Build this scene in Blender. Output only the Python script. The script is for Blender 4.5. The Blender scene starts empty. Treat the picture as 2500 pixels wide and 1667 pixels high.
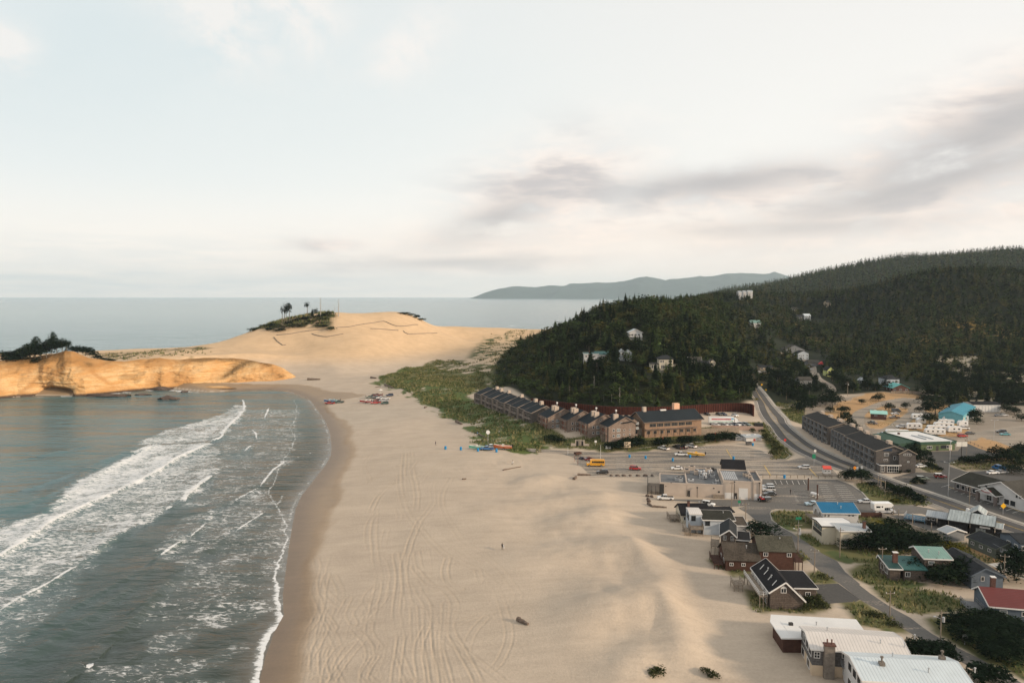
import bpy, math, random
import numpy as np
from mathutils import Vector, Matrix
random.seed(7)
RNG = np.random.default_rng(11)
scn = bpy.context.scene
COL = scn.collection
# ------------------------------------------------------------------ camera and survey helper
FPX, CH, HZ = 1800.0, 75.0, 722.0            # focal length in photo pixels, eye height, horizon row
TH = math.atan((833.5 - HZ) / FPX)
CT, ST = math.cos(TH), math.sin(TH)
def ray(u, v):
    a, b = (u - 1250.0) / FPX, -(v - 833.5) / FPX
    return a, CT + b * ST, -ST + b * CT
def at(u, v, z=None, Y=None):
    """world point seen at photo pixel (u, v): on level z, or at forward distance Y, or on the terrain"""
    dx, dy, dz = ray(u, v)
    if Y is not None:
        t = Y / dy
        return np.array([dx * t, Y, CH + dz * t])
    if z is not None:
        t = (z - CH) / dz
        return np.array([dx * t, dy * t, z])
    t = np.geomspace(60, 6000, 700)
    g = height(dx * t, dy * t)
    below = (CH + dz * t) < g
    i = int(np.argmax(below)) if below.any() else len(t) - 1
    lo, hi = t[max(i - 1, 0)], t[i]
    tt = np.linspace(lo, hi, 24)
    gg = height(dx * tt, dy * tt)
    k = int(np.argmax((CH + dz * tt) < gg)) if ((CH + dz * tt) < gg).any() else 23
    t = tt[k]
    return np.array([dx * t, dy * t, gg[k]])
def zoomer(u0, v0, s):
    return lambda x, y: (u0 + x / s, v0 + y / s)
ZA = zoomer(0, 700, 3.357); ZB = zoomer(600, 700, 3.357); ZC = zoomer(1150, 900, 3.92)
ZD = zoomer(1200, 700, 3.36); ZE = zoomer(1800, 600, 3.357); ZF = zoomer(1900, 900, 3.92)
ZG = zoomer(1500, 1050, 4.704); ZH = zoomer(1600, 1200, 4.704); ZI = zoomer(2000, 1100, 4.704)
ZJ = zoomer(1800, 1340, 3.36); ZK = zoomer(1300, 1000, 4.276); ZL = zoomer(700, 1100, 2.765)
ZM = zoomer(0, 1000, 2.351); ZN = zoomer(2100, 950, 5.8725); ZO = zoomer(780, 940, 10.69)
ZP = zoomer(1090, 1030, 10.69); ZQ = zoomer(1700, 980, 9.046); ZR = zoomer(1840, 760, 5.88)
def pts(Z, l, z=0.0):
    return np.array([at(*Z(*p), z=z)[:2] for p in l])
# ------------------------------------------------------------------ numpy noise
def _hash(ix, iy, seed):
    n = (ix.astype(np.int64) * 374761393 + iy.astype(np.int64) * 668265263 + seed * 982451653) & 0x7fffffff
    n = ((n ^ (n >> 13)) * 1274126177) & 0x7fffffff
    n = (n ^ (n >> 16)) & 0x7fffffff
    return n / float(0x7fffffff)
def vnoise(x, y, seed=0):
    ix, iy = np.floor(x), np.floor(y)
    fx, fy = x - ix, y - iy
    fx, fy = fx * fx * (3 - 2 * fx), fy * fy * (3 - 2 * fy)
    a, b = _hash(ix, iy, seed), _hash(ix + 1, iy, seed)
    c, d = _hash(ix, iy + 1, seed), _hash(ix + 1, iy + 1, seed)
    return (a + (b - a) * fx) * (1 - fy) + (c + (d - c) * fx) * fy
def fbm(x, y, scale, octs=4, seed=0, gain=.5):
    s, a, t = 0.0, 1.0, 0.0
    x, y = x / scale, y / scale
    for o in range(octs):
        s = s + a * (vnoise(x, y, seed + o) - .5); t += a
        x, y, a = x * 2.03 + 17.1, y * 2.03 - 9.3, a * gain
    return s / t * 2
def sstep(a, b, x):
    t = np.clip((x - a) / (b - a), 0, 1)
    return t * t * (3 - 2 * t)
def seg_dist(x, y, P, closed=False):
    """unsigned distance to a polyline, with the index of the nearest segment and the arc position"""
    P = np.asarray(P, float)
    n = len(P) if closed else len(P) - 1
    best = np.full(np.shape(x), 1e9); idx = np.zeros(np.shape(x), int); side = np.zeros(np.shape(x))
    for i in range(n):
        a, b = P[i], P[(i + 1) % len(P)]
        d = b - a; L2 = max(d @ d, 1e-9)
        t = np.clip(((x - a[0]) * d[0] + (y - a[1]) * d[1]) / L2, 0, 1)
        ex, ey = x - a[0] - t * d[0], y - a[1] - t * d[1]
        r = np.hypot(ex, ey); m = r < best
        best = np.where(m, r, best); idx = np.where(m, i, idx)
        side = np.where(m, np.sign(d[0] * ey - d[1] * ex), side)
    return best, idx, side
def inside(x, y, P):
    P = np.asarray(P, float); c = np.zeros(np.shape(x), bool)
    j = len(P) - 1
    for i in range(len(P)):
        xi, yi, xj, yj = P[i][0], P[i][1], P[j][0], P[j][1]
        if yi != yj:
            c ^= ((yi > y) != (yj > y)) & (x < (xj - xi) * (y - yi) / (yj - yi) + xi)
        j = i
    return c
def soft_poly(x, y, P, edge):
    """1 inside the polygon falling to 0 over `edge` metres outside"""
    P = np.asarray(P)
    m = (x > P[:, 0].min() - edge) & (x < P[:, 0].max() + edge) & (y > P[:, 1].min() - edge) & (y < P[:, 1].max() + edge)
    out = np.zeros(np.shape(x))
    if m.any():
        xs, ys = x[m], y[m]
        d, _, _ = seg_dist(xs, ys, P, True)
        out[m] = np.where(inside(xs, ys, P), 1.0, 1 - sstep(0, edge, d))
    return out
def smooth_line(P, n=4):
    P = np.asarray(P, float)
    Q = np.vstack([2 * P[0] - P[1], P, 2 * P[-1] - P[-2]]); out = []
    for i in range(1, len(Q) - 2):
        for k in range(n):
            t = k / n
            out.append(.5 * (2 * Q[i] + (Q[i + 1] - Q[i - 1]) * t + (2 * Q[i - 1] - 5 * Q[i] + 4 * Q[i + 1] - Q[i + 2]) * t * t
                             + (3 * Q[i] - Q[i - 1] - 3 * Q[i + 1] + Q[i + 2]) * t ** 3))
    out.append(P[-1]); return np.array(out)
# ------------------------------------------------------------------ coast
near_shore = [at(u, v, z=0)[:2] for u, v in [
    (632, 1667), (648, 1600), (668, 1545), (692, 1500), (690, 1450), (696, 1400), (704, 1340), (712, 1290), (722, 1240), (736, 1210),
    (757, 1183), (775, 1160), (797, 1132), (808, 1111), (809, 1085), (805, 1057), (794, 1028), (779, 1004), (766, 986), (755, 974),
    (728, 962), (698, 953), (660, 949), (600, 951), (560, 955), (506, 957), (417, 948), (328, 953), (208, 965), (89, 965), (0, 971)]]
# camera side, round the cape, and on along the north beach
LAND = np.array([(900, -400), (-30, -400), (-40, 40)] + [tuple(p) for p in near_shore] +
    [(-480, 545), (-700, 570), (-760, 660), (-640, 730), (-540, 720), (-470, 740), (-430, 800), (-400, 880), (-340, 980),
     (-170, 1060), (-60, 1180), (70, 1330), (190, 1600), (300, 1900), (480, 2500), (760, 3400), (1200, 4600), (6000, 5200), (6000, -400)])
N_BEACH = 3 + 24            # vertices up to here border a gentle beach
ROCKY = set(range(N_BEACH, N_BEACH + 19))
def coast(x, y):
    d, i, _ = seg_dist(x, y, LAND, True)
    return np.where(inside(x, y, LAND), d, -d), np.isin(i, list(ROCKY))
def coast2(x, y):
    """signed distance, distance to the gentle shores, distance to the rocky shores"""
    rl = LAND[N_BEACH:N_BEACH + 19]
    dr, _, _ = seg_dist(x, y, rl); db = np.minimum(seg_dist(x, y, LAND[:N_BEACH + 1])[0], seg_dist(x, y, LAND[N_BEACH + 18:-3])[0])
    return np.where(inside(x, y, LAND), 1.0, -1.0) * np.minimum(dr, db), db, dr
VZ = 4.5
cps = []
def CZ(z, *l):
    for u, v in l: cps.append(at(u, v, z=z))
def CY(*l):
    for u, v, Y in l: cps.append(at(u, v, Y=Y))
def CW(*l):
    for p in l: cps.append(np.array(p, float))
CZ(VZ, (800, 1667), (1100, 1667), (1400, 1667), (1700, 1667), (2000, 1667), (2500, 1667), (900, 1400), (1200, 1400), (1500, 1400),
   (1800, 1400), (2100, 1400), (2500, 1400), (2300, 1300), (900, 1200), (1150, 1200), (1400, 1200), (1650, 1200), (1900, 1200), (2200, 1220),
   (2480, 1250), (950, 1100), (1200, 1110), (1400, 1125), (1600, 1120), (1850, 1110), (2050, 1100), (2300, 1110), (2500, 1100),
   (920, 1000), (1000, 990), (1060, 1010), (1130, 1050), (860, 960), (2100, 1030), (2300, 1010), (2500, 1010), (2200, 985), (2400, 980))
CZ(4.0, (700, 935), (780, 932), (880, 934), (640, 940))
CW((-60, 0, 4), (0, 60, 4.5), (150, 40, 4.5), (300, 0, 5), (500, 100, 6), (0, -200, 4), (400, -200, 6), (900, 0, 10), (1500, 0, 60), (400, 300, 8))
# foredune and the terrace under the inn
CZ(4.2, (963, 947), (1026, 967), (1089, 1003), (1130, 1030), (1166, 1053), (1208, 1083), (1249, 1095))
CZ(8.5, (1040, 940), (1100, 960), (1150, 985), (1200, 1010), (1260, 1035))
CZ(8.8, (1340, 1050), (1488, 1068), (1600, 1060), (1700, 1052), (1297, 1020), (1160, 975), (1790, 1040))
CZ(9.0, (1400, 1030), (1512, 1020), (1700, 1015), (1800, 1010), (1240, 985))
CZ(4.6, (1380, 1092), (1500, 1100), (1620, 1092), (1740, 1080), (1820, 1090))
CZ(8.0, (960, 912), (1020, 915)); CZ(13, (1080, 880), (1180, 900)); CZ(20, (1240, 850))
# big dune
CY((600, 821, 800), (660, 790, 800), (719, 776, 790), (808, 764, 790), (898, 771, 800), (978, 765, 815), (1047, 789, 860), (1106, 795, 900),
   (1196, 801, 950), (1300, 812, 1010), (1380, 812, 1100))
CZ(4.5, (760, 927), (850, 930), (930, 915)); CZ(26, (800, 846), (900, 846)); CZ(22, (700, 855), (1000, 850)); CZ(24, (1150, 838)); CZ(28, (1100, 820))
CY((650, 860, 690), (560, 858, 700), (600, 880, 640), (520, 864, 690), (460, 858, 690), (400, 868, 650), (300, 880, 640), (0, 870, 660))
CW((-330, 1000, 12), (-100, 930, 28), (0, 1060, 14), (60, 1200, 8), (-260, 860, 25), (-500, 620, 22), (-650, 640, 25))
# forested hill in the middle
CZ(9.2, (1303, 985), (1400, 1000), (1512, 1012), (1650, 1008), (1795, 998))
CZ(8.2, (1866, 1042)); CZ(6.8, (1892, 1062)); CZ(5.5, (1925, 1085)); CZ(9.6, (1850, 985)); CZ(11.5, (1838, 946)); CZ(14.5, (1826, 915)); CZ(9, (1880, 1000))
CY((1209, 946, 560), (1304, 886, 600), (1367, 846, 630), (1405, 818, 650), (1447, 787, 660), (1483, 768, 670), (1527, 757, 680), (1593, 750, 690),
   (1646, 754, 760), (1720, 744, 900), (1795, 731, 1150), (1850, 725, 1300))
CZ(16, (1400, 962), (1512, 978), (1650, 968), (1780, 965)); CY((1445, 880, 530), (1560, 905, 500), (1550, 820, 600), (1700, 905, 520), (1700, 830, 640), (1440, 930, 480), (1780, 900, 570), (1780, 820, 750))
CW((60, 760, 30), (130, 850, 38), (200, 1100, 45), (300, 1400, 50), (120, 1150, 20), (250, 1600, 14))
# road rising past it and the slope with houses
CZ(5.2, (1990, 1050)); CY((1860, 900, 720), (1900, 865, 780), (1960, 850, 850), (1975, 778, 1200), (1880, 800, 1000), (2050, 800, 1050))
CZ(6, (2000, 960), (2130, 955), (2230, 945)); CZ(9, (2050, 915), (2200, 905), (2330, 915), (2470, 930)); CZ(14, (2100, 875), (2300, 880), (2480, 895))
CY((1999, 729, 1380), (2098, 722, 1300), (2157, 704, 1220), (2211, 688, 1160), (2321, 672, 1100), (2411, 675, 1060), (2500, 688, 1020),
   (2800, 690, 980), (3200, 680, 900), (2300, 780, 930), (2450, 790, 900), (2150, 790, 970), (2700, 800, 800))
CY((1860, 715, 2600), (1949, 687, 2600), (2068, 659, 2500), (2217, 632, 2400), (2306, 630, 2400), (2396, 621, 2300), (2500, 613, 2300),
   (2900, 600, 2200), (3500, 600, 2000), (2100, 732, 1750), (2300, 705, 1650), (2500, 700, 1500), (1800, 735, 2000))
CW((290, 1760, 6), (420, 2150, 8), (580, 2600, 14), (800, 3200, 12), (1150, 4200, 6), (700, 2500, 75))
CW((600, 3600, 20), (1500, 3600, 140), (2500, 3800, 200), (1200, 5000, 20), (4000, 3000, 250), (5500, 1000, 200), (5500, 4500, 200), (3000, -300, 120), (5800, -300, 150))
CP = np.array(cps); RC = 28.0
def _solve():
    P = CP[:, :2]
    K = np.sqrt(((P[:, None] - P[None]) ** 2).sum(-1) + RC * RC) / 1000.0
    n = len(P); A = np.zeros((n + 1, n + 1)); A[:n, :n] = K - np.eye(n) * 0.0008; A[:n, n] = A[n, :n] = 1
    return np.linalg.solve(A, np.append(CP[:, 2], 0))
RW = _solve()
def macro(x, y):
    x = np.atleast_1d(np.asarray(x, float)); s = x.shape; xf = x.ravel(); yf = np.atleast_1d(np.asarray(y, float)).ravel()
    out = np.empty(len(xf))
    for i in range(0, len(xf), 20000):
        X, Yy = xf[i:i + 20000, None], yf[i:i + 20000, None]
        out[i:i + 20000] = (np.sqrt((X - CP[None, :, 0]) ** 2 + (Yy - CP[None, :, 1]) ** 2 + RC * RC) / 1000.0) @ RW[:-1] + RW[-1]
    return out.reshape(s)
FLAT = np.array([at(u, v, z=VZ)[:2] for u, v in [(1330, 1100), (1500, 1108), (1680, 1100), (1830, 1104), (1900, 1116), (1965, 1108), (2015, 1070), (2060, 1020), (2140, 990), (2300, 975), (2520, 985),
    (2700, 1100), (2700, 1667), (1850, 1667), (1720, 1400), (1600, 1280), (1560, 1200), (1420, 1170), (1380, 1130)]])
# soft sand swells on the upper beach: (crest polyline in photo pixels, height, width)
SWELLS = [([(1330, 1560), (1385, 1520), (1470, 1500), (1600, 1490), (1700, 1520)], 2.4, 7), ([(1400, 1470), (1455, 1440), (1520, 1450), (1600, 1440)], 1.0, 6),
          ([(1180, 1390), (1300, 1360), (1480, 1340), (1640, 1350)], .9, 8), ([(1500, 1640), (1600, 1600), (1760, 1600)], 1.3, 7),
          ([(1400, 1275), (1520, 1255), (1640, 1290), (1700, 1380)], 1.0, 8), ([(1180, 1235), (1290, 1232), (1420, 1220), (1500, 1215)], .8, 6),
          ([(1290, 1180), (1380, 1170), (1470, 1185)], .9, 6), ([(1560, 1340), (1640, 1390), (1700, 1440), (1790, 1480)], 1.0, 6), ([(1060, 1430), (1100, 1425), (1160, 1440)], .7, 3.5)]
SWELLS = [(smooth_line([at(*p, z=VZ)[:2] for p in l]), a, w) for l, a, w in SWELLS]
def height(x, y, detail=True):
    x = np.atleast_1d(np.asarray(x, float)); y = np.atleast_1d(np.asarray(y, float))
    d, db, dr = coast2(x, y); rk = dr < db
    m = macro(x, y)
    f = soft_poly(x, y, FLAT, 14.0)
    far = sstep(9, 25, m)
    m = m + far * 2.2 * fbm(x, y, 70, 4, 3) + far * sstep(900, 1600, y) * 14 * fbm(x, y, 320, 4, 5)
    up = sstep(44, 84, d + 10 * fbm(x, y, 30, 3, 8)) * (y < 330) * (1 - f)
    for l, a, w in SWELLS:
        r, _, s = seg_dist(x, y, l)
        m = m + 1.7 * a * up * np.exp(-(r / (w * 1.15)) ** 2)
    m = m + up * (.9 * fbm(x, y * .6, 14, 3, 9) + .07 * fbm(x, y, 2.2, 2, 12))
    m = m * (1 - f) + VZ * f
    h = .35
    m = -np.log(np.exp(-m / h * .5) + np.exp(-(.08 * db + 7.0 * np.log1p(np.exp(np.clip((db - 78) / 8, -20, 20))) + .9 * np.maximum(db - 238, 0)) / h * .5)) * h / .5
    z = np.where(np.isfinite(m), m, .08 * db)
    z = np.minimum(z, .42 * dr + .5)
    return np.where(d > 0, np.maximum(z, .02 * np.minimum(d, 4)), np.maximum(d * np.where(rk, .3, .03), -7) - .02)
def zat(x, y):
    return float(height(np.array([x]), np.array([y]))[0])
# ------------------------------------------------------------------ object helpers
def mesh_np(name, V, Fq=None, Ft=None, mats=(), smooth=False, mat_idx=None):
    V = np.asarray(V, np.float32); me = bpy.data.meshes.new(name)
    nq = 0 if Fq is None else len(Fq); nt = 0 if Ft is None else len(Ft)
    me.vertices.add(len(V)); me.vertices.foreach_set('co', V.ravel())
    idx = np.concatenate([np.asarray(Fq, np.int32).ravel() if nq else np.zeros(0, np.int32), np.asarray(Ft, np.int32).ravel() if nt else np.zeros(0, np.int32)])
    me.loops.add(len(idx)); me.loops.foreach_set('vertex_index', idx)
    me.polygons.add(nq + nt)
    me.polygons.foreach_set('loop_start', np.concatenate([np.arange(nq) * 4, nq * 4 + np.arange(nt) * 3]).astype(np.int32))
    if mat_idx is not None: me.polygons.foreach_set('material_index', np.asarray(mat_idx, np.int32))
    me.polygons.foreach_set('use_smooth', np.full(nq + nt, smooth))
    me.update(calc_edges=True)
    for m in mats: me.materials.append(m)
    return me
def link(name, me, parent=None, **props):
    o = bpy.data.objects.new(name, me); COL.objects.link(o)
    if parent is not None: o.parent = parent
    for k, v in props.items():
        if v is not None: o[k] = v
    return o
def grid_faces(nr, nc):
    i = np.arange((nr - 1) * (nc - 1)); r, c = i // (nc - 1), i % (nc - 1)
    a = r * nc + c
    return np.stack([a, a + 1, a + nc + 1, a + nc], 1)
def set_col(me, name, arr):
    a = me.color_attributes.new(name, 'FLOAT_COLOR', 'POINT')
    if arr.shape[1] == 3: arr = np.hstack([arr, np.ones((len(arr), 1))])
    a.data.foreach_set('color', arr.astype(np.float32).ravel())
def set_f(me, name, arr):
    a = me.attributes.new(name, 'FLOAT', 'POINT'); a.data.foreach_set('value', np.asarray(arr, np.float32))
# ------------------------------------------------------------------ materials
class NT:
    def __init__(s, m):
        m.use_nodes = True; s.t = m.node_tree; s.n = s.t.nodes; s.l = s.t.links
        s.b = s.n.get('Principled BSDF')
    def add(s, t, **kw):
        nd = s.n.new(t)
        for k, v in kw.items():
            if k in nd.inputs.keys(): nd.inputs[k].default_value = v
            else: setattr(nd, k, v)
        return nd
    def link(s, a, b): s.l.new(a, b)
def noise_node(N, scale, detail=4, rough=.55, vec=None, dist=0):
    nd = N.add('ShaderNodeTexNoise'); nd.inputs['Scale'].default_value = scale; nd.inputs['Detail'].default_value = detail
    nd.inputs['Roughness'].default_value = rough; nd.inputs['Distortion'].default_value = dist
    if vec is not None: N.link(vec, nd.inputs['Vector'])
    return nd
def maprange(N, val, a, b, c, d, smooth=False):
    m = N.add('ShaderNodeMapRange')
    if smooth: m.interpolation_type = 'SMOOTHSTEP'
    for i, x in enumerate((a, b, c, d)): m.inputs[1 + i].default_value = x
    N.link(val, m.inputs[0]); return m.outputs[0]
def math_node(N, op, a, b=None):
    m = N.add('ShaderNodeMath'); m.operation = op
    for i, x in enumerate((a, b)):
        if x is None: continue
        if isinstance(x, (int, float)): m.inputs[i].default_value = x
        else: N.link(x, m.inputs[i])
    return m.outputs[0]
def mixc(N, f, a, b, mode='MIX'):
    m = N.add('ShaderNodeMix'); m.data_type = 'RGBA'; m.blend_type = mode
    if isinstance(f, (int, float)): m.inputs[0].default_value = f
    else: N.link(f, m.inputs[0])
    for i, x in ((6, a), (7, b)):
        if isinstance(x, tuple): m.inputs[i].default_value = (*x[:3], 1)
        else: N.link(x, m.inputs[i])
    return m.outputs[2]
MATS = {}
def mat(name, col, rough=.7, var=.25, scale=1.5, metal=0.0, spec=.15, bump=0.0, stripes=None, coat=0, rnd=0.0, scale3=None):
    """weathered surface: base colour broken by two noises; optional raised stripes (axis, period, depth)"""
    if name in MATS: return MATS[name]
    m = bpy.data.materials.new(name); N = NT(m); b = N.b
    tc = N.add('ShaderNodeTexCoord')
    vec = tc.outputs['Object']
    if scale3:
        mp = N.add('ShaderNodeMapping'); mp.inputs['Scale'].default_value = scale3; N.link(vec, mp.inputs[0]); nvec = mp.outputs[0]
    else: nvec = vec
    n1 = noise_node(N, scale, 5, .6, nvec); n2 = noise_node(N, scale * .13, 3, .6, nvec)
    f = math_node(N, 'ADD', math_node(N, 'MULTIPLY', n1.outputs[0], .6), math_node(N, 'MULTIPLY', n2.outputs[0], .4))
    f = maprange(N, f, .36, .64, 1 - var, 1 + var)
    if rnd:
        oi = N.add('ShaderNodeObjectInfo'); f = math_node(N, 'MULTIPLY', f, maprange(N, oi.outputs['Random'], 0, 1, 1 - rnd, 1 + rnd))
    h = None
    if stripes:
        ax, per, dep = stripes
        sx = N.add('ShaderNodeSeparateXYZ'); N.link(vec, sx.inputs[0])
        s = math_node(N, 'MODULO', math_node(N, 'ADD', math_node(N, 'DIVIDE', sx.outputs[ax], per), 1000.0), 1.0)
        h = maprange(N, math_node(N, 'ABSOLUTE', math_node(N, 'SUBTRACT', s, .5)), .36, .48, 1, 0)
        f = math_node(N, 'MULTIPLY', f, maprange(N, h, 0, 1, 1 - dep, 1))
    c = mixc(N, 1.0, tuple(col), (1, 1, 1), 'MULTIPLY')
    cc = N.add('ShaderNodeCombineColor'); [N.link(f, cc.inputs[i]) for i in range(3)]
    c = mixc(N, 1.0, tuple(col), cc.outputs[0], 'MULTIPLY')
    N.link(c, b.inputs['Base Color']); b.inputs['Roughness'].default_value = rough; b.inputs['Metallic'].default_value = metal
    b.inputs['Specular IOR Level'].default_value = spec
    if coat: b.inputs['Coat Weight'].default_value = coat; b.inputs['Coat Roughness'].default_value = .08
    if bump or h:
        bp = N.add('ShaderNodeBump'); bp.inputs['Strength'].default_value = .6; bp.inputs['Distance'].default_value = bump or .04
        N.link(h if h is not None else n1.outputs[0], bp.inputs['Height']); N.link(bp.outputs[0], b.inputs['Normal'])
    MATS[name] = m; return m
# ------------------------------------------------------------------ terrain regions (photo outlines laid on the ground)
def R(Z, l, z=VZ): return pts(Z, l, z)
ident = lambda x, y: (x, y)
WETLINE = smooth_line([at(u, v, z=1.5)[:2] for u, v in [(735, 1900), (738, 1667), (745, 1560), (752, 1480), (758, 1400), (768, 1331), (790, 1290), (812, 1245), (835, 1180), (855, 1122), (868, 1072),
    (850, 1040), (830, 1015), (805, 998), (800, 985), (840, 975), (880, 970), (860, 962), (800, 955), (770, 945), (700, 938), (620, 938)]])
GRASS = {   # beach-grass areas: outline, base colour, tuft density
 'foredune': (R(ident, [(928, 929), (963, 947), (1026, 965), (1047, 977), (1089, 1001), (1130, 1028), (1166, 1051), (1208, 1081), (1249, 1093), (1320, 1092), (1322, 1075),
     (1300, 1050), (1290, 1040), (1230, 1022), (1180, 1000), (1150, 985), (1160, 950), (1190, 930), (1150, 925), (1060, 910), (990, 905), (945, 915)], 6), (.075, .105, .035), 1.0),
 'inland dune': (R(ident, [(935, 912), (960, 905), (1010, 893), (1060, 882), (1130, 885), (1150, 893), (1230, 905), (1200, 930), (1150, 925), (1060, 915), (990, 905)], 12), (.10, .10, .045), .7),
}
PATCHY = R(ident, [(1120, 905), (1160, 870), (1200, 842), (1290, 838), (1330, 870), (1310, 900), (1250, 930), (1200, 945)], 16)
GREENS = {
 'bank_a': R(ZI, [(460, 400), (560, 370), (640, 400), (720, 480), (900, 480), (1050, 500), (1170, 520), (1270, 600), (1200, 615), (620, 610), (520, 520)]),
 'triangle': R(ZH, [(1350, 250), (1420, 225), (1760, 240), (1860, 300), (1930, 370), (1900, 420), (1600, 420), (1450, 400), (1370, 320)]),
 'verge_b': R(ZH, [(1680, 480), (1800, 500), (2000, 560), (2352, 600), (2352, 760), (2100, 770), (1980, 740), (1850, 660), (1750, 580)]),
 'verge_c': R(ZI, [(0, 960), (100, 1030), (300, 1060), (500, 1150), (740, 1230), (740, 1290), (500, 1270), (300, 1250), (120, 1190), (0, 1100)]),
 'yard': R(ZI, [(480, 770), (740, 740), (1000, 890), (1350, 1010), (1450, 1050), (1500, 1120), (1500, 1200), (1160, 1160), (740, 1200), (450, 1130), (450, 1050), (600, 930)]),
 'lawn': R(ZI, [(1450, 1050), (1650, 1060), (1800, 1180), (2000, 1250), (2230, 1230), (2352, 1180), (2352, 1260), (1950, 1300), (1700, 1210), (1530, 1210)]),
 'front_d': R(ZI, [(400, 1400), (480, 1320), (700, 1300), (790, 1440), (1000, 1480), (1150, 1500), (1040, 1540), (600, 1540), (450, 1480)]),
 'verge_e': R(ZJ, [(1150, 340), (1200, 320), (1400, 330), (1600, 350), (1900, 440), (1850, 490), (1500, 520), (1350, 480), (1230, 420)]),
 'verge_f': R(ZJ, [(880, 450), (1010, 440), (1100, 520), (1250, 560), (1360, 650), (1340, 670), (1180, 640), (1010, 600), (1000, 570)]),
 'verge_g': R(ZH, [(1800, 950), (1950, 960), (2030, 1020), (1960, 1050), (1820, 1040)]),
 'house_a': R(ZH, [(1560, 690), (1650, 680), (1740, 780), (1700, 790), (1600, 740)]),
 'house_b': R(ZH, [(1080, 1170), (1160, 1330), (1300, 1370), (1700, 1400), (1880, 1370), (1960, 1290), (1850, 1190), (1680, 1180), (1660, 1350), (1260, 1340), (1200, 1250)]),
 'house_c': R(ZH, [(660, 800), (760, 880), (900, 940), (1060, 930), (1060, 880), (800, 890), (700, 760)]),
 'bank_h': R(ZQ, [(1150, 640), (1450, 620), (1600, 680), (1700, 850), (2000, 1090), (2080, 1170), (1900, 1266), (1640, 1266), (1760, 1180), (1500, 880), (1450, 760), (1300, 700)]),
 'roadside': R(ZQ, [(1700, 130), (2000, 120), (2352, 0), (2352, 560), (2100, 500), (1950, 380), (1880, 250), (1720, 140)]),
 'bush_bank': R(ZJ, [(1600, 600), (1760, 560), (2000, 540), (2352, 560), (2352, 1040), (2200, 960), (1900, 800), (1700, 700)]),
 'inn_bank': R(ZC, [(590, 560), (720, 625), (900, 690), (1120, 690), (1330, 690), (1670, 655), (2200, 625), (2352, 610), (2352, 690), (2200, 700), (1900, 720), (1640, 750), (1300, 765), (1180, 745), (950, 735), (740, 710), (640, 640)], 6),
 'isle': R(ZF, [(1260, 1100), (1330, 1060), (1400, 1080), (1390, 1105)]),
 'isle_b': R(ZF, [(1370, 940), (1440, 900), (1520, 930), (1560, 985), (1450, 990)]),
 'isle_c': R(ZF, [(1640, 900), (1800, 870), (2100, 880), (2352, 850), (2352, 900), (2100, 960), (1800, 970)]),
}
OCHRE = {
 'field_a': R(ZF, [(560, 340), (750, 290), (900, 250), (1100, 245), (1330, 250), (1440, 300), (1400, 330), (1330, 280), (1080, 290), (900, 340), (760, 400), (740, 470), (700, 500), (600, 480), (400, 470), (380, 440), (540, 400)]),
 'field_b': R(ZF, [(790, 400), (1000, 350), (1230, 380), (1200, 440), (1150, 480), (1100, 560), (900, 560), (850, 520), (1060, 490), (870, 480)]),
 'field_c': R(ZF, [(1780, 700), (1950, 660), (2070, 690), (2290, 780), (2200, 800), (2050, 790), (1900, 750)]),
 'field_d': R(ZF, [(1180, 520), (1500, 440), (1700, 500), (1800, 600), (1700, 640), (1200, 650), (1100, 600)]),
 'field_e': R(ZF, [(1400, 280), (1600, 300), (1700, 290), (1800, 330), (1560, 440), (1450, 420), (1380, 380)]),
 'field_f': R(ZF, [(1650, 860), (2100, 830), (2300, 810), (2352, 790), (2352, 860), (2100, 880), (1800, 890)]),
 'field_g': R(ZI, [(1700, 1080), (1900, 1220), (2352, 1200), (2352, 1240), (1950, 1290)]),
 'road_rise': R(ZR, [(0, 960), (200, 960), (250, 1010), (160, 1080), (60, 1060), (0, 1000)], 10),
}
SANDY = {
 'patch_a': R(ZE, [(1640, 950), (1800, 960), (1960, 970), (1950, 1010), (1880, 1100), (1780, 1020), (1660, 1000)], 10),
 'patch_b': R(ZE, [(1550, 1140), (1700, 1160), (1820, 1150), (2000, 1140), (1980, 1190), (1750, 1190), (1600, 1180)], 8),
 'patch_c': R(ZE, [(2180, 1080), (2352, 1100), (2352, 1130), (2200, 1110)], 8),
 'patch_d': R(ZE, [(1920, 1270), (2100, 1240), (2352, 1210), (2352, 1250), (2100, 1290), (1950, 1290)], 6),
}
FOREST = [np.array([at(u, v, z=z)[:2] for u, v, z in l]) for l in [
    [(1205, 948, 5), (1303, 986, 9), (1400, 1003, 9.2), (1512, 1014, 9.2), (1650, 1010, 9.2), (1795, 1000, 9.2), (1842, 1000, 8)] ]]
# the wooded hill: everything above its foot line; the wooded slope on the right likewise
FOOT1 = np.array([at(u, v, z=z)[:2] for u, v, z in [(1209, 944, 6), (1303, 978, 10), (1400, 995, 10.5), (1512, 1004, 11), (1650, 1000, 11), (1795, 990, 11), (1838, 985, 8), (1828, 950, 8), (1822, 915, 12)]])
WOOD1 = np.vstack([FOOT1, [(215, 700), (260, 900), (330, 1150), (390, 1450), (260, 1500), (160, 1150), (50, 880), (10, 740), (-12, 640)]])
WOOD2 = np.vstack([[tuple(at(u, v, z=z)[:2]) for u, v, z in [(1834, 905, 14), (1862, 950, 9), (1890, 990, 6), (1960, 985, 6), (2010, 960, 6), (2080, 955, 7), (2150, 950, 7), (2240, 955, 7), (2330, 985, 6), (2500, 982, 6), (2700, 1000, 6)]],
                   [(900, 380), (6000, 200), (6000, 5000), (1150, 4600), (760, 3300), (500, 2500), (320, 1600), (300, 1300), (255, 1020), (212, 800)]])
ASPH = {}   # filled by roads
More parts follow.
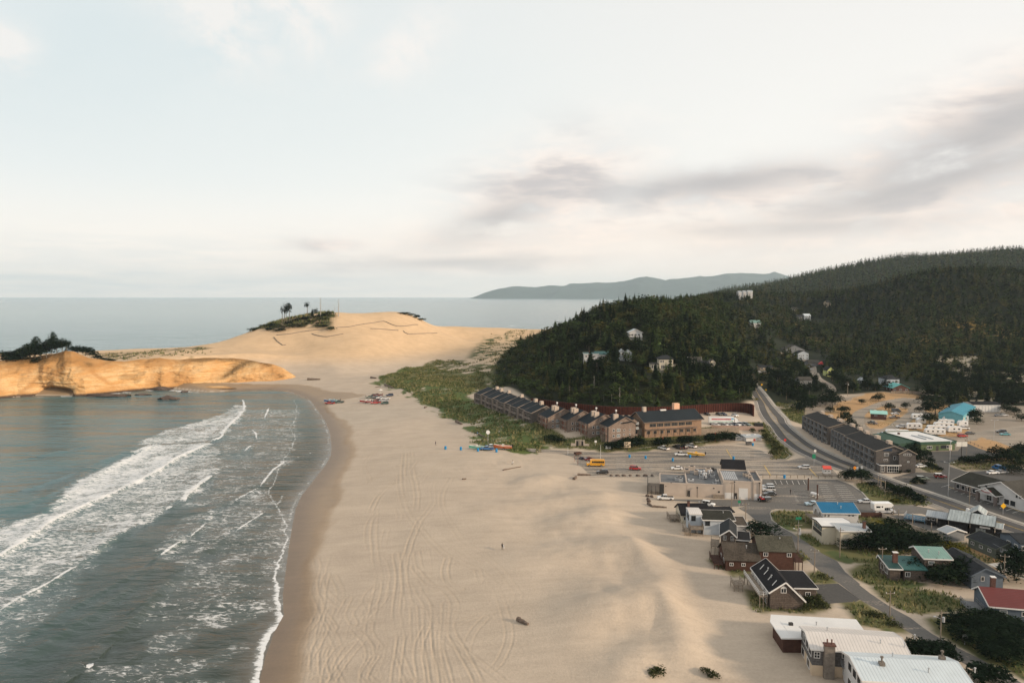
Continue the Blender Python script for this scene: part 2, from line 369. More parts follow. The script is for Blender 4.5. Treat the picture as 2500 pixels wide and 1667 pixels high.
# tyre tracks on the beach (outlines read in the detail view L)
TRK = [[(760, 100), (770, 250), (820, 400), (930, 530), (1040, 650), (1200, 740), (1340, 820), (1430, 950), (1470, 1080), (1500, 1200), (1480, 1320), (1400, 1430), (1260, 1490), (1100, 1505), (950, 1480), (820, 1400), (740, 1280), (690, 1140), (690, 960), (720, 800), (700, 700), (660, 640), (655, 560), (680, 480)],
 [(1110, 180), (1060, 260), (1050, 360), (1110, 480), (1200, 600), (1320, 690), (1450, 800), (1540, 920), (1570, 980), (1500, 1060), (1350, 1090), (1200, 1080), (1060, 1040), (940, 1010), (870, 960), (840, 880)],
 [(820, 850), (900, 900), (1030, 910), (1180, 905)], [(1180, 200), (1000, 200), (990, 320), (960, 380), (900, 440), (860, 520), (820, 620), (790, 740), (800, 860), (820, 980), (800, 1120), (760, 1260), (800, 1400), (870, 1568)],
 [(600, 350), (590, 480), (600, 640), (620, 800), (590, 960), (560, 1100), (500, 1200), (400, 1300), (300, 1450), (270, 1568)], [(320, 760), (360, 860), (350, 1000), (300, 1120), (250, 1250), (260, 1400), (320, 1568)],
 [(520, 920), (540, 1020), (530, 1140), (450, 1180), (350, 1230), (280, 1330), (250, 1450)], [(200, 640), (220, 760), (240, 880), (230, 1000), (220, 1120), (190, 1240), (170, 1400), (160, 1568)],
 [(940, 640), (960, 760), (930, 880), (960, 1040), (1060, 1200), (1200, 1320), (1380, 1460), (1500, 1568)], [(860, 740), (960, 850), (1060, 890), (1140, 1000), (1110, 1150), (1180, 1300), (1260, 1450), (1300, 1568)],
 [(1350, 1100), (1270, 1180), (1225, 1280), (1230, 1400), (1290, 1500), (1320, 1568)], [(600, 1300), (540, 1380), (520, 1460), (620, 1510), (750, 1520), (860, 1480)], [(200, 1410), (350, 1470), (520, 1520), (700, 1568)],
 [(840, 560), (820, 700), (870, 860), (960, 1000), (1000, 1120), (950, 1250), (980, 1400), (1030, 1568)], [(380, 700), (300, 640), (420, 600), (600, 640), (760, 660), (880, 650)], [(1090, 700), (1070, 780), (1100, 860), (1200, 900), (1300, 860), (1290, 790)],
 [(1320, 910), (1420, 950), (1480, 1010), (1410, 1060), (1280, 1090), (1150, 1130)], [(900, 600), (1000, 560), (1100, 600), (1200, 680), (1300, 740)], [(470, 1130), (540, 1200), (560, 1300), (520, 1400), (600, 1480)], [(160, 1568), (190, 1300), (160, 1180), (200, 1000), (150, 900)],
 [(270, 640), (230, 800), (300, 900), (420, 980), (560, 960)], [(880, 640), (900, 800), (880, 960), (900, 1100), (890, 1300), (920, 1568)], [(740, 640), (760, 820), (740, 1000), (770, 1200), (740, 1400), (740, 1568)], [(560, 600), (540, 520), (560, 430), (620, 370), (740, 360), (760, 420), (700, 460)],
 [(830, 100), (900, 30), (1000, -10)], [(870, 240), (960, 130), (1080, 60), (1200, 20)], [(640, -60), (560, -10), (520, 60), (560, 160)], [(800, -10), (790, 120), (800, 300), (880, 420), (900, 520)], [(840, -10), (850, 120), (880, 260), (870, 380)]]
for k in range(6):     # the bundle of parallel tracks in the foreground and a few more beside the wet sand
    o_ = RNG.uniform(-26, 26, 4); TRK.append([(880 + 38 * k + o_[0], 1090 + RNG.uniform(-140, 160)), (870 + 44 * k + o_[1], 1250), (890 + 46 * k + o_[2], 1420), (920 + 50 * k + o_[3], 1600)])
for k in range(22):
    x0, y0 = RNG.uniform(170, 700), RNG.uniform(700, 1450); a = RNG.uniform(-.6, .6); L = RNG.uniform(120, 380); c = RNG.uniform(-120, 120)
    TRK.append([(x0, y0), (x0 + c * .6 + math.sin(a) * L * .5, y0 + L * .5), (x0 + math.sin(a) * L, y0 + L)])
TRACKS = [smooth_line(R(ZL, l), 5) for l in TRK]
BEACH_TR = [smooth_line(R(ident, l), 5) for l in [[(840, 1060), (870, 1072), (930, 1078), (980, 1082), (1025, 1085)], [(835, 1045), (850, 1062), (900, 1075), (960, 1079), (1020, 1084)],
    [(800, 985), (850, 990), (900, 982), (950, 965)], [(810, 1000), (830, 1030), (870, 1045), (890, 1050)], [(1300, 1120), (1200, 1135), (1100, 1150), (980, 1160), (930, 1190), (905, 1230)],
    [(1290, 1108), (1150, 1112), (1050, 1120), (960, 1130), (900, 1160)], [(1250, 1100), (1100, 1100), (980, 1100), (900, 1100), (860, 1092)]]]
def track_relief(x, y):
    """relief and amount of churned sand of the wheel ruts; only computed on the beach"""
    z = np.zeros(len(x)); am = np.zeros(len(x))
    for n, (l, g) in enumerate([(t, 1.0) for t in TRACKS] + [(t, 1.3) for t in BEACH_TR]):
        m = (x > l[:, 0].min() - 3) & (x < l[:, 0].max() + 3) & (y > l[:, 1].min() - 3) & (y < l[:, 1].max() + 3)
        if not m.any(): continue
        ii = np.nonzero(m)[0]; xs, ys = x[ii], y[ii]
        wob = .25 * fbm(xs, ys, 9, 2, 40 + n)
        d, _, s = seg_dist(xs, ys, l); d = d * s + wob
        w = .15 + ys / 1700
        prof = 0
        for o in (-.85, .85):
            q = d - o
            prof = prof - 1.15 * np.exp(-(q / w) ** 2) + .6 * np.exp(-((q - 2.0 * w) / w) ** 2) + .6 * np.exp(-((q + 2.0 * w) / w) ** 2)
        fade = (.3 + .7 * sstep(.25, .7, vnoise(xs / 12, ys / 16, 60 + n))) * (.7 + .5 * _hash(np.array([n]), np.array([3]), 5)[0])
        z[ii] += prof * .047 * g * fade
        am[ii] = np.maximum(am[ii], np.exp(-((np.abs(d) - .85) / (w * 1.3)) ** 2) * fade)
    return z, am
# ------------------------------------------------------------------ terrain sheet
def radial_rows():
    r = [70.0]
    while r[-1] < 6500:
        Y = r[-1]
        d = min(Y * Y / 55275.0, 2.4 if Y < 1250 else (9 if Y < 3000 else 90))
        if Y < 118: d = 1.5
        r.append(Y + d)
    return np.array(r)
rows = radial_rows()
ta = np.concatenate([np.linspace(-1.6, -.74, 60)[:-1], np.linspace(-.74, .74, 1060), np.linspace(.74, 1.6, 60)[1:]])
Yg, Tg = np.meshgrid(rows, ta, indexing='ij')
X = (Tg * Yg).ravel(); Y = Yg.ravel()
Zt = height(X, Y)
dc, rk = coast(X, Y)
beach = (dc > 1) & (Y < 640) & (X < 95) & (Zt < 9)
bi = np.nonzero(beach)[0]
tz, tam = track_relief(X[bi], Y[bi])
wd, _, ws = seg_dist(X[bi], Y[bi], WETLINE)
wet = np.zeros(len(X)); wet[bi] = 1 - sstep(-4.0, 2.5, -wd * ws + 3.2 * fbm(X[bi], Y[bi], 25, 4, 21) + 2.2 * fbm(X[bi], Y[bi] * .3, 5, 3, 22))
wet = np.maximum(wet, (1 - sstep(3.5, 6.5, dc)) * (~rk) * (Y < 700)) * (dc < 110)
trk = np.zeros(len(X)); trk[bi] = tam * (1 - wet[bi])
Zt[bi] += tz * (1 - wet[bi]) 
n1 = fbm(X, Y, 45, 5, 31); n2 = fbm(X, Y, 6, 4, 32); n3 = fbm(X * .5, Y, 90, 3, 33)
C = np.empty((len(X), 3)); C[:] = (.415, .345, .272)
def blend(mask, col):
    global C
    C = C * (1 - mask[:, None]) + np.array(col)[None] * mask[:, None]
blend(sstep(-.1, .6, n3) * .5, (.385, .34, .28))                     # greyer wind-blown sheets
blend(sstep(-.1, .5, n1) * .3 * (Y < 420), (.46, .385, .30))
dune = sstep(8, 22, Zt) * (Y > 560)
blend(dune, (.52, .375, .235))
blend(trk * .2, (.36, .28, .19))
dm = np.exp(-(np.abs(wet - .5) / .2) ** 2)
blend(wet, (.25, .175, .105)); blend(dm * .3, (.30, .23, .16))
blend(sstep(10, 1, dc) * (dc > 0) * (~rk) * (Y < 640), (.17, .12, .078))
nf = fbm(X * .9 + Y * .5, (Y * .9 - X * .5) * .22, 6, 3, 35)
for k, (P, c, dn) in GRASS.items():
    mk = soft_poly(X + 2 * n2 + 7 * nf, Y + 6 * n2 + 9 * nf, P, 5)
    blend(mk * sstep(-.35, .1, n2 + .5 * n1 + mk - (.6 if dn == 1 else .85)), c)
    blend(mk * sstep(.05, .5, n1), np.array(c) * (1.15, 1.05, .75))
mk = soft_poly(X, Y, PATCHY, 12); blend(mk * sstep(.0, .35, n2 * .7 + n1 + .05), (.085, .095, .04))
for P in GREENS.values():
    mk = soft_poly(X + 1.2 * n2, Y + 3 * n2, P, 2.5); blend(mk, (.12, .115, .05)); blend(mk * sstep(.1, .5, n2), (.07, .09, .035))
for P in OCHRE.values():
    mk = soft_poly(X + 3 * n2, Y + 9 * n2, P, 3); blend(mk, (.37, .235, .12)); blend(mk * sstep(.1, .5, n1) * .6, (.27, .2, .10))
gravel = soft_poly(X, Y, R(ZF, [(0, 420), (600, 300), (1100, 240), (1500, 290), (2352, 330), (2352, 1100), (1500, 1100), (1000, 700), (700, 560), (300, 480)]), 10)
C2 = C.copy()
blend(gravel * (np.abs(C[:, 0] - .44) < .1) * (np.abs(C[:, 2] - .27) < .06), (.24, .205, .165))
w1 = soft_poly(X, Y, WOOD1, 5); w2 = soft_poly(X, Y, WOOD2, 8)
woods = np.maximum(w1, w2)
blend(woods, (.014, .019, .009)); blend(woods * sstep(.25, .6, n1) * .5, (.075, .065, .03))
for P in SANDY.values():
    mk = soft_poly(X + 14 * n2 + 20 * n1, Y + 10 * n2 + 30 * n1, P, 6); blend(mk * sstep(-.5, .1, n2), (.42, .36, .27))
# bare ground along the hillside houses, yellow clearings
for u, v, Yq, rr in [(1940, 818, 1050, 26), (1975, 838, 900, 14), (2350, 822, 900, 22), (2430, 850, 860, 30), (2290, 870, 830, 20), (2470, 870, 820, 24)]:
    p = at(u, v, Y=Yq); q = np.exp(-(((X - p[0]) / rr) ** 2 + ((Y - p[1]) / (rr * 1.4)) ** 2)); blend(np.clip(q * 1.3, 0, 1) * sstep(-.3, .3, n2), (.26, .17, .04))
yd = sstep(.705, .76, X / Y) * (Y < 900) * (Y > 60); blend(yd * sstep(-.3, .2, n1 + .5 * n2), (.11, .105, .05)); blend(yd * sstep(.1, .5, n2), (.06, .07, .03))
capg = (Y > 600) & (X < -120) & (Zt > 15)
# scrub on the left shoulder of the dune
SCRUB = np.array([at(u, v, Y=q)[:2] for u, v, q in [(612, 812, 785), (668, 808, 768), (743, 795, 765), (800, 802, 758), (812, 775, 780), (808, 760, 800), (719, 765, 815), (640, 785, 820), (590, 818, 820)]])
mk = soft_poly(X, Y, SCRUB, 8); blend(mk * sstep(-.7, -.2, n2 + n1), (.07, .066, .034))
lf = soft_poly(X, Y, np.array([(-350, 640), (-288, 650), (-278, 695), (-330, 730), (-400, 700)]), 12)
blend(lf * sstep(-.2, .3, n2 + n1), (.12, .10, .05)); blend(lf * sstep(.2, .6, n1), (.38, .2, .07))
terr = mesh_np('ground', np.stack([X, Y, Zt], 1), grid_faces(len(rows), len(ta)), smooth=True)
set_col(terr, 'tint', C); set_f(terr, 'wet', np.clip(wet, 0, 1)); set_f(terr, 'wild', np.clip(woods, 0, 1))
m = bpy.data.materials.new('ground_surface'); N = NT(m); b = N.b
ca = N.add('ShaderNodeAttribute'); ca.attribute_name = 'tint'; wa = N.add('ShaderNodeAttribute'); wa.attribute_name = 'wet'
geo = N.add('ShaderNodeNewGeometry')
a1 = noise_node(N, 1.6, 6, .65, geo.outputs['Position']); a2 = noise_node(N, .09, 4, .6, geo.outputs['Position'])
mp = N.add('ShaderNodeMapping'); mp.inputs['Scale'].default_value = (.25, 1.2, 1); mp.inputs['Rotation'].default_value = (0, 0, .3); N.link(geo.outputs['Position'], mp.inputs[0])
a3 = noise_node(N, .35, 4, .6, mp.outputs[0])
f = math_node(N, 'ADD', math_node(N, 'MULTIPLY', a1.outputs[0], .35), math_node(N, 'ADD', math_node(N, 'MULTIPLY', a2.outputs[0], .35), math_node(N, 'MULTIPLY', a3.outputs[0], .3)))
f = maprange(N, f, .3, .7, .8, 1.2)
cc = N.add('ShaderNodeCombineColor'); [N.link(f, cc.inputs[i]) for i in range(3)]
N.link(mixc(N, 1.0, ca.outputs['Color'], cc.outputs[0], 'MULTIPLY'), b.inputs['Base Color'])
N.link(maprange(N, wa.outputs['Fac'], .3, 1, .95, .42), b.inputs['Roughness']); N.link(maprange(N, wa.outputs['Fac'], 0, 1, .12, .25), b.inputs['Specular IOR Level'])
bp = N.add('ShaderNodeBump'); bp.inputs['Distance'].default_value = .12; N.link(maprange(N, wa.outputs['Fac'], 0, 1, .85, .03), bp.inputs['Strength']); N.link(a1.outputs[0], bp.inputs['Height']); N.link(bp.outputs[0], b.inputs['Normal'])
terr.materials.append(m)
link('ground', terr, kind='structure')
# ------------------------------------------------------------------ sea
def radial_sea():
    r = [70.0]
    while r[-1] < 28500:
        Yv = r[-1]; r.append(Yv + (1.5 if Yv < 118 else min(Yv * Yv / 55275.0 * (1.0 if Yv < 700 else 1.6), 400 if Yv < 9000 else 4000)))
    return np.array(r)
sr = radial_sea()
sa = np.concatenate([np.linspace(-2.2, -.74, 40)[:-1], np.linspace(-.74, .05, 760), np.linspace(.05, 1.2, 90)[1:], [3.0]])
Yg, Tg = np.meshgrid(sr, sa, indexing='ij'); SX = (Tg * Yg).ravel(); SY = Yg.ravel()
LW = lambda l, z=0.4: smooth_line(pts(ZM, l, z), 5)
# breaking crests: (line in detail view M, white width m, height m, trailing foam reach m)
CRESTS = [(LW([(-60, 885), (0, 840), (80, 790), (150, 740), (230, 690), (300, 640), (420, 580), (550, 520), (700, 455), (850, 380), (950, 320), (1010, 280), (1100, 240), (1190, 195)]), 1.5, .8),
 (LW([(1190, 182), (1250, 165), (1275, 150), (1285, 125), (1320, 85), (1360, 50), (1395, 5)]), 1.3, .5), (LW([(800, 240), (850, 225), (890, 205)]), 3.0, .8),
 (LW([(1045, 530), (1080, 490), (1140, 430), (1180, 405), (1222, 368)]), 1.6, .7), (LW([(940, 575), (965, 565), (992, 545)]), 1.2, .5), (LW([(868, 630), (905, 603)]), .9, .4),
 (LW([(-60, 1180), (0, 1150), (80, 1100), (150, 1060), (250, 1010), (380, 930), (460, 880)]), .7, .45), (LW([(915, 840), (1000, 780), (1080, 735)]), .9, .5), (LW([(1082, 733), (1140, 690), (1195, 635)]), .6, .5),
 (LW([(1200, 607), (1235, 580)]), .9, .4), (LW([(1050, 905), (1090, 880)]), .6, .4), (LW([(1340, 700), (1430, 640), (1535, 570)]), .35, .35), (LW([(1335, 525), (1400, 490), (1490, 440)]), .55, .3),
 (LW([(1300, 545), (1315, 540)]), .8, .3), (LW([(1405, 230), (1430, 215), (1450, 198)]), .8, .4), (LW([(1440, 110), (1465, 130), (1470, 165)]), .5, .3), (LW([(1518, 45), (1535, 15), (1545, -15)]), .6, .3),
 (LW([(1490, 440), (1560, 350), (1600, 320), (1640, 290)]), .6, .2), (LW([(490, 1495), (520, 1475), (560, 1435)]), 1.6, .7), (LW([(834, 1113), (842, 1108)]), .5, .3), (LW([(1390, -60), (1400, -20), (1393, 0)]), .8, .3)]
SWELL = [(LW([(0, 1420), (150, 1310), (300, 1200), (450, 1110), (600, 1030), (750, 950), (900, 870)]), .35), (LW([(0, 1530), (200, 1400), (420, 1230), (600, 1120), (800, 980), (1000, 800)]), .3),
 (LW([(460, 880), (600, 770), (800, 650), (868, 630)]), .5), (LW([(490, 1420), (600, 1330), (700, 1250), (840, 1110), (950, 990), (1050, 905)]), .45), (LW([(1090, 880), (1150, 830), (1250, 760), (1340, 700)]), .35),
 (LW([(0, 1490), (100, 1450), (300, 1300), (500, 1160)]), .25), (LW([(500, 1568), (700, 1440), (900, 1330), (1200, 1200)]), .2), (LW([(0, 700), (150, 640), (290, 560), (380, 490), (600, 350), (800, 250)]), .35),
 (LW([(0, 600), (200, 520), (400, 420), (650, 270), (850, 190)]), .3), (LW([(0, 500), (250, 420), (500, 330), (700, 240)]), .25), (LW([(0, 300), (300, 250), (600, 180)]), .2), (LW([(1305, 275), (1350, 255), (1405, 230)]), .35)]
PATCH = [([(-60, 700), (0, 680), (260, 600), (330, 540), (380, 490), (460, 420), (600, 350), (760, 275), (800, 240), (890, 205), (1190, 195), (1100, 240), (950, 320), (850, 380), (700, 455), (550, 520), (420, 580), (300, 640), (150, 740), (0, 840), (-60, 880)], .82, 5),
 ([(-60, 885), (0, 845), (300, 645), (550, 525), (850, 385), (1190, 200), (1240, 260), (1180, 400), (1040, 520), (990, 540), (870, 600), (700, 690), (560, 770), (460, 870), (250, 1000), (0, 1140), (-60, 1180)], .68, 6),
 ([(780, 200), (820, 170), (1000, 110), (1150, 70), (1290, 20), (1380, -30), (1395, 0), (1360, 50), (1300, 110), (1275, 150), (1190, 180), (1000, 190)], .70, 5),
 ([(-60, 1180), (0, 1150), (250, 1015), (460, 885), (480, 900), (420, 980), (330, 1100), (180, 1220), (0, 1350), (-60, 1400)], .50, 8),
 ([(920, 845), (1080, 735), (1195, 640), (1240, 575), (1480, 440), (1540, 560), (1430, 640), (1250, 760), (1080, 890), (980, 880)], .52, 6),
 ([(1020, 700), (1080, 620), (1200, 590), (1235, 575), (1195, 640), (1080, 735), (950, 800)], .5, 5),
 ([(1090, 900), (1250, 780), (1440, 645), (1540, 570), (1640, 640), (1640, 740), (1590, 900), (1590, 1020), (1400, 1060), (1300, 1200), (1100, 1240), (900, 1200), (1000, 1050)], .46, 10),
 ([(1150, 1200), (1400, 1110), (1560, 1080), (1600, 1120), (1440, 1190), (1250, 1240)], .52, 4), ([(850, 1330), (1000, 1270), (1130, 1280), (1100, 1330), (950, 1370)], .5, 4),
 ([(560, 1510), (800, 1460), (1000, 1410), (1250, 1420), (1350, 1350), (1250, 1460), (1000, 1540), (900, 1600), (560, 1600)], .44, 6), ([(1150, 1450), (1200, 1420), (1220, 1450), (1170, 1480)], .6, 3), ([(1050, 1600), (1150, 1540), (1300, 1550), (1400, 1600)], .5, 4),
 ([(1200, 0), (1700, 0), (1690, 160), (1640, 280), (1560, 400), (1480, 440), (1250, 540), (1060, 540), (1240, 370), (1300, 230), (1270, 150), (1395, 0)], .46, 8),
 ([(1430, 300), (1640, 250), (1640, 300), (1560, 380), (1400, 420), (1400, 360)], .5, 5), ([(-60, 640), (0, 660), (250, 620), (180, 700), (0, 790), (-60, 820)], .45, 5), ([(1250, 480), (1490, 430), (1400, 500), (1260, 545)], .45, 4)]
SHORE_F = LW([(1452, 1620), (1475, 1568), (1500, 1460), (1525, 1350), (1560, 1270), (1605, 1215), (1590, 1150), (1612, 1110), (1590, 1060), (1600, 1000), (1590, 920), (1620, 820), (1645, 740), (1640, 660), (1615, 600), (1585, 545), (1560, 500), (1550, 455), (1580, 400), (1600, 340), (1650, 250), (1685, 190), (1695, 150), (1665, 105), (1700, 40), (1705, -20), (1680, -60)], .1)
S2 = LW([(1590, 540), (1610, 520), (1620, 490)], .1); S3 = LW([(1600, 340), (1700, 275), (1787, 245)], .1)
foam = np.zeros(len(SX)); SZ = np.zeros(len(SX))
nr = (SX < 60) & (SY < 700) & (SY > 90); ni = np.nonzero(nr)[0]; x, y = SX[ni], SY[ni]
wv = 1.2 * fbm(x, y, 12, 3, 70) + .5 * fbm(x, y, 3, 2, 71)
fo = np.zeros(len(ni)); sz = np.zeros(len(ni))
for l, dn, ed in PATCH:
    P = pts(ZM, l, .2); fo = np.maximum(fo, soft_poly(x + 3.0 * wv, y + 3 * wv, P, ed) * dn)
fo *= .82 + .36 * (vnoise(x / 6, y / 10, 77))
for l, w, hgt in CRESTS:
    m_ = (x > l[:, 0].min() - 25) & (x < l[:, 0].max() + 25) & (y > l[:, 1].min() - 25) & (y < l[:, 1].max() + 25); ii = np.nonzero(m_)[0]
    d, _, s = seg_dist(x[ii], y[ii], l); ws_ = .6 * w * (.55 + .9 * vnoise(x[ii] / 5, y[ii] / 5, 90)) * (.8 + y[ii] / 900); sd = d * s + .35 * wv[ii] * w
    endf = np.minimum(np.hypot(x[ii] - l[0, 0], y[ii] - l[0, 1]), np.hypot(x[ii] - l[-1, 0], y[ii] - l[-1, 1])); ef = sstep(0, 6, endf) * .75 + .25
    core = np.where(sd > 0, np.exp(-(sd / (ws_ * 1.5)) ** 2), np.exp(-(sd / (ws_ * .55)) ** 2)) * ef
    fo[ii] = np.maximum(fo[ii], np.where(core > .32, .55 + .6 * core, core * .8))
    fo[ii] = np.maximum(fo[ii], (sd > 0) * np.exp(-sd / 7.0) * .5 * ef)
    sz[ii] += hgt * ef * np.where(sd > 0, np.exp(-(sd / 5.5) ** 2), np.exp(-(sd / 1.3) ** 2))
for l, hgt in SWELL:
    m_ = (x > l[:, 0].min() - 25) & (x < l[:, 0].max() + 25) & (y > l[:, 1].min() - 25) & (y < l[:, 1].max() + 25); ii = np.nonzero(m_)[0]
    d, _, s = seg_dist(x[ii], y[ii], l); sd = d * s + wv[ii]
    endf = np.minimum(np.hypot(x[ii] - l[0, 0], y[ii] - l[0, 1]), np.hypot(x[ii] - l[-1, 0], y[ii] - l[-1, 1]))
    sz[ii] += hgt * 1.5 * sstep(0, 14, endf) * np.where(sd > 0, np.exp(-(sd / 5) ** 2), np.exp(-(sd / 1.8) ** 2)); fo[ii] = np.maximum(fo[ii], .22 * np.exp(-(sd / 2.5) ** 2))
wide = .42 + .75 * sstep(230, 150, y) * (.4 + 1.2 * vnoise(x / 6, y / 9, 78))
d, _, s = seg_dist(x, y, SHORE_F); sd = d * s + .6 * wv + .8 * fbm(x, y, 4, 3, 79)
shf = np.where(sd > 0, np.exp(-(sd / (wide * 1.3)) ** 2), np.exp(-(sd / .35) ** 2)); fo = np.maximum(fo, shf * (.75 + .3 * sstep(260, 170, y)))
for l in (S2, S3):
    d, _, s = seg_dist(x, y, l); fo = np.maximum(fo, np.exp(-(d / .8) ** 2) * .6)
dcs, rks = coast(x, y)
off = -dcs
fo = np.maximum(fo, .55 * np.exp(-((off - 1.2) / 1.0) ** 2) * (~rks) * (vnoise(x / 7, y / 7, 95) > .45))
fo = np.maximum(fo, .95 * np.exp(-((off - 7) / 5) ** 2) * rks * sstep(.5, .7, vnoise(x / 9, y / 9, 96)))
foam[ni] = fo; calm = sstep(1, 25, off); SZ[ni] = sz * calm
# gentle chop everywhere in the bay
SZ[ni] += calm * (.16 * fbm(x * .9 + y * .35, y * .5 - x * .3, 7, 3, 101) * sstep(0, 30, off))
far_f = sstep(.62, .8, vnoise(SX / 90, SY / 26, 110) * .6 + vnoise(SX / 30, SY / 9, 111) * .4) * (SX > -60) * (SX < 330) * (SY > 1330) * (SY < 2100)
foam = np.maximum(foam, far_f * .8)
for fx, fy, fr in [(-35, 1270, 30), (60, 1450, 40), (150, 1620, 50)]: foam = np.maximum(foam, .75 * (np.exp(-(((SX - fx) / 60) ** 2 + ((SY - fy) / 14) ** 2))))
dcs2 = np.full(len(SX), 400.0); dcs2[ni] = off
shal = sstep(9, -2, dcs2); silt = sstep(150, 10, dcs2 + 35 * fbm(SX, SY, 60, 3, 120)) * (SX > -260) * sstep(620, 300, SY)
sea = mesh_np('sea', np.stack([SX, SY, SZ], 1), grid_faces(len(sr), len(sa)), smooth=True)
set_f(sea, 'foam', np.clip(foam, 0, 1.3)); set_f(sea, 'shal', shal); set_f(sea, 'silt', silt)
rs = ((SX > -420) & (SX < -120) & (SY > 470) & (SY < 600)) * np.exp(-((SY - 560) / 60) ** 2)
m = bpy.data.materials.new('sea_water'); N = NT(m); b = N.b
geo = N.add('ShaderNodeNewGeometry'); fa = N.add('ShaderNodeAttribute'); fa.attribute_name = 'foam'
sh = N.add('ShaderNodeAttribute'); sh.attribute_name = 'shal'; si = N.add('ShaderNodeAttribute'); si.attribute_name = 'silt'
def stretched(sc, rot, scale, det=5, r=.6, dist=0):
    mp = N.add('ShaderNodeMapping'); mp.inputs['Scale'].default_value = sc; mp.inputs['Rotation'].default_value = (0, 0, rot); N.link(geo.outputs['Position'], mp.inputs[0])
    return noise_node(N, scale, det, r, mp.outputs[0], dist).outputs[0]
w1n = stretched((.35, 1, 1), .45, .35, 4, .55, .4); w2n = stretched((.5, 1, 1), .7, 1.6, 4, .6, .3); w3n = stretched((.25, 1, 1), .3, .035, 3, .5)
w4n = stretched((.12, 1, 1), .0, .006, 4, .6)
f1 = stretched((.45, 1, 1), .5, 1.15, 6, .72, .8); f2 = stretched((.5, 1, 1), .5, .22, 3, .6, .5)
fn = math_node(N, 'ADD', math_node(N, 'MULTIPLY', f1, .72), math_node(N, 'MULTIPLY', f2, .28))
thr = maprange(N, fa.outputs['Fac'], 0, 1, .69, .40)
fm = maprange(N, math_node(N, 'SUBTRACT', fn, thr), -.035, .085, 0, 1, True)
fm = math_node(N, 'MULTIPLY', fm, maprange(N, fa.outputs['Fac'], .05, .25, 0, 1))
base = mixc(N, maprange(N, w3n, .35, .65, 0, 1), (.020, .085, .092), (.036, .110, .112))
base = mixc(N, maprange(N, w4n, .3, .7, 0, .7), base, (.10, .17, .19))
base = mixc(N, si.outputs['Fac'], base, (.030, .042, .034)); base = mixc(N, sh.outputs['Fac'], base, (.13, .11, .085))
thin = math_node(N, 'MULTIPLY', maprange(N, fa.outputs['Fac'], .2, .9, 0, .5), maprange(N, si.outputs['Fac'], 0, 1, 1, .5))
base = mixc(N, thin, base, (.26, .33, .34))
N.link(mixc(N, fm, base, (.66, .67, .67)), b.inputs['Base Color'])
N.link(maprange(N, fm, 0, 1, .16, .8), b.inputs['Roughness']); b.inputs['IOR'].default_value = 1.33; b.inputs['Specular IOR Level'].default_value = .38
hh = math_node(N, 'ADD', math_node(N, 'MULTIPLY', w1n, 1.7), math_node(N, 'ADD', math_node(N, 'MULTIPLY', w2n, .28), math_node(N, 'MULTIPLY', w3n, 11.0)))
sepp = N.add('ShaderNodeSeparateXYZ'); N.link(geo.outputs['Position'], sepp.inputs[0]); bp = N.add('ShaderNodeBump'); bp.inputs['Distance'].default_value = .8; N.link(math_node(N, 'MULTIPLY', maprange(N, sh.outputs['Fac'], 0, 1, .75, .10), maprange(N, math_node(N, 'LOGARITHM', sepp.outputs[1], 10.0), 2.75, 3.6, 1, .12)), bp.inputs['Strength'])
N.link(math_node(N, 'ADD', hh, math_node(N, 'MULTIPLY', fm, .12)), bp.inputs['Height']); N.link(bp.outputs[0], b.inputs['Normal'])
sea.materials.append(m); link('sea', sea, kind='structure')
# ------------------------------------------------------------------ sandstone cliff of the cape
prof = [(-140, 890, 980), (-80, 885, 976), (0, 882, 972), (40, 876, 968), (89, 870, 966), (130, 864, 966), (158, 857, 967), (173, 858, 967), (208, 873, 966), (250, 880, 962), (298, 883, 957), (351, 877, 952), (387, 874, 950),
        (426, 879, 948), (470, 876, 946), (506, 873, 945), (566, 876, 942), (600, 879, 940), (630, 884, 939), (664, 890, 938), (690, 899, 936), (712, 914, 934), (735, 929, 932)]
pf_u = np.array([p[0] for p in prof], float)
nu, ntp = 620, 110
U = np.linspace(-140, 735, nu)
vt = np.interp(U, pf_u, [p[1] for p in prof]) + .9 * fbm(U, U * 0, 17, 3, 200); vb = np.interp(U, pf_u, [p[2] for p in prof])
rec = np.interp(U, [-140, 150, 300, 480, 560, 640, 700, 735], [30, 34, 26, 24, 26, 20, 10, 2])
Bx = np.array([at(a, b, z=.1)[:2] for a, b in zip(U, vb)]); Yt = Bx[:, 1] + rec
Tp = np.array([at(a, b, Y=y) for a, b, y in zip(U, vt, Yt)])
tt = np.concatenate([np.linspace(-.06, 1, 86), np.linspace(1.03, 1.5, ntp - 86)])
Tm, Um = np.meshgrid(tt, np.arange(nu), indexing='ij')
tb = np.clip(Tm, 0, 1); g = .55 * tb ** 2.4 + .45 * tb ** 1.1
xb, yb = Bx[Um, 0], Bx[Um, 1]; xt, yt, zt_ = Tp[Um, 0], Tp[Um, 1], Tp[Um, 2]
PX = xb + (xt - xb) * g; PY = yb + (yt - yb) * g; PZ = zt_ * (1 - (1 - tb) ** 1.25)
back = np.clip(Tm - 1, 0, 1); PY = PY + back * 70; PX = PX - back * 10; PZ = np.where(Tm > 1, zt_ - back * back * 90, PZ); PZ = np.where(Tm < 0, -2.0, PZ)
Ug = U[Um]
env = np.sin(np.clip(tb, 0, 1) * math.pi) ** .6 * np.clip((735 - Ug) / 120, .1, 1)
strata = PZ + .06 * PX + 2.2 * fbm(PX, PZ * .5, 40, 3, 210)
d = 5.5 * fbm(PX, PZ * .8, 34, 4, 211) + 2.6 * fbm(PX, PZ * 2.5, 9, 4, 212) + 1.1 * fbm(PX * .35, strata * 2.2, 2.5, 3, 213) + .35 * fbm(PX, PZ, 2.2, 3, 215)
d = d - 3.2 * np.abs(fbm(PX + PZ * .5, PZ * .35, 15, 4, 214))
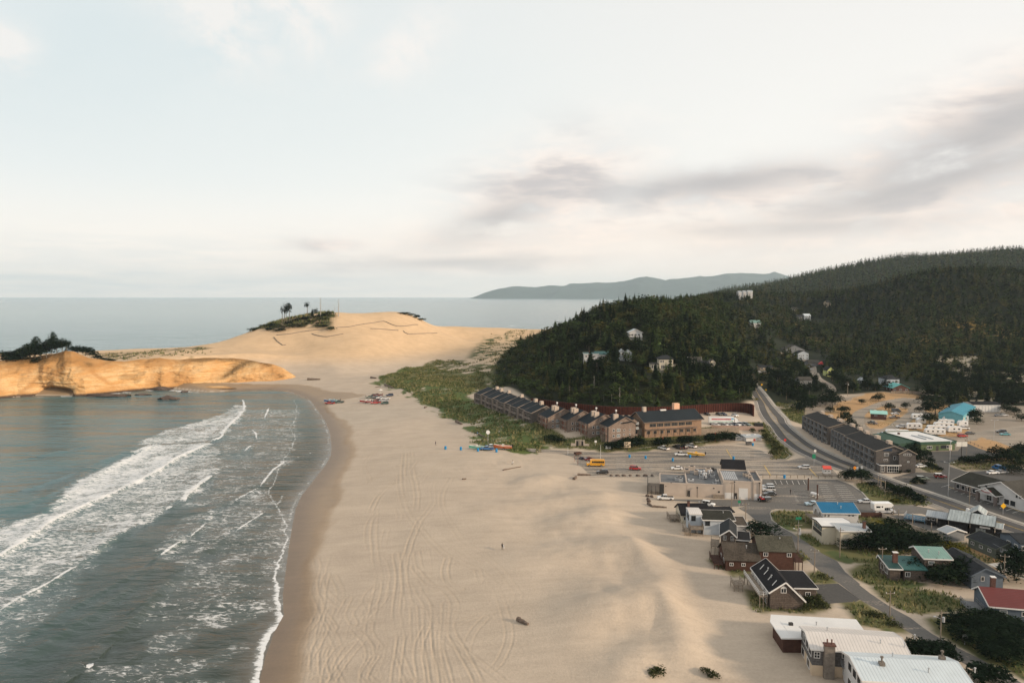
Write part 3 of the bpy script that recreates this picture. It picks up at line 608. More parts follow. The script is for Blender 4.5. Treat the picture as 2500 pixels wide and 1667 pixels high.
cave = np.exp(-((Ug - 126) / 42) ** 4) * np.exp(-(PZ / (5.2 - .0 * Ug)) ** 4); cave2 = np.exp(-((Ug - 100) / 40) ** 2) * np.exp(-((PZ - 7) / 4) ** 2)
bowl = 1.5 * np.exp(-((Ug - 545 - (tb - .5) * 60) / 38) ** 2) * np.exp(-((tb - .55) / .38) ** 2)
rib = np.exp(-((Ug - 402) / 12) ** 2) * (1 - tb * .4)
PY = PY + env * (-d) + 15 * cave + 4 * cave2 + 9 * bowl - 3.5 * rib
PX = PX + env * .8 * fbm(PX + 99, PZ, 8, 3, 218)
PZ = PZ + np.where(Tm > .9, .5 * fbm(PX, PY, 7, 3, 219), 0)
m = bpy.data.materials.new('sandstone'); N = NT(m); b = N.b; geo = N.add('ShaderNodeNewGeometry')
mp = N.add('ShaderNodeMapping'); mp.inputs['Scale'].default_value = (.10, .10, .9); mp.inputs['Rotation'].default_value = (0, .10, 0); N.link(geo.outputs['Position'], mp.inputs[0])
s1 = noise_node(N, .55, 7, .66, mp.outputs[0], 1.1).outputs[0]; s2 = noise_node(N, .05, 4, .55, geo.outputs['Position'], .8).outputs[0]; s3 = noise_node(N, 1.1, 5, .65, geo.outputs['Position']).outputs[0]
c = mixc(N, maprange(N, s1, .38, .62, 0, 1), (.50, .275, .105), (.63, .43, .225)); c = mixc(N, maprange(N, s2, .42, .62, 0, .75), c, (.40, .205, .075))
sp = N.add('ShaderNodeSeparateXYZ'); N.link(geo.outputs['Position'], sp.inputs[0])
hi = math_node(N, 'ADD', sp.outputs[2], math_node(N, 'MULTIPLY', s2, 12)); c = mixc(N, maprange(N, hi, 22, 29, 0, .65), c, (.34, .17, .055))
c = mixc(N, maprange(N, s3, .52, .68, 0, .45), c, (.24, .14, .06)); c = mixc(N, maprange(N, s1, .60, .70, 0, .5), c, (.30, .18, .08))
c = mixc(N, maprange(N, math_node(N, 'ADD', sp.outputs[2], math_node(N, 'MULTIPLY', s3, 2.4)), 2.0, 3.4, 1, 0), c, (.075, .05, .035))
sta = N.add('ShaderNodeAttribute'); sta.attribute_name = 'stain_shade'; c = mixc(N, math_node(N, 'MULTIPLY', sta.outputs['Fac'], maprange(N, s3, .35, .6, .5, 1)), c, (.095, .060, .025))
N.link(c, b.inputs['Base Color']); b.inputs['Roughness'].default_value = .9; b.inputs['Specular IOR Level'].default_value = .1
bp = N.add('ShaderNodeBump'); bp.inputs['Distance'].default_value = .9; bp.inputs['Strength'].default_value = .7; N.link(math_node(N, 'ADD', s1, math_node(N, 'MULTIPLY', s3, .5)), bp.inputs['Height']); N.link(bp.outputs[0], b.inputs['Normal'])
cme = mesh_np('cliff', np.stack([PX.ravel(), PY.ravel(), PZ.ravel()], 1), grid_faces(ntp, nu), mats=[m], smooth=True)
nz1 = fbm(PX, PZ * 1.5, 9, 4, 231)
stn_shade = np.exp(-((Ug - (515 + 100 * tb)) / (9 + 14 * tb)) ** 2) * sstep(.12, .35, tb) * .95; stn_shade = np.maximum(stn_shade, sstep(.78, .9, tb + .12 * nz1) * np.exp(-((Ug - 520) / 75) ** 4) * .8)  # slanting band paints the bowl's shade into the rock colour; crest band is vegetation
stn_shade = np.maximum(stn_shade, np.exp(-((Ug - (640 + 70 * (1 - tb))) / 24) ** 2) * sstep(.1, .4, nz1 + .3) * .8); stn_shade = np.maximum(stn_shade, sstep(.25, .5, nz1) * .45); stn_shade = np.maximum(stn_shade, sstep(.72, .9, tb + .2 * nz1) * np.exp(-((Ug - 70) / 80) ** 4) * .8)
stn_shade = np.maximum(stn_shade, np.exp(-((Ug - 215 - 60 * (.8 - tb)) / 14) ** 2) * np.exp(-((tb - .78) / .07) ** 2) * .8)
set_f(cme, 'stain_shade', np.clip(stn_shade, 0, 1).ravel()); link('cliff', cme, kind='structure')
ROCKM = m
def lumpy(name, loc, size, m, seed, n=3, rough=.28):
    """an irregular boulder"""
    import bmesh
    bm = bmesh.new(); bmesh.ops.create_icosphere(bm, subdivisions=n, radius=1)
    V = np.array([v.co[:] for v in bm.verts]); q = 1 + rough * fbm(V[:, 0] * 3 + seed, V[:, 1] * 3 + V[:, 2] * 4, 2, 3, seed) * 1.6
    V = V * q[:, None] * np.array(size) ; F = [[v.index for v in f.verts] for f in bm.faces]; bm.free()
    o = link(name, mesh_np(name, V, Ft=F, mats=[m], smooth=False)); o.location = loc; return o
DROCK = mat('wet_rock', (.085, .062, .05), .6, .4, 1.2)
k = 0
for x, y, s, lab in [(880, 895, (16, 4, 2.0), 'long low brown rock in the water below the cliff'), (1160, 884, (6, 3, 1.2), 'small dark rock awash right of the long low rock'), (1385, 918, (7, 4, 2.2), 'jagged dark rock with white water beside it off the cliff'),
                     (1310, 842, (9, 4, 2.6), 'brown boulder at the cliff foot where the waves reach'), (1510, 862, (3, 3, 1.0), 'tiny rock awash between the jagged rock and the sand'), (1750, 797, (9, 4, 3.4), 'square dark rock against the foot of the gully in the cliff'),
                     (1760, 838, (16, 6, 2.2), 'flat orange ledge where the cliff meets the beach')]:
    p = at(*ZA(x, y), z=.2); o = lumpy('sea_rock', (p[0], p[1], .1), s, ROCKM if 'orange' in lab else DROCK, 300 + k); k += 1
    o['label'] = lab; o['category'] = 'rock'; o['group'] = 'rocks at the cliff foot'
# ------------------------------------------------------------------ far headland
hp = [(1196, 722), (1200, 717), (1207, 708), (1225, 704), (1254, 702), (1290, 703), (1325, 701), (1361, 698), (1382, 697), (1392, 692), (1420, 692), (1460, 689), (1500, 690), (1531, 686), (1550, 681), (1576, 677), (1600, 680), (1626, 685), (1660, 680), (1701, 675), (1740, 674),
      (1770, 668), (1807, 666), (1840, 667), (1865, 669), (1892, 665), (1915, 672), (1940, 682), (2000, 694), (2100, 705), (2300, 712)]
HY = 20000.0; hu = np.linspace(1196, 2300, 260); hv = np.interp(hu, [p[0] for p in hp], [p[1] for p in hp]) + .7 * fbm(hu, hu * 0, 14, 3, 250)
hz = np.array([at(a, c_, Y=HY)[2] for a, c_ in zip(hu, hv)]); hx = np.array([at(a, 700, Y=HY)[0] for a in hu])
sx = np.linspace(-1.0, 1.3, 46); V = []
for s in sx:
    prf = np.maximum(1 - abs(s) ** 1.5, -.05); V.append(np.stack([hx + s * 600, HY + s * np.maximum(hz * 3.2, 200) + 0 * hx, hz * prf * (1 + .22 * fbm(hx, hx * 0 + s * 1900, 800, 4, 251) * (abs(s) > .05)) - 2], 1))
headm = mat('headland_forest', (.030, .045, .034), .9, .35, .004)
link('headland', mesh_np('headland', np.concatenate(V), grid_faces(len(sx), len(hu)), mats=[headm], smooth=True), kind='structure')
# ------------------------------------------------------------------ foliage
def leafmat(name, c1, c2, c3=None, p3=.0, tone=.35):
    m = bpy.data.materials.new(name); N = NT(m); b = N.b
    g = N.add('ShaderNodeNewGeometry'); oi = N.add('ShaderNodeObjectInfo'); ta_ = N.add('ShaderNodeAttribute'); ta_.attribute_name = 'tone'
    lo = noise_node(N, .045, 3, .6, g.outputs['Position']).outputs[0]; md = noise_node(N, .5, 3, .6, g.outputs['Position']).outputs[0]
    r = math_node(N, 'ADD', math_node(N, 'MULTIPLY', g.outputs['Random Per Island'], .35), math_node(N, 'ADD', math_node(N, 'MULTIPLY', lo, .55), math_node(N, 'MULTIPLY', md, .45)))
    r = math_node(N, 'ADD', r, math_node(N, 'SUBTRACT', math_node(N, 'ADD', math_node(N, 'MULTIPLY', ta_.outputs['Fac'], .9), math_node(N, 'MULTIPLY', oi.outputs['Random'], .3)), .52))
    c = mixc(N, maprange(N, r, .35, 1.25, 0, 1), tuple(c1), tuple(c2))
    if c3:
        c = mixc(N, maprange(N, math_node(N, 'ADD', math_node(N, 'MULTIPLY', lo, .6), math_node(N, 'MULTIPLY', ta_.outputs['Fac'], .5)), .60 - p3, .70 - p3, 0, .85), c, tuple(c3))
    N.link(c, b.inputs['Base Color']); b.inputs['Roughness'].default_value = .85; b.inputs['Specular IOR Level'].default_value = .04
    MATS[name] = m; return m
FOL_F = leafmat('forest_foliage', (.004, .010, .004), (.056, .084, .026), (.060, .052, .018), -.04)
FOL_P = leafmat('pine_foliage', (.006, .014, .007), (.050, .074, .026))
FOL_G = leafmat('green_foliage', (.030, .055, .014), (.10, .14, .035))
FOL_S = leafmat('scrub_foliage', (.030, .036, .014), (.10, .105, .040), (.12, .085, .03), .02)
FOL_Y = leafmat('broom_flowers', (.10, .09, .010), (.55, .36, .02))
GRS = leafmat('beach_grass', (.060, .080, .026), (.19, .205, .085), (.25, .21, .10), .0)
BARK = mat('bark', (.12, .10, .08), .9, .3, 2.0); BARKW = mat('pale_bark', (.33, .31, .28), .9, .2, 2.0)
def tri_conifer(h, r, n, seed, lo=.1, droop=.25):
    g = np.random.default_rng(seed); f = lo + (1 - lo) * (g.random(n) ** .85); f = np.sort(f)
    R = r * (1.02 - f) ** .85 * (.65 + .5 * g.random(n)); a = g.random(n) * 6.283; w = .38 + .3 * g.random(n); z = f * h
    ca, sa_ = np.cos(a), np.sin(a); T = np.empty((n, 3, 3))
    T[:, 0] = np.stack([-.12 * R * ca, -.12 * R * sa_, z + R * .25], 1)
    for k_, s in ((1, -1), (2, 1)):
        aa = a + s * w; T[:, k_] = np.stack([R * np.cos(aa), R * np.sin(aa), z - R * droop + g.normal(0, .04 * h, n) * (1 - f)], 1)
    top = np.array([[[-.05 * r, 0, h * .9], [.05 * r, .05 * r, h * .9], [0, 0, h * 1.05]], [[0, -.06 * r, h * .88], [0, .06 * r, h * .88], [0, 0, h * 1.04]]])
    return np.concatenate([T, top])
def tri_bush(rx, rz, n, seed, lobes=6, leaf=.22, base=0.0, flat=1.0):
    """crown of leaf clumps on several lobes with gaps between them"""
    g = np.random.default_rng(seed); out = []
    for i in range(lobes):
        a = g.random() * 6.283; q = rx * (.0 if i == 0 else .35 + .35 * g.random()); lr = rx * (.42 + .28 * g.random()); cx, cy, cz = q * math.cos(a), q * math.sin(a), base + rz * (.35 + .4 * g.random() * (1 - q / rx))
        k_ = n // lobes; d_ = g.normal(size=(k_, 3)); d_[:, 2] = np.abs(d_[:, 2]) * 1.0 - .25; d_ /= np.linalg.norm(d_, axis=1)[:, None]; rr = (.72 + .4 * g.random(k_))[:, None]
        c_ = np.array([cx, cy, cz]) + d_ * rr * np.array([lr, lr, lr * rz / rx * flat]); s = leaf * rx * (.55 + .7 * g.random((k_, 1, 1)))
        T = c_[:, None] + g.normal(size=(k_, 3, 3)) * s * np.array([.75, .75, .5]); out.append(T)
    T = np.concatenate(out); T[..., 2] = np.maximum(T[..., 2], base * .6); return T
def tris_mesh(name, T, mats, idx=None, tone=None):
    n = len(T); me = mesh_np(name, T.reshape(-1, 3), Ft=np.arange(n * 3).reshape(-1, 3), mats=mats, mat_idx=idx)
    if tone is not None: set_f(me, 'tone', np.repeat(tone, 3))
    return me
def trunk_tris(h, r0, r1=None, lean=(0, 0), n=6, z0=-.5):
    r1 = r0 * .35 if r1 is None else r1; out = []
    for i in range(n):
        a, b_ = 6.283 * i / n, 6.283 * (i + 1) / n
        p = lambda q, r, z, k_: np.array([r * math.cos(q) + lean[0] * k_, r * math.sin(q) + lean[1] * k_, z])
        A, B, C_, D = p(a, r0, z0, 0), p(b_, r0, z0, 0), p(b_, r1, h, 1), p(a, r1, h, 1); out += [[A, B, C_], [A, C_, D]]
    return np.array(out)
def scatter_mesh(name, variants, P, S, rot, tone, mats, Zs=None):
    """merge many copies into one mesh"""
    g = np.random.default_rng(5); vi = g.integers(0, len(variants), len(P)); TT = []; TO = []
    for k_, v in enumerate(variants):
        ii = np.nonzero(vi == k_)[0]
        if not len(ii): continue
        c_, s = np.cos(rot[ii])[:, None, None], np.sin(rot[ii])[:, None, None]; q = v[None] * S[ii][:, None, None, None] if S.ndim == 1 else v[None] * S[ii][:, None, None, :]
        x_ = q[..., 0] * c_ - q[..., 1] * s; y_ = q[..., 0] * s + q[..., 1] * c_
        W = np.stack([x_, y_, q[..., 2]], -1) + P[ii][:, None, None, :]; TT.append(W.reshape(-1, 3, 3)); TO.append(np.repeat(tone[ii], v.shape[0]))
    return tris_mesh(name, np.concatenate(TT), mats, tone=np.concatenate(TO))
def road_clear(x, y): return np.zeros(np.shape(x), bool)
CLEAR = []   # (x, y, r): where houses stand in the woods
for l in [[(1445, 876, 530, 12), (1411, 870, 540, 16), (1555, 903, 500, 17), (1722, 905, 520, 16), (1550, 818, 600, 13), (1500, 868, 560, 9), (1850, 791, 1000, 16), (1965, 780, 1150, 26), (1975, 760, 1300, 10), (1856, 898, 720, 18), (1930, 850, 900, 30), (1975, 872, 850, 18), (1962, 900, 760, 14),
           (1990, 890, 740, 14), (2025, 910, 690, 16), (1950, 930, 640, 10), (1985, 935, 610, 10), (2112, 925, 640, 9), (2180, 935, 610, 20), (2070, 925, 640, 8), (1945, 860, 880, 20), (1880, 885, 760, 10)]]:
    for u, v, Yq, r in l: p = at(u, v); CLEAR.append((p[0], p[1], r))
BACKROAD = smooth_line([at(u, v)[:2] for u, v in [(1880, 1000), (1930, 990), (1975, 985), (2010, 970), (2030, 955), (2025, 940), (2005, 928), (1992, 915), (1985, 900), (1975, 885), (1950, 872), (1920, 866), (1905, 860)]], 4)
SIDE = (SX[:1] * 0)
def keep_mask(x, y):
    k_ = np.ones(len(x), bool)
    for cx, cy, r in CLEAR: k_ &= ((x - cx) ** 2 + ((y - cy + r * .55) * .7) ** 2) > r * r
    k_ &= seg_dist(x, y, BACKROAD)[0] > 7
    q1, q2 = fbm(x, y, 45, 5, 31), fbm(x, y, 6, 4, 32)
    for P_ in list(SANDY.values()): k_ &= ~((inside(x + 14 * q2 + 20 * q1, y + 10 * q2 + 30 * q1, P_)) & (RNG.random(len(x)) < .86))
    return k_
def jgrid(x0, x1, y0, y1, s):
    gx, gy = np.meshgrid(np.arange(x0, x1, s), np.arange(y0, y1, s)); gx, gy = gx.ravel(), gy.ravel()
    return gx + RNG.uniform(-.45, .45, len(gx)) * s, gy + RNG.uniform(-.45, .45, len(gy)) * s
con_a = [tri_conifer(1, .24 + .03 * i, 110, 20 + i) for i in range(5)]
con_b = [tri_conifer(1, .27 + .03 * i, 46, 30 + i) for i in range(5)]
con_c = [tri_conifer(1, .30 + .04 * i, 20, 40 + i) for i in range(4)]
rnd_a = [tri_bush(.42, .75, 150, 50 + i, 7, .2, .12) for i in range(4)]
rnd_b = [tri_bush(.40, .75, 60, 60 + i, 5, .26, .1) for i in range(4)]
# wooded hill
x, y = jgrid(-20, 420, 400, 1500, 5.4); kk = inside(x, y, WOOD1) & keep_mask(x, y); x, y = x[kk], y[kk]
# left flank is low wind-clipped scrub; the top carries the tall trees
flank = 1 - sstep(-8, 50, x + .1 * (y - 560)); low = sstep(468, 425, y)
Hh = (7.5 + 9 * RNG.random(len(x)) ** 1.6) * (1 - .5 * flank) * (1 - .35 * low); dens = RNG.random(len(x)) < (1 - .1 * low); x, y, Hh, flank, low = x[dens], y[dens], Hh[dens], flank[dens], low[dens]
Pz = height(x, y) - .4; P = np.stack([x, y, Pz], 1); tone = RNG.random(len(x)); isc = (RNG.random(len(x)) < .45) & (flank < .6)
vis = y < 760
# the nearest trees of the hill and the slope are separate objects
score = np.where(vis & (Hh > 6.5), Hh / y * (1 + .3 * RNG.random(len(x))), 0); ind = set(np.argsort(-score)[:170].tolist())
nx, ny = jgrid(180, 520, 470, 760, 7.0); k2 = inside(nx, ny, WOOD2) & keep_mask(nx, ny); nx, ny = nx[k2], ny[k2]
nh = 6.5 + 6 * RNG.random(len(nx)); nz_ = height(nx, ny) - .4; near2 = np.argsort(-(nh / ny))[:125]
IND = [(x[i], y[i], Pz[i], Hh[i], isc[i], 'hill') for i in ind] + [(nx[i], ny[i], nz_[i], nh[i], RNG.random() < .5, 'slope') for i in near2]
rest = np.array([i not in ind for i in range(len(x))]); rc = rest & isc; rr_ = rest & ~isc
S3 = lambda h_, w_=1.0: np.stack([h_ * w_, h_ * w_, h_], 1)
o = link('forest', scatter_mesh('forest_hill', con_a, P[rc], S3(Hh[rc], 1.05), RNG.random(rc.sum()) * 6, tone[rc], [FOL_F]), kind='stuff', label='dark conifer wood covering the steep hill above the inn', category='forest')
Hr = Hh[rr_] * .80; o = link('woodland', scatter_mesh('woodland', rnd_a, P[rr_], S3(Hr, 1.45), RNG.random(rr_.sum()) * 6, tone[rr_], [FOL_F]), kind='stuff', label='rounded wind-clipped trees and scrub on the flank of the steep hill', category='woodland')
# slope and ridge on the right
x2, y2 = jgrid(150, 1500, 480, 1620, 8.4); k2 = inside(x2, y2, WOOD2) & keep_mask(x2, y2) & (x2 / y2 < .86) & (y2 > 640) ; x2, y2 = x2[k2], y2[k2]
rest2 = np.array([i not in set(near2.tolist()) for i in range(len(nx))])
x2 = np.concatenate([x2[y2 > 0], nx[rest2]]); y2 = np.concatenate([y2, ny[rest2]]); z2 = height(x2, y2) - .5
h2 = (8 + 9 * RNG.random(len(x2)) ** 1.5) * (.62 + .38 * sstep(560, 800, y2)); P2 = np.stack([x2, y2, z2], 1); t2 = RNG.random(len(x2)); c2 = RNG.random(len(x2)) < .62
link('forest', scatter_mesh('forest_slope', con_b, P2[c2], S3(h2[c2], 1.1), RNG.random(c2.sum()) * 6, t2[c2], [FOL_F]), kind='stuff', label='dark conifer forest on the near wooded slope right of the village', category='forest')
link('woodland', scatter_mesh('woodland_slope', rnd_b, P2[~c2], S3(h2[~c2] * .8, 1.2), RNG.random((~c2).sum()) * 6, t2[~c2], [FOL_F]), kind='stuff', label='broadleaf trees mixed into the near wooded slope', category='woodland')
x3, y3 = jgrid(450, 2300, 1600, 2900, 15.0); k3 = inside(x3, y3, WOOD2) & (x3 / y3 < .86); x3, y3 = x3[k3], y3[k3]; z3 = height(x3, y3) - 1; h3 = 15 + 11 * RNG.random(len(x3))
link('forest', scatter_mesh('forest_ridge', con_c, np.stack([x3, y3, z3], 1), S3(h3, 1.25), RNG.random(len(x3)) * 6, RNG.random(len(x3)), [FOL_F]), kind='stuff', label='forest on the long far ridge against the sky', category='forest')
# single trees at the front of the woods
def tree_mesh(kind, h, seed):
    if kind == 'con': T = tri_conifer(h, h * .27, 240, seed, .12)
    else: T = tri_bush(h * .40, h * .7, 420, seed, 8, .15, h * .14)
    return tris_mesh('crown', T, [FOL_F]), tris_mesh('trunk', trunk_tris(h * .8, h * .022), [BARK])
CM = [tree_mesh('con', 10, 400 + i) for i in range(5)]; RM = [tree_mesh('rnd', 8, 420 + i) for i in range(4)]
for i, (a, b_, c_, h_, con, where) in enumerate(IND):
    o = link('conifer_tree' if con else 'round_tree', None); [link(q_, me_, o) for q_, me_ in zip(('crown', 'trunk'), CM[i % 5] if con else RM[i % 4])]; s = h_ / 10 if con else h_ / 9.5; o.scale = (s * 1.1, s * 1.1, s); o.location = (a, b_, c_); o.rotation_euler = (0, 0, RNG.random() * 6.28)
    o['category'] = 'tree'
    if where == 'hill': o['label'] = 'dark pointed conifer in the wood on the steep hill above the inn' if con else 'rounded dark tree in the wood on the steep hill above the inn'; o['group'] = o['label'].replace('conifer in', 'conifers in').replace('tree in', 'trees in')
    else: o['label'] = 'dark pointed conifer at the front edge of the wooded slope' if con else 'rounded dark tree at the front edge of the wooded slope'; o['group'] = o['label'].replace('conifer at', 'conifers at').replace('tree at', 'trees at')
# shore pines, shrubs, bushes: each a thing with trunk and crown
PINE = []
def pine_proto(h, rx, seed, m, n=520, lobes=9, leaf=.13, base=.22):
    T = tri_bush(rx, h * (1 - base) * 1.05, n, seed, lobes, leaf, h * base, .8); return tris_mesh('crown', T, [m]), tris_mesh('trunk', trunk_tris(h * .7, h * .03), [BARK])
PM = [pine_proto(6, 3.0, 500 + i, FOL_P, 900, 11, .13, .02) for i in range(5)]; PL = [pine_proto(3, 2.4, 520 + i, FOL_P, 640, 8, .15, .0) for i in range(4)]
GM = [pine_proto(7, 3.4, 540 + i, FOL_G, 900, 11, .12, .05) for i in range(2)]; SM_ = [pine_proto(2, 2.0, 560 + i, FOL_S, 330, 6, .16, .02) for i in range(3)]; YM = [pine_proto(2, 1.8, 580 + i, FOL_Y, 260, 6, .14, .05) for i in range(2)]
def plant(kind, name, p, h, w, label, group=None, cat='tree'):
    L = {'pine': (PM, 6, 3.0), 'low': (PL, 3, 2.4), 'green': (GM, 7, 3.4), 'scrub': (SM_, 2, 2.0), 'broom': (YM, 2, 1.8)}[kind]; i = random.randrange(len(L[0])); cr, tk = L[0][i]
    e = link(name, None, label=label, category=cat, group=group); e.location = p; e.rotation_euler = (0, 0, random.random() * 6.28); e.scale = (w / 2 / L[2], w / 2 / L[2], h / L[1])
    link('crown', cr, e); link('trunk', tk, e); return e
# grass: one mass of tufts
def tuft(seed, n=5):
    g = np.random.default_rng(seed); a = g.random(n) * 6.283; r = .25 + .5 * g.random(n); h = .5 + .5 * g.random(n); w = .16
    T = np.empty((n, 3, 3)); q = g.normal(0, .22, (n, 2))
    T[:, 0] = np.stack([q[:, 0] - w * np.sin(a), q[:, 1] + w * np.cos(a), -.1 + 0 * a], 1); T[:, 1] = np.stack([q[:, 0] + w * np.sin(a), q[:, 1] - w * np.cos(a), -.1 + 0 * a], 1); T[:, 2] = np.stack([q[:, 0] + r * np.cos(a), q[:, 1] + r * np.sin(a), h], 1); return T
TF = [tuft(700 + i) for i in range(6)]
gp = []; gs = []
def sow(P_, spacing, s0, s1, thr=-.2, jag=3):
    x_, y_ = jgrid(P_[:, 0].min() - 3, P_[:, 0].max() + 3, P_[:, 1].min() - 3, P_[:, 1].max() + 3, spacing)
    nf_ = fbm(x_ * .9 + y_ * .5, (y_ * .9 - x_ * .5) * .22, 6, 3, 35) * (jag > 3.5); k_ = (soft_poly(x_ + jag * fbm(x_, y_, 5, 2, 720) + 7 * nf_, y_ + 2 * jag * fbm(x_, y_, 6, 2, 721) + 9 * nf_, P_, 1.0) > .5) & (fbm(x_, y_, 7, 3, 722) > thr)
    x_, y_ = x_[k_], y_[k_]
    if len(x_): gp.append(np.stack([x_, y_, height(x_, y_)], 1)); gs.append(RNG.uniform(s0, s1, len(x_)))
for k, (P_, c_, dn) in GRASS.items(): sow(P_, 1.25, .7, 1.7, -.22 if dn == 1 else .08, 4)
sow(PATCHY, 1.9, .8, 2.0, .22)
for k, P_ in GREENS.items(): sow(P_, .85, .45, 1.15, -.35, 1.2)
sow(SCRUB, 2.0, 1.4, 3.6, -.25); sow(np.array([(-350, 640), (-288, 650), (-278, 695), (-330, 730), (-400, 700)]), 3.2, 1, 2.4, .1)
for P_ in OCHRE.values(): sow(P_, 1.6, .3, .7, .25, 1.5)
gp = np.concatenate(gp); gs = np.concatenate(gs)
link('beach_grass', scatter_mesh('beach_grass', TF, gp, gs, RNG.random(len(gp)) * 6, RNG.random(len(gp)), [GRS]), kind='stuff', label='clumps of green and straw beach grass on dunes and verges', category='grass')
# ------------------------------------------------------------------ roads, lots, kerbs, paint
def asphalt(name, c1, c2, sand=.35, stretch=(.15, 1.0, 1), rot=0.05, sc=.16):
    m = bpy.data.materials.new(name); N = NT(m); b = N.b; g = N.add('ShaderNodeNewGeometry')
    mp = N.add('ShaderNodeMapping'); mp.inputs['Scale'].default_value = stretch; mp.inputs['Rotation'].default_value = (0, 0, rot); N.link(g.outputs['Position'], mp.inputs[0])
    a = noise_node(N, sc, 6, .66, mp.outputs[0], .5).outputs[0]; f_ = noise_node(N, 1.8, 5, .6, g.outputs['Position']).outputs[0]; l = noise_node(N, .05, 4, .6, g.outputs['Position']).outputs[0]
    c = mixc(N, maprange(N, math_node(N, 'ADD', math_node(N, 'MULTIPLY', f_, .5), math_node(N, 'MULTIPLY', l, .5)), .38, .62, 0, 1), tuple(c1), tuple(c2))
    s_ = math_node(N, 'ADD', math_node(N, 'MULTIPLY', a, .7), math_node(N, 'MULTIPLY', f_, .3))
    c = mixc(N, maprange(N, s_, .60 - sand * .28, .72 - sand * .28, 0, .85, True), c, (.34, .285, .225))
    N.link(c, b.inputs['Base Color']); b.inputs['Roughness'].default_value = .9; b.inputs['Specular IOR Level'].default_value = .25; MATS[name] = m; return m
ASPH_ROAD = asphalt('asphalt_road', (.055, .054, .055), (.080, .078, .076), .03)
ASPH_STREET = asphalt('asphalt_street', (.095, .092, .087), (.14, .132, .12), .22)
ASPH_LOT = asphalt('asphalt_lot', (.115, .107, .096), (.165, .15, .132), .55, (.10, .9, 1), 0.02, .22)
ASPH_DARK = asphalt('asphalt_dark', (.060, .059, .057), (.088, .084, .078), .14)
CONC = asphalt('road_shoulder', (.185, .17, .15), (.25, .225, .195), .35, (.3, 1, 1)); GRAVEL = asphalt('gravel_track', (.20, .175, .145), (.27, .235, .19), .4)
KERBM = mat('kerb_concrete', (.33, .31, .275), .85, .2, .8); PAINTW = mat('road_paint_white', (.62, .60, .56), .7, .25, 1.0); PAINTY = mat('road_paint_yellow', (.42, .30, .11), .7, .35, 1.0)
def sheet(name, P_, z, m, kind='structure'):
    me = bpy.data.meshes.new(name); me.from_pydata([(p[0], p[1], z) for p in P_], [], [list(range(len(P_)))]); me.materials.append(m)
    import bmesh
    bm = bmesh.new(); bm.from_mesh(me); bmesh.ops.triangulate(bm, faces=bm.faces[:]); bm.normal_update()
    if bm.faces and sum(f.normal.z * f.calc_area() for f in bm.faces) < 0: bmesh.ops.reverse_faces(bm, faces=bm.faces[:])
    bm.to_mesh(me); bm.free(); return link(name, me, kind=kind)
def ribbon_data(C_, w0, dz=.05, off=0.0, step=2.5, drape=True, w1=None):
    C_ = np.asarray(C_, float); L = np.concatenate([[0], np.cumsum(np.hypot(*np.diff(C_, axis=0).T))]); n = max(2, int(L[-1] / step)); s = np.linspace(0, L[-1], n)
    x_ = np.interp(s, L, C_[:, 0]); y_ = np.interp(s, L, C_[:, 1]); tx, ty = np.gradient(x_), np.gradient(y_); q = np.hypot(tx, ty); tx, ty = tx / q, ty / q
    w_ = np.linspace(w0, w1 if w1 else w0, n); V = []
    for f_ in np.linspace(-.5, .5, 7): V.append(np.stack([x_ - ty * (off + f_ * w_), y_ + tx * (off + f_ * w_)], 1))
    V = np.stack(V, 1).reshape(-1, 2); z_ = height(V[:, 0], V[:, 1]); z_ = z_.reshape(n, 7); z_ = z_.ravel() + dz
    return np.column_stack([V, z_]), grid_faces(n, 7)[:, ::-1]
def ribbon(name, C_, w0, m, **kw):
    V, F_ = ribbon_data(C_, w0, **kw); return link(name, mesh_np(name, V, F_, mats=[m]), kind='structure')
mx = lambda *ls: np.array([at(*Z(x_, y_), z=VZ)[:2] for Z, l in ls for x_, y_ in l])
ZK1 = lambda x_, y_: (1300 + x_ / 4.276, 1000 + y_ / 4.276)
LOT1 = mx((ZK, [(-60, 400), (330, 425), (600, 440), (900, 445)]), (ZG, [(0, 262), (430, 205), (1060, 140), (1440, 110), (1700, 150), (1830, 250), (1850, 322), (2000, 345), (2130, 320)]),
          (ZF, [(300, 850), (420, 895), (520, 965), (585, 1030), (0, 1020)]), (ZG, [(1700, 520), (1400, 530), (460, 525), (380, 522)]), (ZK, [(1270, 683), (600, 688), (560, 640), (470, 560), (430, 500), (330, 465), (0, 440), (-60, 425)]))
sheet('car_park', LOT1, VZ + .02, ASPH_LOT)
LOT2 = mx((ZG, [(1700, 560), (2352, 565)]), (ZF, [(560, 1062), (700, 1112), (800, 1180), (905, 1300), (1300, 1310), (1420, 1330), (1700, 1382), (1500, 1420), (1365, 1385), (1110, 1390), (500, 1360), (0, 1345)]), (ZG, [(2352, 905), (1850, 905), (1800, 920), (1770, 980), (1700, 960), (1500, 870), (1340, 880), (1200, 870), (1100, 860), (1000, 830), (700, 810), (640, 790), (1690, 800)]))
sheet('side_road', LOT2, VZ + .024, ASPH_STREET)
dark2 = [mx((ZG, [(2045, 680), (2200, 685), (2290, 830), (2130, 835)])), mx((ZG, [(1790, 565), (2200, 570), (2215, 625), (1850, 630)]))]
for P_ in dark2: sheet('parking_bay', P_, VZ + .036, ASPH_DARK)
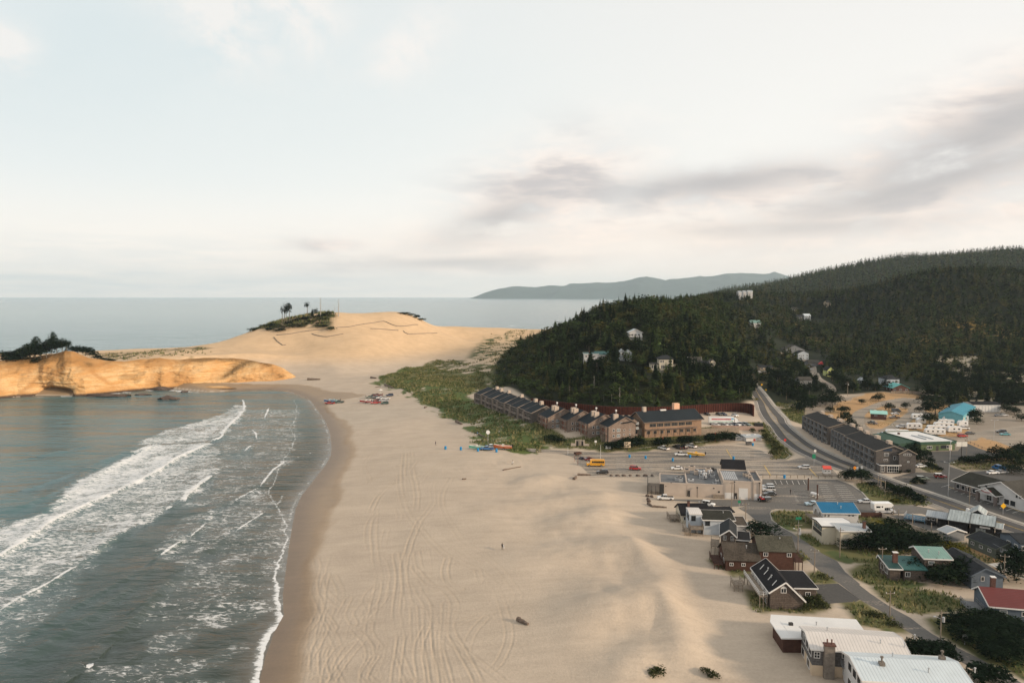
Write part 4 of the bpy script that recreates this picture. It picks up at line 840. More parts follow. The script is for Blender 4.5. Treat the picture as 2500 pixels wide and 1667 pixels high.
STREET = mx((ZH, [(950, 185), (1060, 250), (1230, 390), (1420, 550), (1560, 650), (1740, 780), (1880, 900), (2000, 985), (2110, 1050)]), (ZJ, [(1030, 430), (1170, 500), (1340, 640), (1560, 770), (1780, 880), (1900, 965), (2050, 1065), (2150, 1150), (2500, 1400), (2900, 1400), (2352, 1110), (2230, 1030), (2000, 905), (1800, 805), (1600, 695), (1500, 625), (1420, 562), (1250, 470), (1090, 362), (1000, 292)]),
            (ZH, [(2352, 1060), (2180, 920), (2090, 800), (1900, 700), (1750, 590), (1640, 520), (1440, 400), (1330, 330), (1310, 230), (1250, 160), (1100, 150)]))
sheet('street', STREET, VZ + .03, ASPH_STREET)
sheet('driveway', mx((ZH, [(1815, 1065), (2100, 1052), (2352, 1235), (2300, 1260), (1980, 1285), (1880, 1200)])), VZ + .02, ASPH_DARK)
LOT3 = mx((ZF, [(1060, 1048), (1290, 990), (1400, 992), (1500, 1000), (1560, 985), (1480, 890), (1280, 800), (1720, 785), (1790, 705), (1920, 762), (2060, 803), (2352, 818), (2600, 830), (2600, 872), (2352, 862), (2050, 850), (1760, 890), (1645, 905), (1640, 935), (1800, 985), (2352, 962), (2600, 962), (2600, 1600), (2352, 1512), (2100, 1430), (1900, 1362), (1700, 1290), (1500, 1222), (1300, 1155)]))
sheet('car_park', LOT3, VZ + .02, ASPH_DARK)
sheet('car_park', mx((ZI, [(745, 745), (900, 735), (1165, 765), (1400, 845), (1480, 905), (1720, 950), (1640, 992), (1400, 1005), (1240, 930), (1100, 872)])), VZ + .02, ASPH_STREET)
sheet('patio', mx((ZI, [(1940, 1300), (2200, 1262), (2290, 1245), (2352, 1240), (2352, 1480), (2220, 1425)])), VZ + .03, mat('patio_concrete', (.55, .53, .49), .8, .12, .5))
sheet('yard_track', mx((ZF, [(1700, 690), (1800, 640), (1960, 590), (2352, 540), (2600, 520), (2600, 760), (2352, 760), (2290, 775), (2070, 685), (1950, 655), (1780, 700)])), VZ + .014, GRAVEL)
# main road: shoulder, two dark lanes, centre paint
LNL = [ZQ(1405, 0), ZQ(1460, 150), ZQ(1530, 300), ZQ(1640, 450), ZQ(1790, 640), ZQ(1900, 790)] + [ZF(*p) for p in [(100, 705), (235, 795), (400, 870), (560, 935), (700, 985), (900, 1062), (1100, 1135), (1300, 1208), (1500, 1278), (1700, 1352), (1900, 1425), (2100, 1495), (2352, 1580), (2700, 1700)]]
LNR = [ZQ(1545, 0), ZQ(1680, 180), ZQ(1850, 370), ZQ(2000, 520), ZQ(2150, 680)] + [ZF(*p) for p in [(20, 490), (100, 590), (235, 695), (400, 795), (560, 870), (700, 925), (900, 1018), (1100, 1096), (1300, 1166), (1500, 1232), (1700, 1302), (1900, 1375), (2100, 1445), (2352, 1530), (2700, 1640)]]
gr = lambda l: np.array([at(*p)[:2] for p in l])
cl, cr = smooth_line(gr([(1813, 907), (1822, 925), (1836, 945), (1845, 965)] + LNL), 4), smooth_line(gr([(1813, 906), (1826, 925), (1845, 946), (1860, 965)] + LNR), 4)
n_ = 160
def resamp(C_, n):
    L = np.concatenate([[0], np.cumsum(np.hypot(*np.diff(C_, axis=0).T))]); s = np.linspace(0, L[-1], n); return np.stack([np.interp(s, L, C_[:, 0]), np.interp(s, L, C_[:, 1])], 1)
cl, cr = resamp(cl, n_), resamp(cr, n_); cr = np.array([cr[np.argmin(np.hypot(*(cr - p).T))] for p in cl]); cr = smooth_line(cr[::4], 4); cr = resamp(cr, n_); cm = (cl + cr) / 2; wid = np.hypot(*(cl - cr).T)
tx, ty = np.gradient(cm[:, 0]), np.gradient(cm[:, 1]); q = np.hypot(tx, ty); nx_, ny_ = -ty / q, tx / q
V = []
for f_ in np.linspace(-1, 1, 13): V.append(np.stack([cm[:, 0] + nx_ * f_ * (wid / 2 + 3.6), cm[:, 1] + ny_ * f_ * (wid / 2 + 3.6)], 1))
V = np.stack(V, 1).reshape(-1, 2); z_ = height(V[:, 0], V[:, 1]).reshape(n_, 13).ravel() + .06
link('main_road', mesh_np('main_road', np.column_stack([V, z_]), grid_faces(n_, 13)[:, ::-1], mats=[CONC]), kind='structure')
ribbon('road_lane', cl, 4.0, ASPH_ROAD, dz=.14); ribbon('road_lane', cr, 4.0, ASPH_ROAD, dz=.15)
side = cr + np.stack([nx_, ny_], 1) * 3.9; ribbon('pavement', side[8:], 1.7, KERBM, dz=.17)
side2 = cl - np.stack([nx_, ny_], 1) * 3.4; ribbon('road_edge_line', cl[10:] - np.stack([nx_, ny_], 1)[10:] * 2.1, .16, PAINTW, dz=.18); ribbon('road_edge_line', cr[10:] + np.stack([nx_, ny_], 1)[10:] * 2.1, .16, PAINTW, dz=.18)
ribbon('road_centre_line', cl[20:] + np.stack([nx_, ny_], 1)[20:] * 2.05, .14, PAINTY, dz=.18); ribbon('road_centre_line', cr[20:] - np.stack([nx_, ny_], 1)[20:] * 2.05, .14, PAINTY, dz=.19)
ribbon('back_road', BACKROAD, 6.0, GRAVEL, dz=.07)
LOOP = smooth_line(pts(ZF, [(1240, 285), (1050, 305), (920, 350), (800, 400), (760, 450), (765, 530), (820, 590), (940, 605), (1080, 560), (1220, 470), (1330, 390), (1370, 330), (1340, 290), (1240, 280)], VZ + .8), 4)
ribbon('gravel_loop', LOOP, 7.0, GRAVEL, dz=.06)
# painted marks: one mesh of strips per lot (part of the paving)
def strips(name, L_, w_, m, z):
    V, F_ = [], []
    for a, b_ in L_:
        a, b_ = np.array(a), np.array(b_); d_ = b_ - a; q_ = np.hypot(*d_); nn = np.array([-d_[1], d_[0]]) / q_ * w_ / 2; k_ = len(V)
        V += [(*(a - nn), z), (*(b_ - nn), z), (*(b_ + nn), z), (*(a + nn), z)]; F_.append((k_, k_ + 1, k_ + 2, k_ + 3))
    me = bpy.data.meshes.new(name); me.from_pydata(V, [], F_); me.materials.append(m); return link(name, me, kind='structure')
ln = lambda Z, l: [(at(*Z(*a), z=VZ)[:2], at(*Z(*b_), z=VZ)[:2]) for a, b_ in l]
strips('yellow_bay_line', ln(ZG, [((1285, 220), (1350, 325)), ((1718, 400), (1795, 520)), ((2218, 415), (2325, 530))]), .45, PAINTY, VZ + .05)
st = []
for k in range(6): st.append(((1840 + 66 * k, 578), (1862 + 66 * k, 622)))
for k in range(12): st.append(((960 + 32 * k, 195 - 3.0 * k), (985 + 34 * k, 210 - 3.0 * k)))
for k in range(9): st.append(((2050 + 4 * k, 690 + 16 * k), (2195 + 11 * k, 690 + 16 * k)))
for k in range(7): st.append(((300 + 45 * k, 222 - 5 * k), (340 + 45 * k, 236 - 5 * k)))
for k in range(9): st.append(((1320, 230 + 12 * k), (1560, 226 + 12 * k))); st.append(((1600, 226 + 11 * k), (1800, 226 + 11 * k)))
for k in range(7): st.append(((20, 330 + 24 * k), (130, 328 + 24 * k))); st.append(((200, 330 + 24 * k), (300, 328 + 24 * k))); st.append(((340, 334 + 24 * k), (440, 332 + 24 * k)))
for k in range(6): st.append(((1560, 380 + 22 * k), (1700, 382 + 22 * k))); st.append(((1830, 385 + 22 * k), (1990, 388 + 22 * k)))
strips('bay_line', ln(ZG, st), .14, PAINTW, VZ + .05)
st = []
for k in range(12): x0, y0 = 1560 + 62 * k, 1110 + 22.5 * k; st.append(((x0, y0 + 22), (x0 + 85, y0 - 2)))
for k in range(6): st.append(((1480 + 40 * k, 1318 + 10 * k), (1570 + 40 * k, 1308 + 10 * k)))
for k in range(9): st.append(((530 + 12 * k, 1115 + 19 * k), (640 + 16 * k, 1113 + 19 * k))); st.append(((390 + 8 * k, 1115 + 19 * k), (470 + 12 * k, 1114 + 19 * k)))
for k in range(5): st.append(((1880 + 24 * k, 1262 - 10 * k + 6), (1950 + 24 * k, 1278 - 10 * k + 4)))
strips('bay_line', ln(ZF, st), .16, PAINTW, VZ + .055)
strips('kerb_line', ln(ZF, [((1630, 1130), (2352, 1375)), ((2352, 1375), (2600, 1460))]), .35, PAINTY, VZ + .06)
def prism(name, P_, z0, z1, m, parent=None, **pr):
    n = len(P_); a = sum(P_[i][0] * P_[(i + 1) % n][1] - P_[(i + 1) % n][0] * P_[i][1] for i in range(n))
    P_ = list(P_) if a > 0 else list(P_)[::-1]
    V = [(p[0], p[1], z0) for p in P_] + [(p[0], p[1], z1) for p in P_]; F_ = [list(range(n))[::-1], list(range(n, 2 * n))] + [[i, (i + 1) % n, n + (i + 1) % n, n + i] for i in range(n)]
    me = bpy.data.meshes.new(name); me.from_pydata(V, [], F_); me.materials.append(m); return link(name, me, parent, **pr)
SOIL = mat('planting_soil', (.16, .13, .08), .9, .35, .8)
for k in ('isle', 'isle_b', 'isle_c'): prism('traffic_island', GREENS[k], VZ - .2, VZ + .14, SOIL, kind='structure')
sow_isl = [GREENS[k] for k in ('isle', 'isle_b', 'isle_c')]
# kerbs along the street and car parks
def kerb(Z, l, w_=.35): ribbon('kerb', gr([Z(*p) for p in l]), w_, KERBM, dz=.13, step=1.5)
kerb(ZG, [(0, 250), (430, 192), (1060, 128), (1430, 100)]); kerb(ZG, [(1850, 330), (1960, 335), (2020, 290), (1960, 240)]); kerb(ZH, [(1750, 215), (1420, 212), (1315, 245), (1340, 330), (1450, 410), (1600, 490)])
kerb(ZK, [(600, 700), (800, 700), (1270, 700)], .5); kerb(ZF, [(560, 1062), (700, 1112), (800, 1180), (905, 1300)], .5); kerb(ZI, [(620, 618), (1210, 628), (1290, 605)]); kerb(ZF, [(1270, 1158), (1500, 1238), (1700, 1308), (2100, 1450)])
# ------------------------------------------------------------------ buildings
class MB:
    def __init__(s): s.v, s.f = [], []
    def quad(s, *p): k_ = len(s.v); s.v += [tuple(map(float, q_)) for q_ in p]; s.f.append(list(range(k_, k_ + len(p)))); return s
    def box(s, x0, y0, z0, x1, y1, z1):
        k_ = len(s.v); s.v += [(x_, y_, z_) for z_ in (z0, z1) for y_ in (y0, y1) for x_ in (x0, x1)]
        s.f += [[k_ + a for a in q_] for q_ in ((0, 2, 3, 1), (4, 5, 7, 6), (0, 1, 5, 4), (2, 6, 7, 3), (0, 4, 6, 2), (1, 3, 7, 5))]; return s
    def beam(s, a, b_, w_=.1, h_=None):
        a, b_ = Vector(a), Vector(b_); d_ = (b_ - a); L_ = d_.length
        if L_ < 1e-5: return s
        d_ /= L_; up = Vector((0, 0, 1)) if abs(d_.z) < .95 else Vector((1, 0, 0)); r_ = d_.cross(up).normalized(); u_ = r_.cross(d_); h_ = h_ or w_; k_ = len(s.v)
        for p in (a, b_):
            for i, j in ((-1, -1), (1, -1), (1, 1), (-1, 1)): s.v.append(tuple(p + r_ * (i * w_ / 2) + u_ * (j * h_ / 2)))
        s.f += [[k_ + a_ for a_ in q_] for q_ in ((3, 2, 1, 0), (4, 5, 6, 7), (0, 1, 5, 4), (1, 2, 6, 5), (2, 3, 7, 6), (3, 0, 4, 7))]; return s
    def cyl(s, x_, y_, z0, z1, r, r1=None, n=10):
        r1 = r if r1 is None else r1; k_ = len(s.v)
        for z_, q_ in ((z0, r), (z1, r1)):
            for i in range(n): a = 6.2832 * i / n; s.v.append((x_ + q_ * math.cos(a), y_ + q_ * math.sin(a), z_))
        s.f += [[k_ + i, k_ + (i + 1) % n, k_ + n + (i + 1) % n, k_ + n + i] for i in range(n)] + [[k_ + i for i in range(n)][::-1], [k_ + n + i for i in range(n)]]; return s
    def wheel(s, x_, y_, z_, r, w_, n=12):
        k_ = len(s.v)
        for yy in (y_ - w_ / 2, y_ + w_ / 2):
            for i in range(n): a = 6.2832 * i / n; s.v.append((x_ + r * math.cos(a), yy, z_ + r * math.sin(a)))
        s.f += [[k_ + i, k_ + (i + 1) % n, k_ + n + (i + 1) % n, k_ + n + i][::-1] for i in range(n)] + [[k_ + i for i in range(n)], [k_ + n + i for i in range(n)][::-1]]; return s
    def section(s, pts_, axis, a0, a1):
        """extrude a closed outline (u, z) along `axis` from a0 to a1"""
        n = len(pts_); k_ = len(s.v); P3 = (lambda u_, z_, t_: (t_, u_, z_)) if axis == 'x' else (lambda u_, z_, t_: (u_, t_, z_))
        for t_ in (a0, a1): s.v += [P3(u_, z_, t_) for u_, z_ in pts_]
        s.f += [[k_ + i, k_ + (i + 1) % n, k_ + n + (i + 1) % n, k_ + n + i] for i in range(n)] + [[k_ + i for i in range(n)][::-1], [k_ + n + i for i in range(n)]]; return s
    def mesh(s, name, m, smooth=False):
        me = bpy.data.meshes.new(name); me.from_pydata(s.v, [], s.f); me.materials.append(m)
        import bmesh
        bm = bmesh.new(); bm.from_mesh(me); bmesh.ops.recalc_face_normals(bm, faces=bm.faces[:]); bm.to_mesh(me); bm.free(); me.update(); return me
    def build(s, name, m, parent=None, **pr): return link(name, s.mesh(name, m), parent, **pr)
GLASS = mat('window_glass', (.020, .024, .028), .12, .1, 1.0, spec=.6); GLASSB = mat('window_glass_pale', (.16, .19, .20), .18, .2, 1.0, spec=.6)
WHT = mat('white_trim', (.62, .61, .59), .6, .06, 1.0); TAN = mat('tan_trim', (.26, .22, .18), .7, .1); DKT = mat('dark_trim', (.04, .038, .036), .6, .2)
LAPW = (2, .35, .22); SHING = (2, .45, .3); SEAMX = (0, .6, .22); SEAMY = (1, .6, .22)
M_WHITE = mat('white_siding', (.52, .52, .515), .7, .08, .6, stripes=LAPW); M_BLUEW = mat('pale_blue_siding', (.42, .465, .51), .7, .08, .6, stripes=LAPW); M_CREAM = mat('cream_siding', (.55, .50, .40), .7, .08, .6, stripes=LAPW)
M_SHAKE = mat('weathered_shakes', (.095, .076, .064), .9, .4, 2.2, stripes=SHING); M_SHAKEG = mat('grey_shakes', (.105, .10, .098), .9, .32, 2.2, stripes=SHING); M_RED = mat('red_brown_siding', (.070, .035, .026), .8, .25, 1.2, stripes=LAPW)
M_INN = mat('inn_shingle', (.215, .165, .135), .85, .26, 1.6, stripes=SHING); M_INNC = mat('inn_cedar', (.25, .165, .11), .8, .22, .8, stripes=(0, .4, .25)); M_INND = mat('inn_grey_wood', (.095, .086, .080), .85, .3, 1.6, stripes=SHING)
M_STUC = mat('beige_stucco', (.44, .37, .31), .85, .10, .35); M_TAN = mat('tan_stucco', (.50, .40, .29), .85, .1, .5); M_GREEN = mat('green_siding', (.09, .125, .065), .75, .15, .8, stripes=LAPW); M_GRND = mat('dark_green_siding', (.035, .075, .052), .7, .2, .8)
M_SAGE = mat('sage_siding', (.105, .12, .10), .75, .12, .8, stripes=LAPW); M_SLATEB = mat('slate_blue_siding', (.10, .125, .155), .75, .12, .8, stripes=LAPW); M_BLACK = mat('black_siding', (.016, .016, .017), .7, .3, .8, stripes=(0, .3, .3)); M_TEALW = mat('teal_metal_wall', (.14, .36, .42), .5, .1, .8, stripes=SEAMY)
M_BRICK = mat('brick', (.105, .055, .044), .9, .3, 3.0); M_GREYW = mat('grey_siding', (.19, .20, .21), .75, .12, .8, stripes=LAPW); M_PINK = mat('taupe_siding', (.15, .125, .115), .75, .12, .8, stripes=LAPW); M_YELL = mat('yellow_green_siding', (.55, .60, .22), .7, .1, .8)
R_BLK = mat('black_shingles', (.012, .012, .014), .9, .35, 2.0); R_CHAR = mat('charcoal_shingles', (.022, .025, .028), .9, .35, 2.0); R_BRN = mat('brown_shingles', (.060, .050, .040), .95, .45, 2.4); R_MOSS = mat('mossy_shingles', (.062, .060, .045), .95, .45, 2.4); R_INN = mat('inn_roof', (.016, .022, .027), .9, .25, 1.4)
R_WHT = mat('white_metal_roof', (.56, .53, .50), .42, .05, .5, stripes=SEAMX, bump=.05); R_WHB = mat('pale_metal_roof', (.50, .56, .59), .42, .05, .5, stripes=SEAMX, bump=.05); R_MEMB = mat('white_roof_sheet', (.60, .60, .59), .6, .07, .25); R_BLUE = mat('blue_metal_roof', (.008, .115, .235), .45, .08, .5, stripes=SEAMX, bump=.05)
R_TEAL = mat('teal_metal_roof', (.035, .105, .10), .5, .12, .5, stripes=SEAMX, bump=.05); R_TEALL = mat('light_green_metal_roof', (.16, .27, .24), .5, .12, .5, stripes=SEAMX, bump=.06); R_TURQ = mat('turquoise_roof', (.12, .42, .40), .5, .08, .5, stripes=SEAMX); R_RED = mat('red_metal_roof', (.125, .034, .032), .5, .08, .5, stripes=(1, .5, .2), bump=.05)
R_STEEL = mat('streaked_steel_roof', (.30, .34, .345), .5, .3, .9, stripes=(0, .8, .3), scale3=(1, .12, 1)); R_GREYM = mat('grey_metal_roof', (.33, .36, .38), .5, .08, .5, stripes=SEAMX); R_FLAT = mat('flat_roof_gravel', (.125, .13, .135), .9, .25, .6); R_DGRN = mat('dark_olive_shingles', (.028, .028, .022), .92, .3, 1.8); R_OLIV = mat('grey_brown_shingles', (.055, .052, .045), .92, .3, 1.8)
M_CHIM = mat('chimney_chase', (.42, .35, .29), .85, .15, 1.0); M_STONE = mat('chimney_stone', (.16, .14, .12), .9, .35, 2.0); M_STEELP = mat('galvanised_steel', (.42, .43, .44), .45, .15, 1.0, metal=.4); M_WOOD = mat('weathered_wood', (.23, .19, .15), .85, .3, 1.5); M_RUST = mat('rusted_steel', (.075, .022, .014), .8, .35, .7)
def E(Z, x_, y_, h_=0, g=VZ): return at(*Z(x_, y_), z=g + h_)[:2]
class House:
    def __init__(s, name, label, cat, p0, p1, z=VZ, group=None, yaw=None, W=None):
        p0 = np.array(p0, float); p1 = np.array(p1, float); d_ = p1 - p0; s.W = float(np.hypot(*d_)) if W is None else W; s.a = math.atan2(d_[1], d_[0]) if yaw is None else yaw
        s.r = link(name, None, label=label, category=cat, group=group); s.r.location = (p0[0], p0[1], z); s.r.rotation_euler = (0, 0, s.a)
    def wing(s, x0, x1, y0, y1, axis, sec, wall, roof, ov=.45, thick=.22, base=-1.0, fascia=None):
        """walls with the roof outline `sec` = [(across, height)...] running along `axis`"""
        lo, hi = (y0, y1) if axis == 'x' else (x0, x1); a0, a1 = (x0, x1) if axis == 'x' else (y0, y1)
        pts_ = [(lo + u_ * (hi - lo), z_) for u_, z_ in sec]
        def zs(u_): return float(np.interp(u_, [p[0] for p in pts_], [p[1] for p in pts_]))
        inn = [(lo + ov, zs(lo + ov) - thick * .6)] + [(u_, z_ - thick * .6) for u_, z_ in pts_[1:-1]] + [(hi - ov, zs(hi - ov) - thick * .6)]
        s.w = MB().section([(lo + ov, base)] + inn + [(hi - ov, base)], axis, a0 + ov, a1 - ov).build('wall', wall, s.r)
        s.rf = MB().section(pts_ + [(u_, z_ - thick) for u_, z_ in pts_[::-1]], axis, a0, a1).build('roof', roof, s.r)
        if fascia:
            m_ = MB()
            for t_ in (a0 - .03, a1 + .03):
                for i in range(len(pts_) - 1):
                    (u0, z0), (u1, z1) = pts_[i], pts_[i + 1]; P3 = (lambda u_, z_: (t_, u_, z_)) if axis == 'x' else (lambda u_, z_: (u_, t_, z_)); m_.beam(P3(u0, z0 - thick / 2), P3(u1, z1 - thick / 2), .07, thick + .10)
            for u_, z_ in (pts_[0], pts_[-1]):
                sgn = -.03 if u_ == pts_[0][0] else .03; P3 = (lambda t_: (t_, u_ + sgn, z_ - thick / 2)) if axis == 'x' else (lambda t_: (u_ + sgn, t_, z_ - thick / 2)); m_.beam(P3(a0), P3(a1), .07, thick + .08)
            m_.build('fascia', fascia, s.r)
        s.ex = (x0 + ov, x1 - ov, y0 + ov, y1 - ov); return s
    def win(s, side, pos, z_, w_=1.2, h_=1.1, nx=2, ny=1, fr=None, gl=None, name='window', ex=None):
        x0, x1, y0, y1 = ex or s.ex; fr = fr or WHT; gl = gl or GLASS
        for p in (pos if isinstance(pos, (list, tuple)) else [pos]):
            f_ = MB(); t_ = .10 if w_ > .9 else .07
            bars = [(-w_ / 2, z_ - h_ / 2, w_ / 2, z_ - h_ / 2 + t_), (-w_ / 2, z_ + h_ / 2 - t_, w_ / 2, z_ + h_ / 2), (-w_ / 2, z_ - h_ / 2 + t_, -w_ / 2 + t_, z_ + h_ / 2 - t_), (w_ / 2 - t_, z_ - h_ / 2 + t_, w_ / 2, z_ + h_ / 2 - t_)]
            bars += [(-w_ / 2 + w_ * i / nx - t_ * .35, z_ - h_ / 2 + t_, -w_ / 2 + w_ * i / nx + t_ * .35, z_ + h_ / 2 - t_) for i in range(1, nx)]
            for i in range(1, ny):
                zz = z_ - h_ / 2 + h_ * i / ny
                for j in range(nx): bars.append((-w_ / 2 + w_ * j / nx + t_ * (.35 if j else 1), zz - t_ * .3, -w_ / 2 + w_ * (j + 1) / nx - t_ * (.35 if j < nx - 1 else 1), zz + t_ * .3))
            def bx(m_, a, c_, b_, d_, o0, o1):
                if side == 'f': m_.box(p + a, y0 - o1, c_, p + b_, y0 - o0, d_)
                elif side == 'b': m_.box(p + a, y1 + o0, c_, p + b_, y1 + o1, d_)
                elif side == 'l': m_.box(x0 - o1, p + a, c_, x0 - o0, p + b_, d_)
                else: m_.box(x1 + o0, p + a, c_, x1 + o1, p + b_, d_)
            for a, c_, b_, d_ in bars: bx(f_, a, c_, b_, d_, .003, .09)
            fo_ = f_.build(name, fr, s.r); g_ = MB(); bx(g_, -w_ / 2 + t_ * .5, z_ - h_ / 2 + t_ * .5, w_ / 2 - t_ * .5, z_ + h_ / 2 - t_ * .5, .006, .04); g_.build('pane', gl, fo_)
        return s
    def slab(s, name, side, p, z0, z1, w_, m, o=.06, handle=False):
        x0, x1, y0, y1 = s.ex; b_ = MB()
        if side == 'f': b_.box(p - w_ / 2, y0 - o, z0, p + w_ / 2, y0 - .003, z1)
        elif side == 'l': b_.box(x0 - o, p - w_ / 2, z0, x0 - .003, p + w_ / 2, z1)
        else: b_.box(x1 + .003, p - w_ / 2, z0, x1 + o, p + w_ / 2, z1)
        return b_.build(name, m, s.r)
    def chim(s, x_, y_, z0, z1, w_=.9, d_=.9, m=None, cap=None, name='chimney', pots=0):
        c_ = MB().box(x_ - w_ / 2, y_ - d_ / 2, z0, x_ + w_ / 2, y_ + d_ / 2, z1).build(name, m or M_CHIM, s.rf)
        if cap: MB().box(x_ - w_ / 2 - .08, y_ - d_ / 2 - .08, z1 - .02, x_ + w_ / 2 + .08, y_ + d_ / 2 + .08, z1 + .12).build('chimney_cap', cap, c_)
        return c_
    def vents(s, l, m=None):
        for x_, y_, z_ in l: MB().cyl(x_, y_, z_ - .3, z_ + .45, .1, n=8).cyl(x_, y_, z_ + .45, z_ + .6, .18, n=8).build('vent_pipe', m or M_STEELP, s.rf)
    def deck(s, x0, x1, y0, y1, z_, m=None, rail=True, posts=True, name='deck', railm=None):
        m = m or M_WOOD; d_ = MB().box(x0, y0, z_ - .25, x1, y1, z_).build(name, m, s.r)
        if posts:
            p = MB()
            for x_ in (x0 + .1, (x0 + x1) / 2, x1 - .1):
                for y_ in (y0 + .1, y1 - .1): p.box(x_ - .08, y_ - .08, -1, x_ + .08, y_ + .08, z_ - .25)
            p.build('deck_post', m, d_)
        if rail:
            r_ = MB(); P = [(x0, y1), (x0, y0), (x1, y0), (x1, y1)]
            for i in range(3):
                a, b_ = P[i], P[i + 1]; L_ = math.hypot(b_[0] - a[0], b_[1] - a[1]); n = max(2, int(L_ / .9))
                for h_ in (.5, 1.0): r_.beam((*a, z_ + h_), (*b_, z_ + h_), .07)
                for k_ in range(n + 1): t_ = k_ / n; x_, y_ = a[0] + (b_[0] - a[0]) * t_, a[1] + (b_[1] - a[1]) * t_; r_.box(x_ - .05, y_ - .05, z_, x_ + .05, y_ + .05, z_ + 1.0)
            r_.build('railing', railm or m, d_)
        return d_
def gab(h0, ha, h1=None, a=.5): return [(0, h0), (a, ha), (1, h0 if h1 is None else h1)]
def mono(h0, h1): return [(0, h0), (1, h1)]
# --- seaward row, from the brewery downwards
h = House('beach_cottage', 'cream beach cottage with a black roof and brick chimney behind the flat-roofed brewery', 'house', E(ZH, 293, 268, 2.7), E(ZH, 640, 266, 2.7)); h.wing(0, h.W, 0, 9, 'x', gab(2.7, 5.2), M_CREAM, R_BLK)
h.win('f', [1.3, 2.2], 1.5, .7, 1.1, 1); h.win('l', 4, 1.5, 1.2, 1.1); h.chim(3.2, 3.4, 3.5, 6.2, .7, .7, M_BRICK, DKT); h.deck(-3.0, 0, 1.5, 6, 1.2); h.vents([(7, 5, 5)])
h.wing(h.W - 1, h.W + 8.5, 3.0, 8.5, 'x', mono(2.7, 2.9), M_CREAM, R_BLK)
h = House('white_beach_house', 'white box-like beach house with two black windows on its seaward face', 'house', E(ZH, 540, 322, 4.6), E(ZH, 925, 331, 4.6)); W = h.W
h.wing(0, W, 0, 9.5, 'x', gab(4.6, 5.5, 4.9, .7), M_BLUEW, R_DGRN, fascia=WHT); h.win('f', 1.6, 3.5, 1.4, 1.5, 1, fr=DKT); h.win('f', [8, 12], 3.2, 1.2, 1.1)
h.wing(-3.4, .4, 2.2, 9.3, 'x', gab(5.6, 6.0, 5.6, .5), M_BLUEW, R_WHT, ov=.08); h.win('f', [-2.2], 4.3, 1.3, 1.6, 1, fr=DKT); h.win('l', [4.2, 6.6], 4.0, 1.3, 1.7, 1, fr=DKT); h.deck(-3.6, .2, -1.2, 2.1, 2.2, railm=M_WOOD); h.deck(-5.2, -3.5, -1.0, 3.6, 1.1); h.wing(W - 3.6, W + 3.2, -1.5, 5, 'x', mono(3.6, 4.4), M_WHITE, R_BRN, fascia=WHT); h.vents([(7, 5, 5.2)])
h = House('dark_gabled_house', 'dark shingled house with a black gable roof and two white upper windows facing the camera', 'house', E(ZH, 735, 503, 5.6), E(ZH, 940, 521, 5.6)); W = h.W
h.wing(0, W, 0, 11, 'y', gab(5.6, 7.4, 5.5, .55), M_SHAKE, R_CHAR, fascia=WHT); h.win('f', [1.4, 3.4], 5.0, .85, 1.25, 2, 3); h.win('l', [2, 5, 8], 4.2, 1.0, 1.2); h.win('l', [2, 5, 8], 1.8, 1.0, 1.2); h.deck(-2.2, 0, 0, 6, 2.6); h.wing(W - .6, W + 3.4, 1.0, 7.5, 'x', mono(4.6, 5.0), M_SHAKE, R_BLK, ov=.3, fascia=WHT)
h = House('red_brown_house', 'long red-brown beach house with weathered shingle roofs and small white windows', 'house', E(ZH, 792, 783, 2.9), E(ZH, 1205, 797, 2.9)); W = h.W
h.wing(0, W + .4, 0, 10, 'x', gab(2.9, 6.0), M_RED, R_BRN); h.win('f', [1.9, 4.9], 1.7, 1.0, .85, 2); h.win('f', 9.4, 1.5, .8, .6, 2); h.win('l', [3, 6.5], 1.8, 1.3, 1.2); h.vents([(6.2, 3.4, 5.2)]); h.deck(-2.4, 0, 1, 8, 1.4, M_RED)
h.wing(W - .3, W + 9.3, 1.2, 10.6, 'x', gab(5.2, 7.8), M_RED, R_MOSS); h.win('f', [W + 1.7, W + 7.6], 4.2, 1.2, 1.0, 2); h.win('r', [3, 6], 3.8, 1.2, 1.1); h.deck(W + 9.0, W + 11.0, 1.5, 8.5, 2.6, M_RED); h.vents([(W + 6, 5, 7)])
h = House('a_frame_house', 'brown shingled house with a steep black roof, white eaves and an arched gable window', 'house', at(*ZH(1300, 1345), z=VZ)[:2], at(*ZH(1668, 1345), z=VZ)[:2]); W = h.W; h.r.rotation_euler[2] += -.05
h.wing(-.1, W + .9, -.4, 15, 'y', gab(3.9, 6.4, 2.0, .45), M_SHAKE, R_BLK, fascia=WHT); h.win('f', W * .45, 4.3, 1.25, 1.1, 2); MB().section([(W * .45 - .68, 4.9), (W * .45 + .68, 4.9), (W * .45, 5.4)], 'y', -.03, .03).build('gable_window_head', WHT, h.r)
h.wing(W * .80, W + 5.2, 4.2, 14.6, 'x', mono(3.3, 3.5), M_SHAKE, R_BLK, ov=.3, fascia=WHT); h.win('f', [W + 3], 1.8, 1.2, 1.0); h.vents([(2.0, 5, 5.4), (2.4, 9, 5.6)])
sk = MB(); [sk.beam((1.2 + .0 * k_, 1.6 + k_ * 3.3, 4.86), (2.4, 2.4 + k_ * 3.3, 5.72), .12) for k_ in range(4)]; sk.build('roof_batten', WHT, h.rf)
h.deck(-1.9, -.1, .6, 14, 2.7, railm=WHT); h.ex = (-.0, W, 0, 14); h.win('l', [2, 5, 8, 11], 3.2, 1.5, 1.0, 2); h.win('l', [2, 5, 8, 11], 1.2, 1.4, 1.2, 2); h.deck(-5.4, -3.2, 9.5, 13, 1.6)
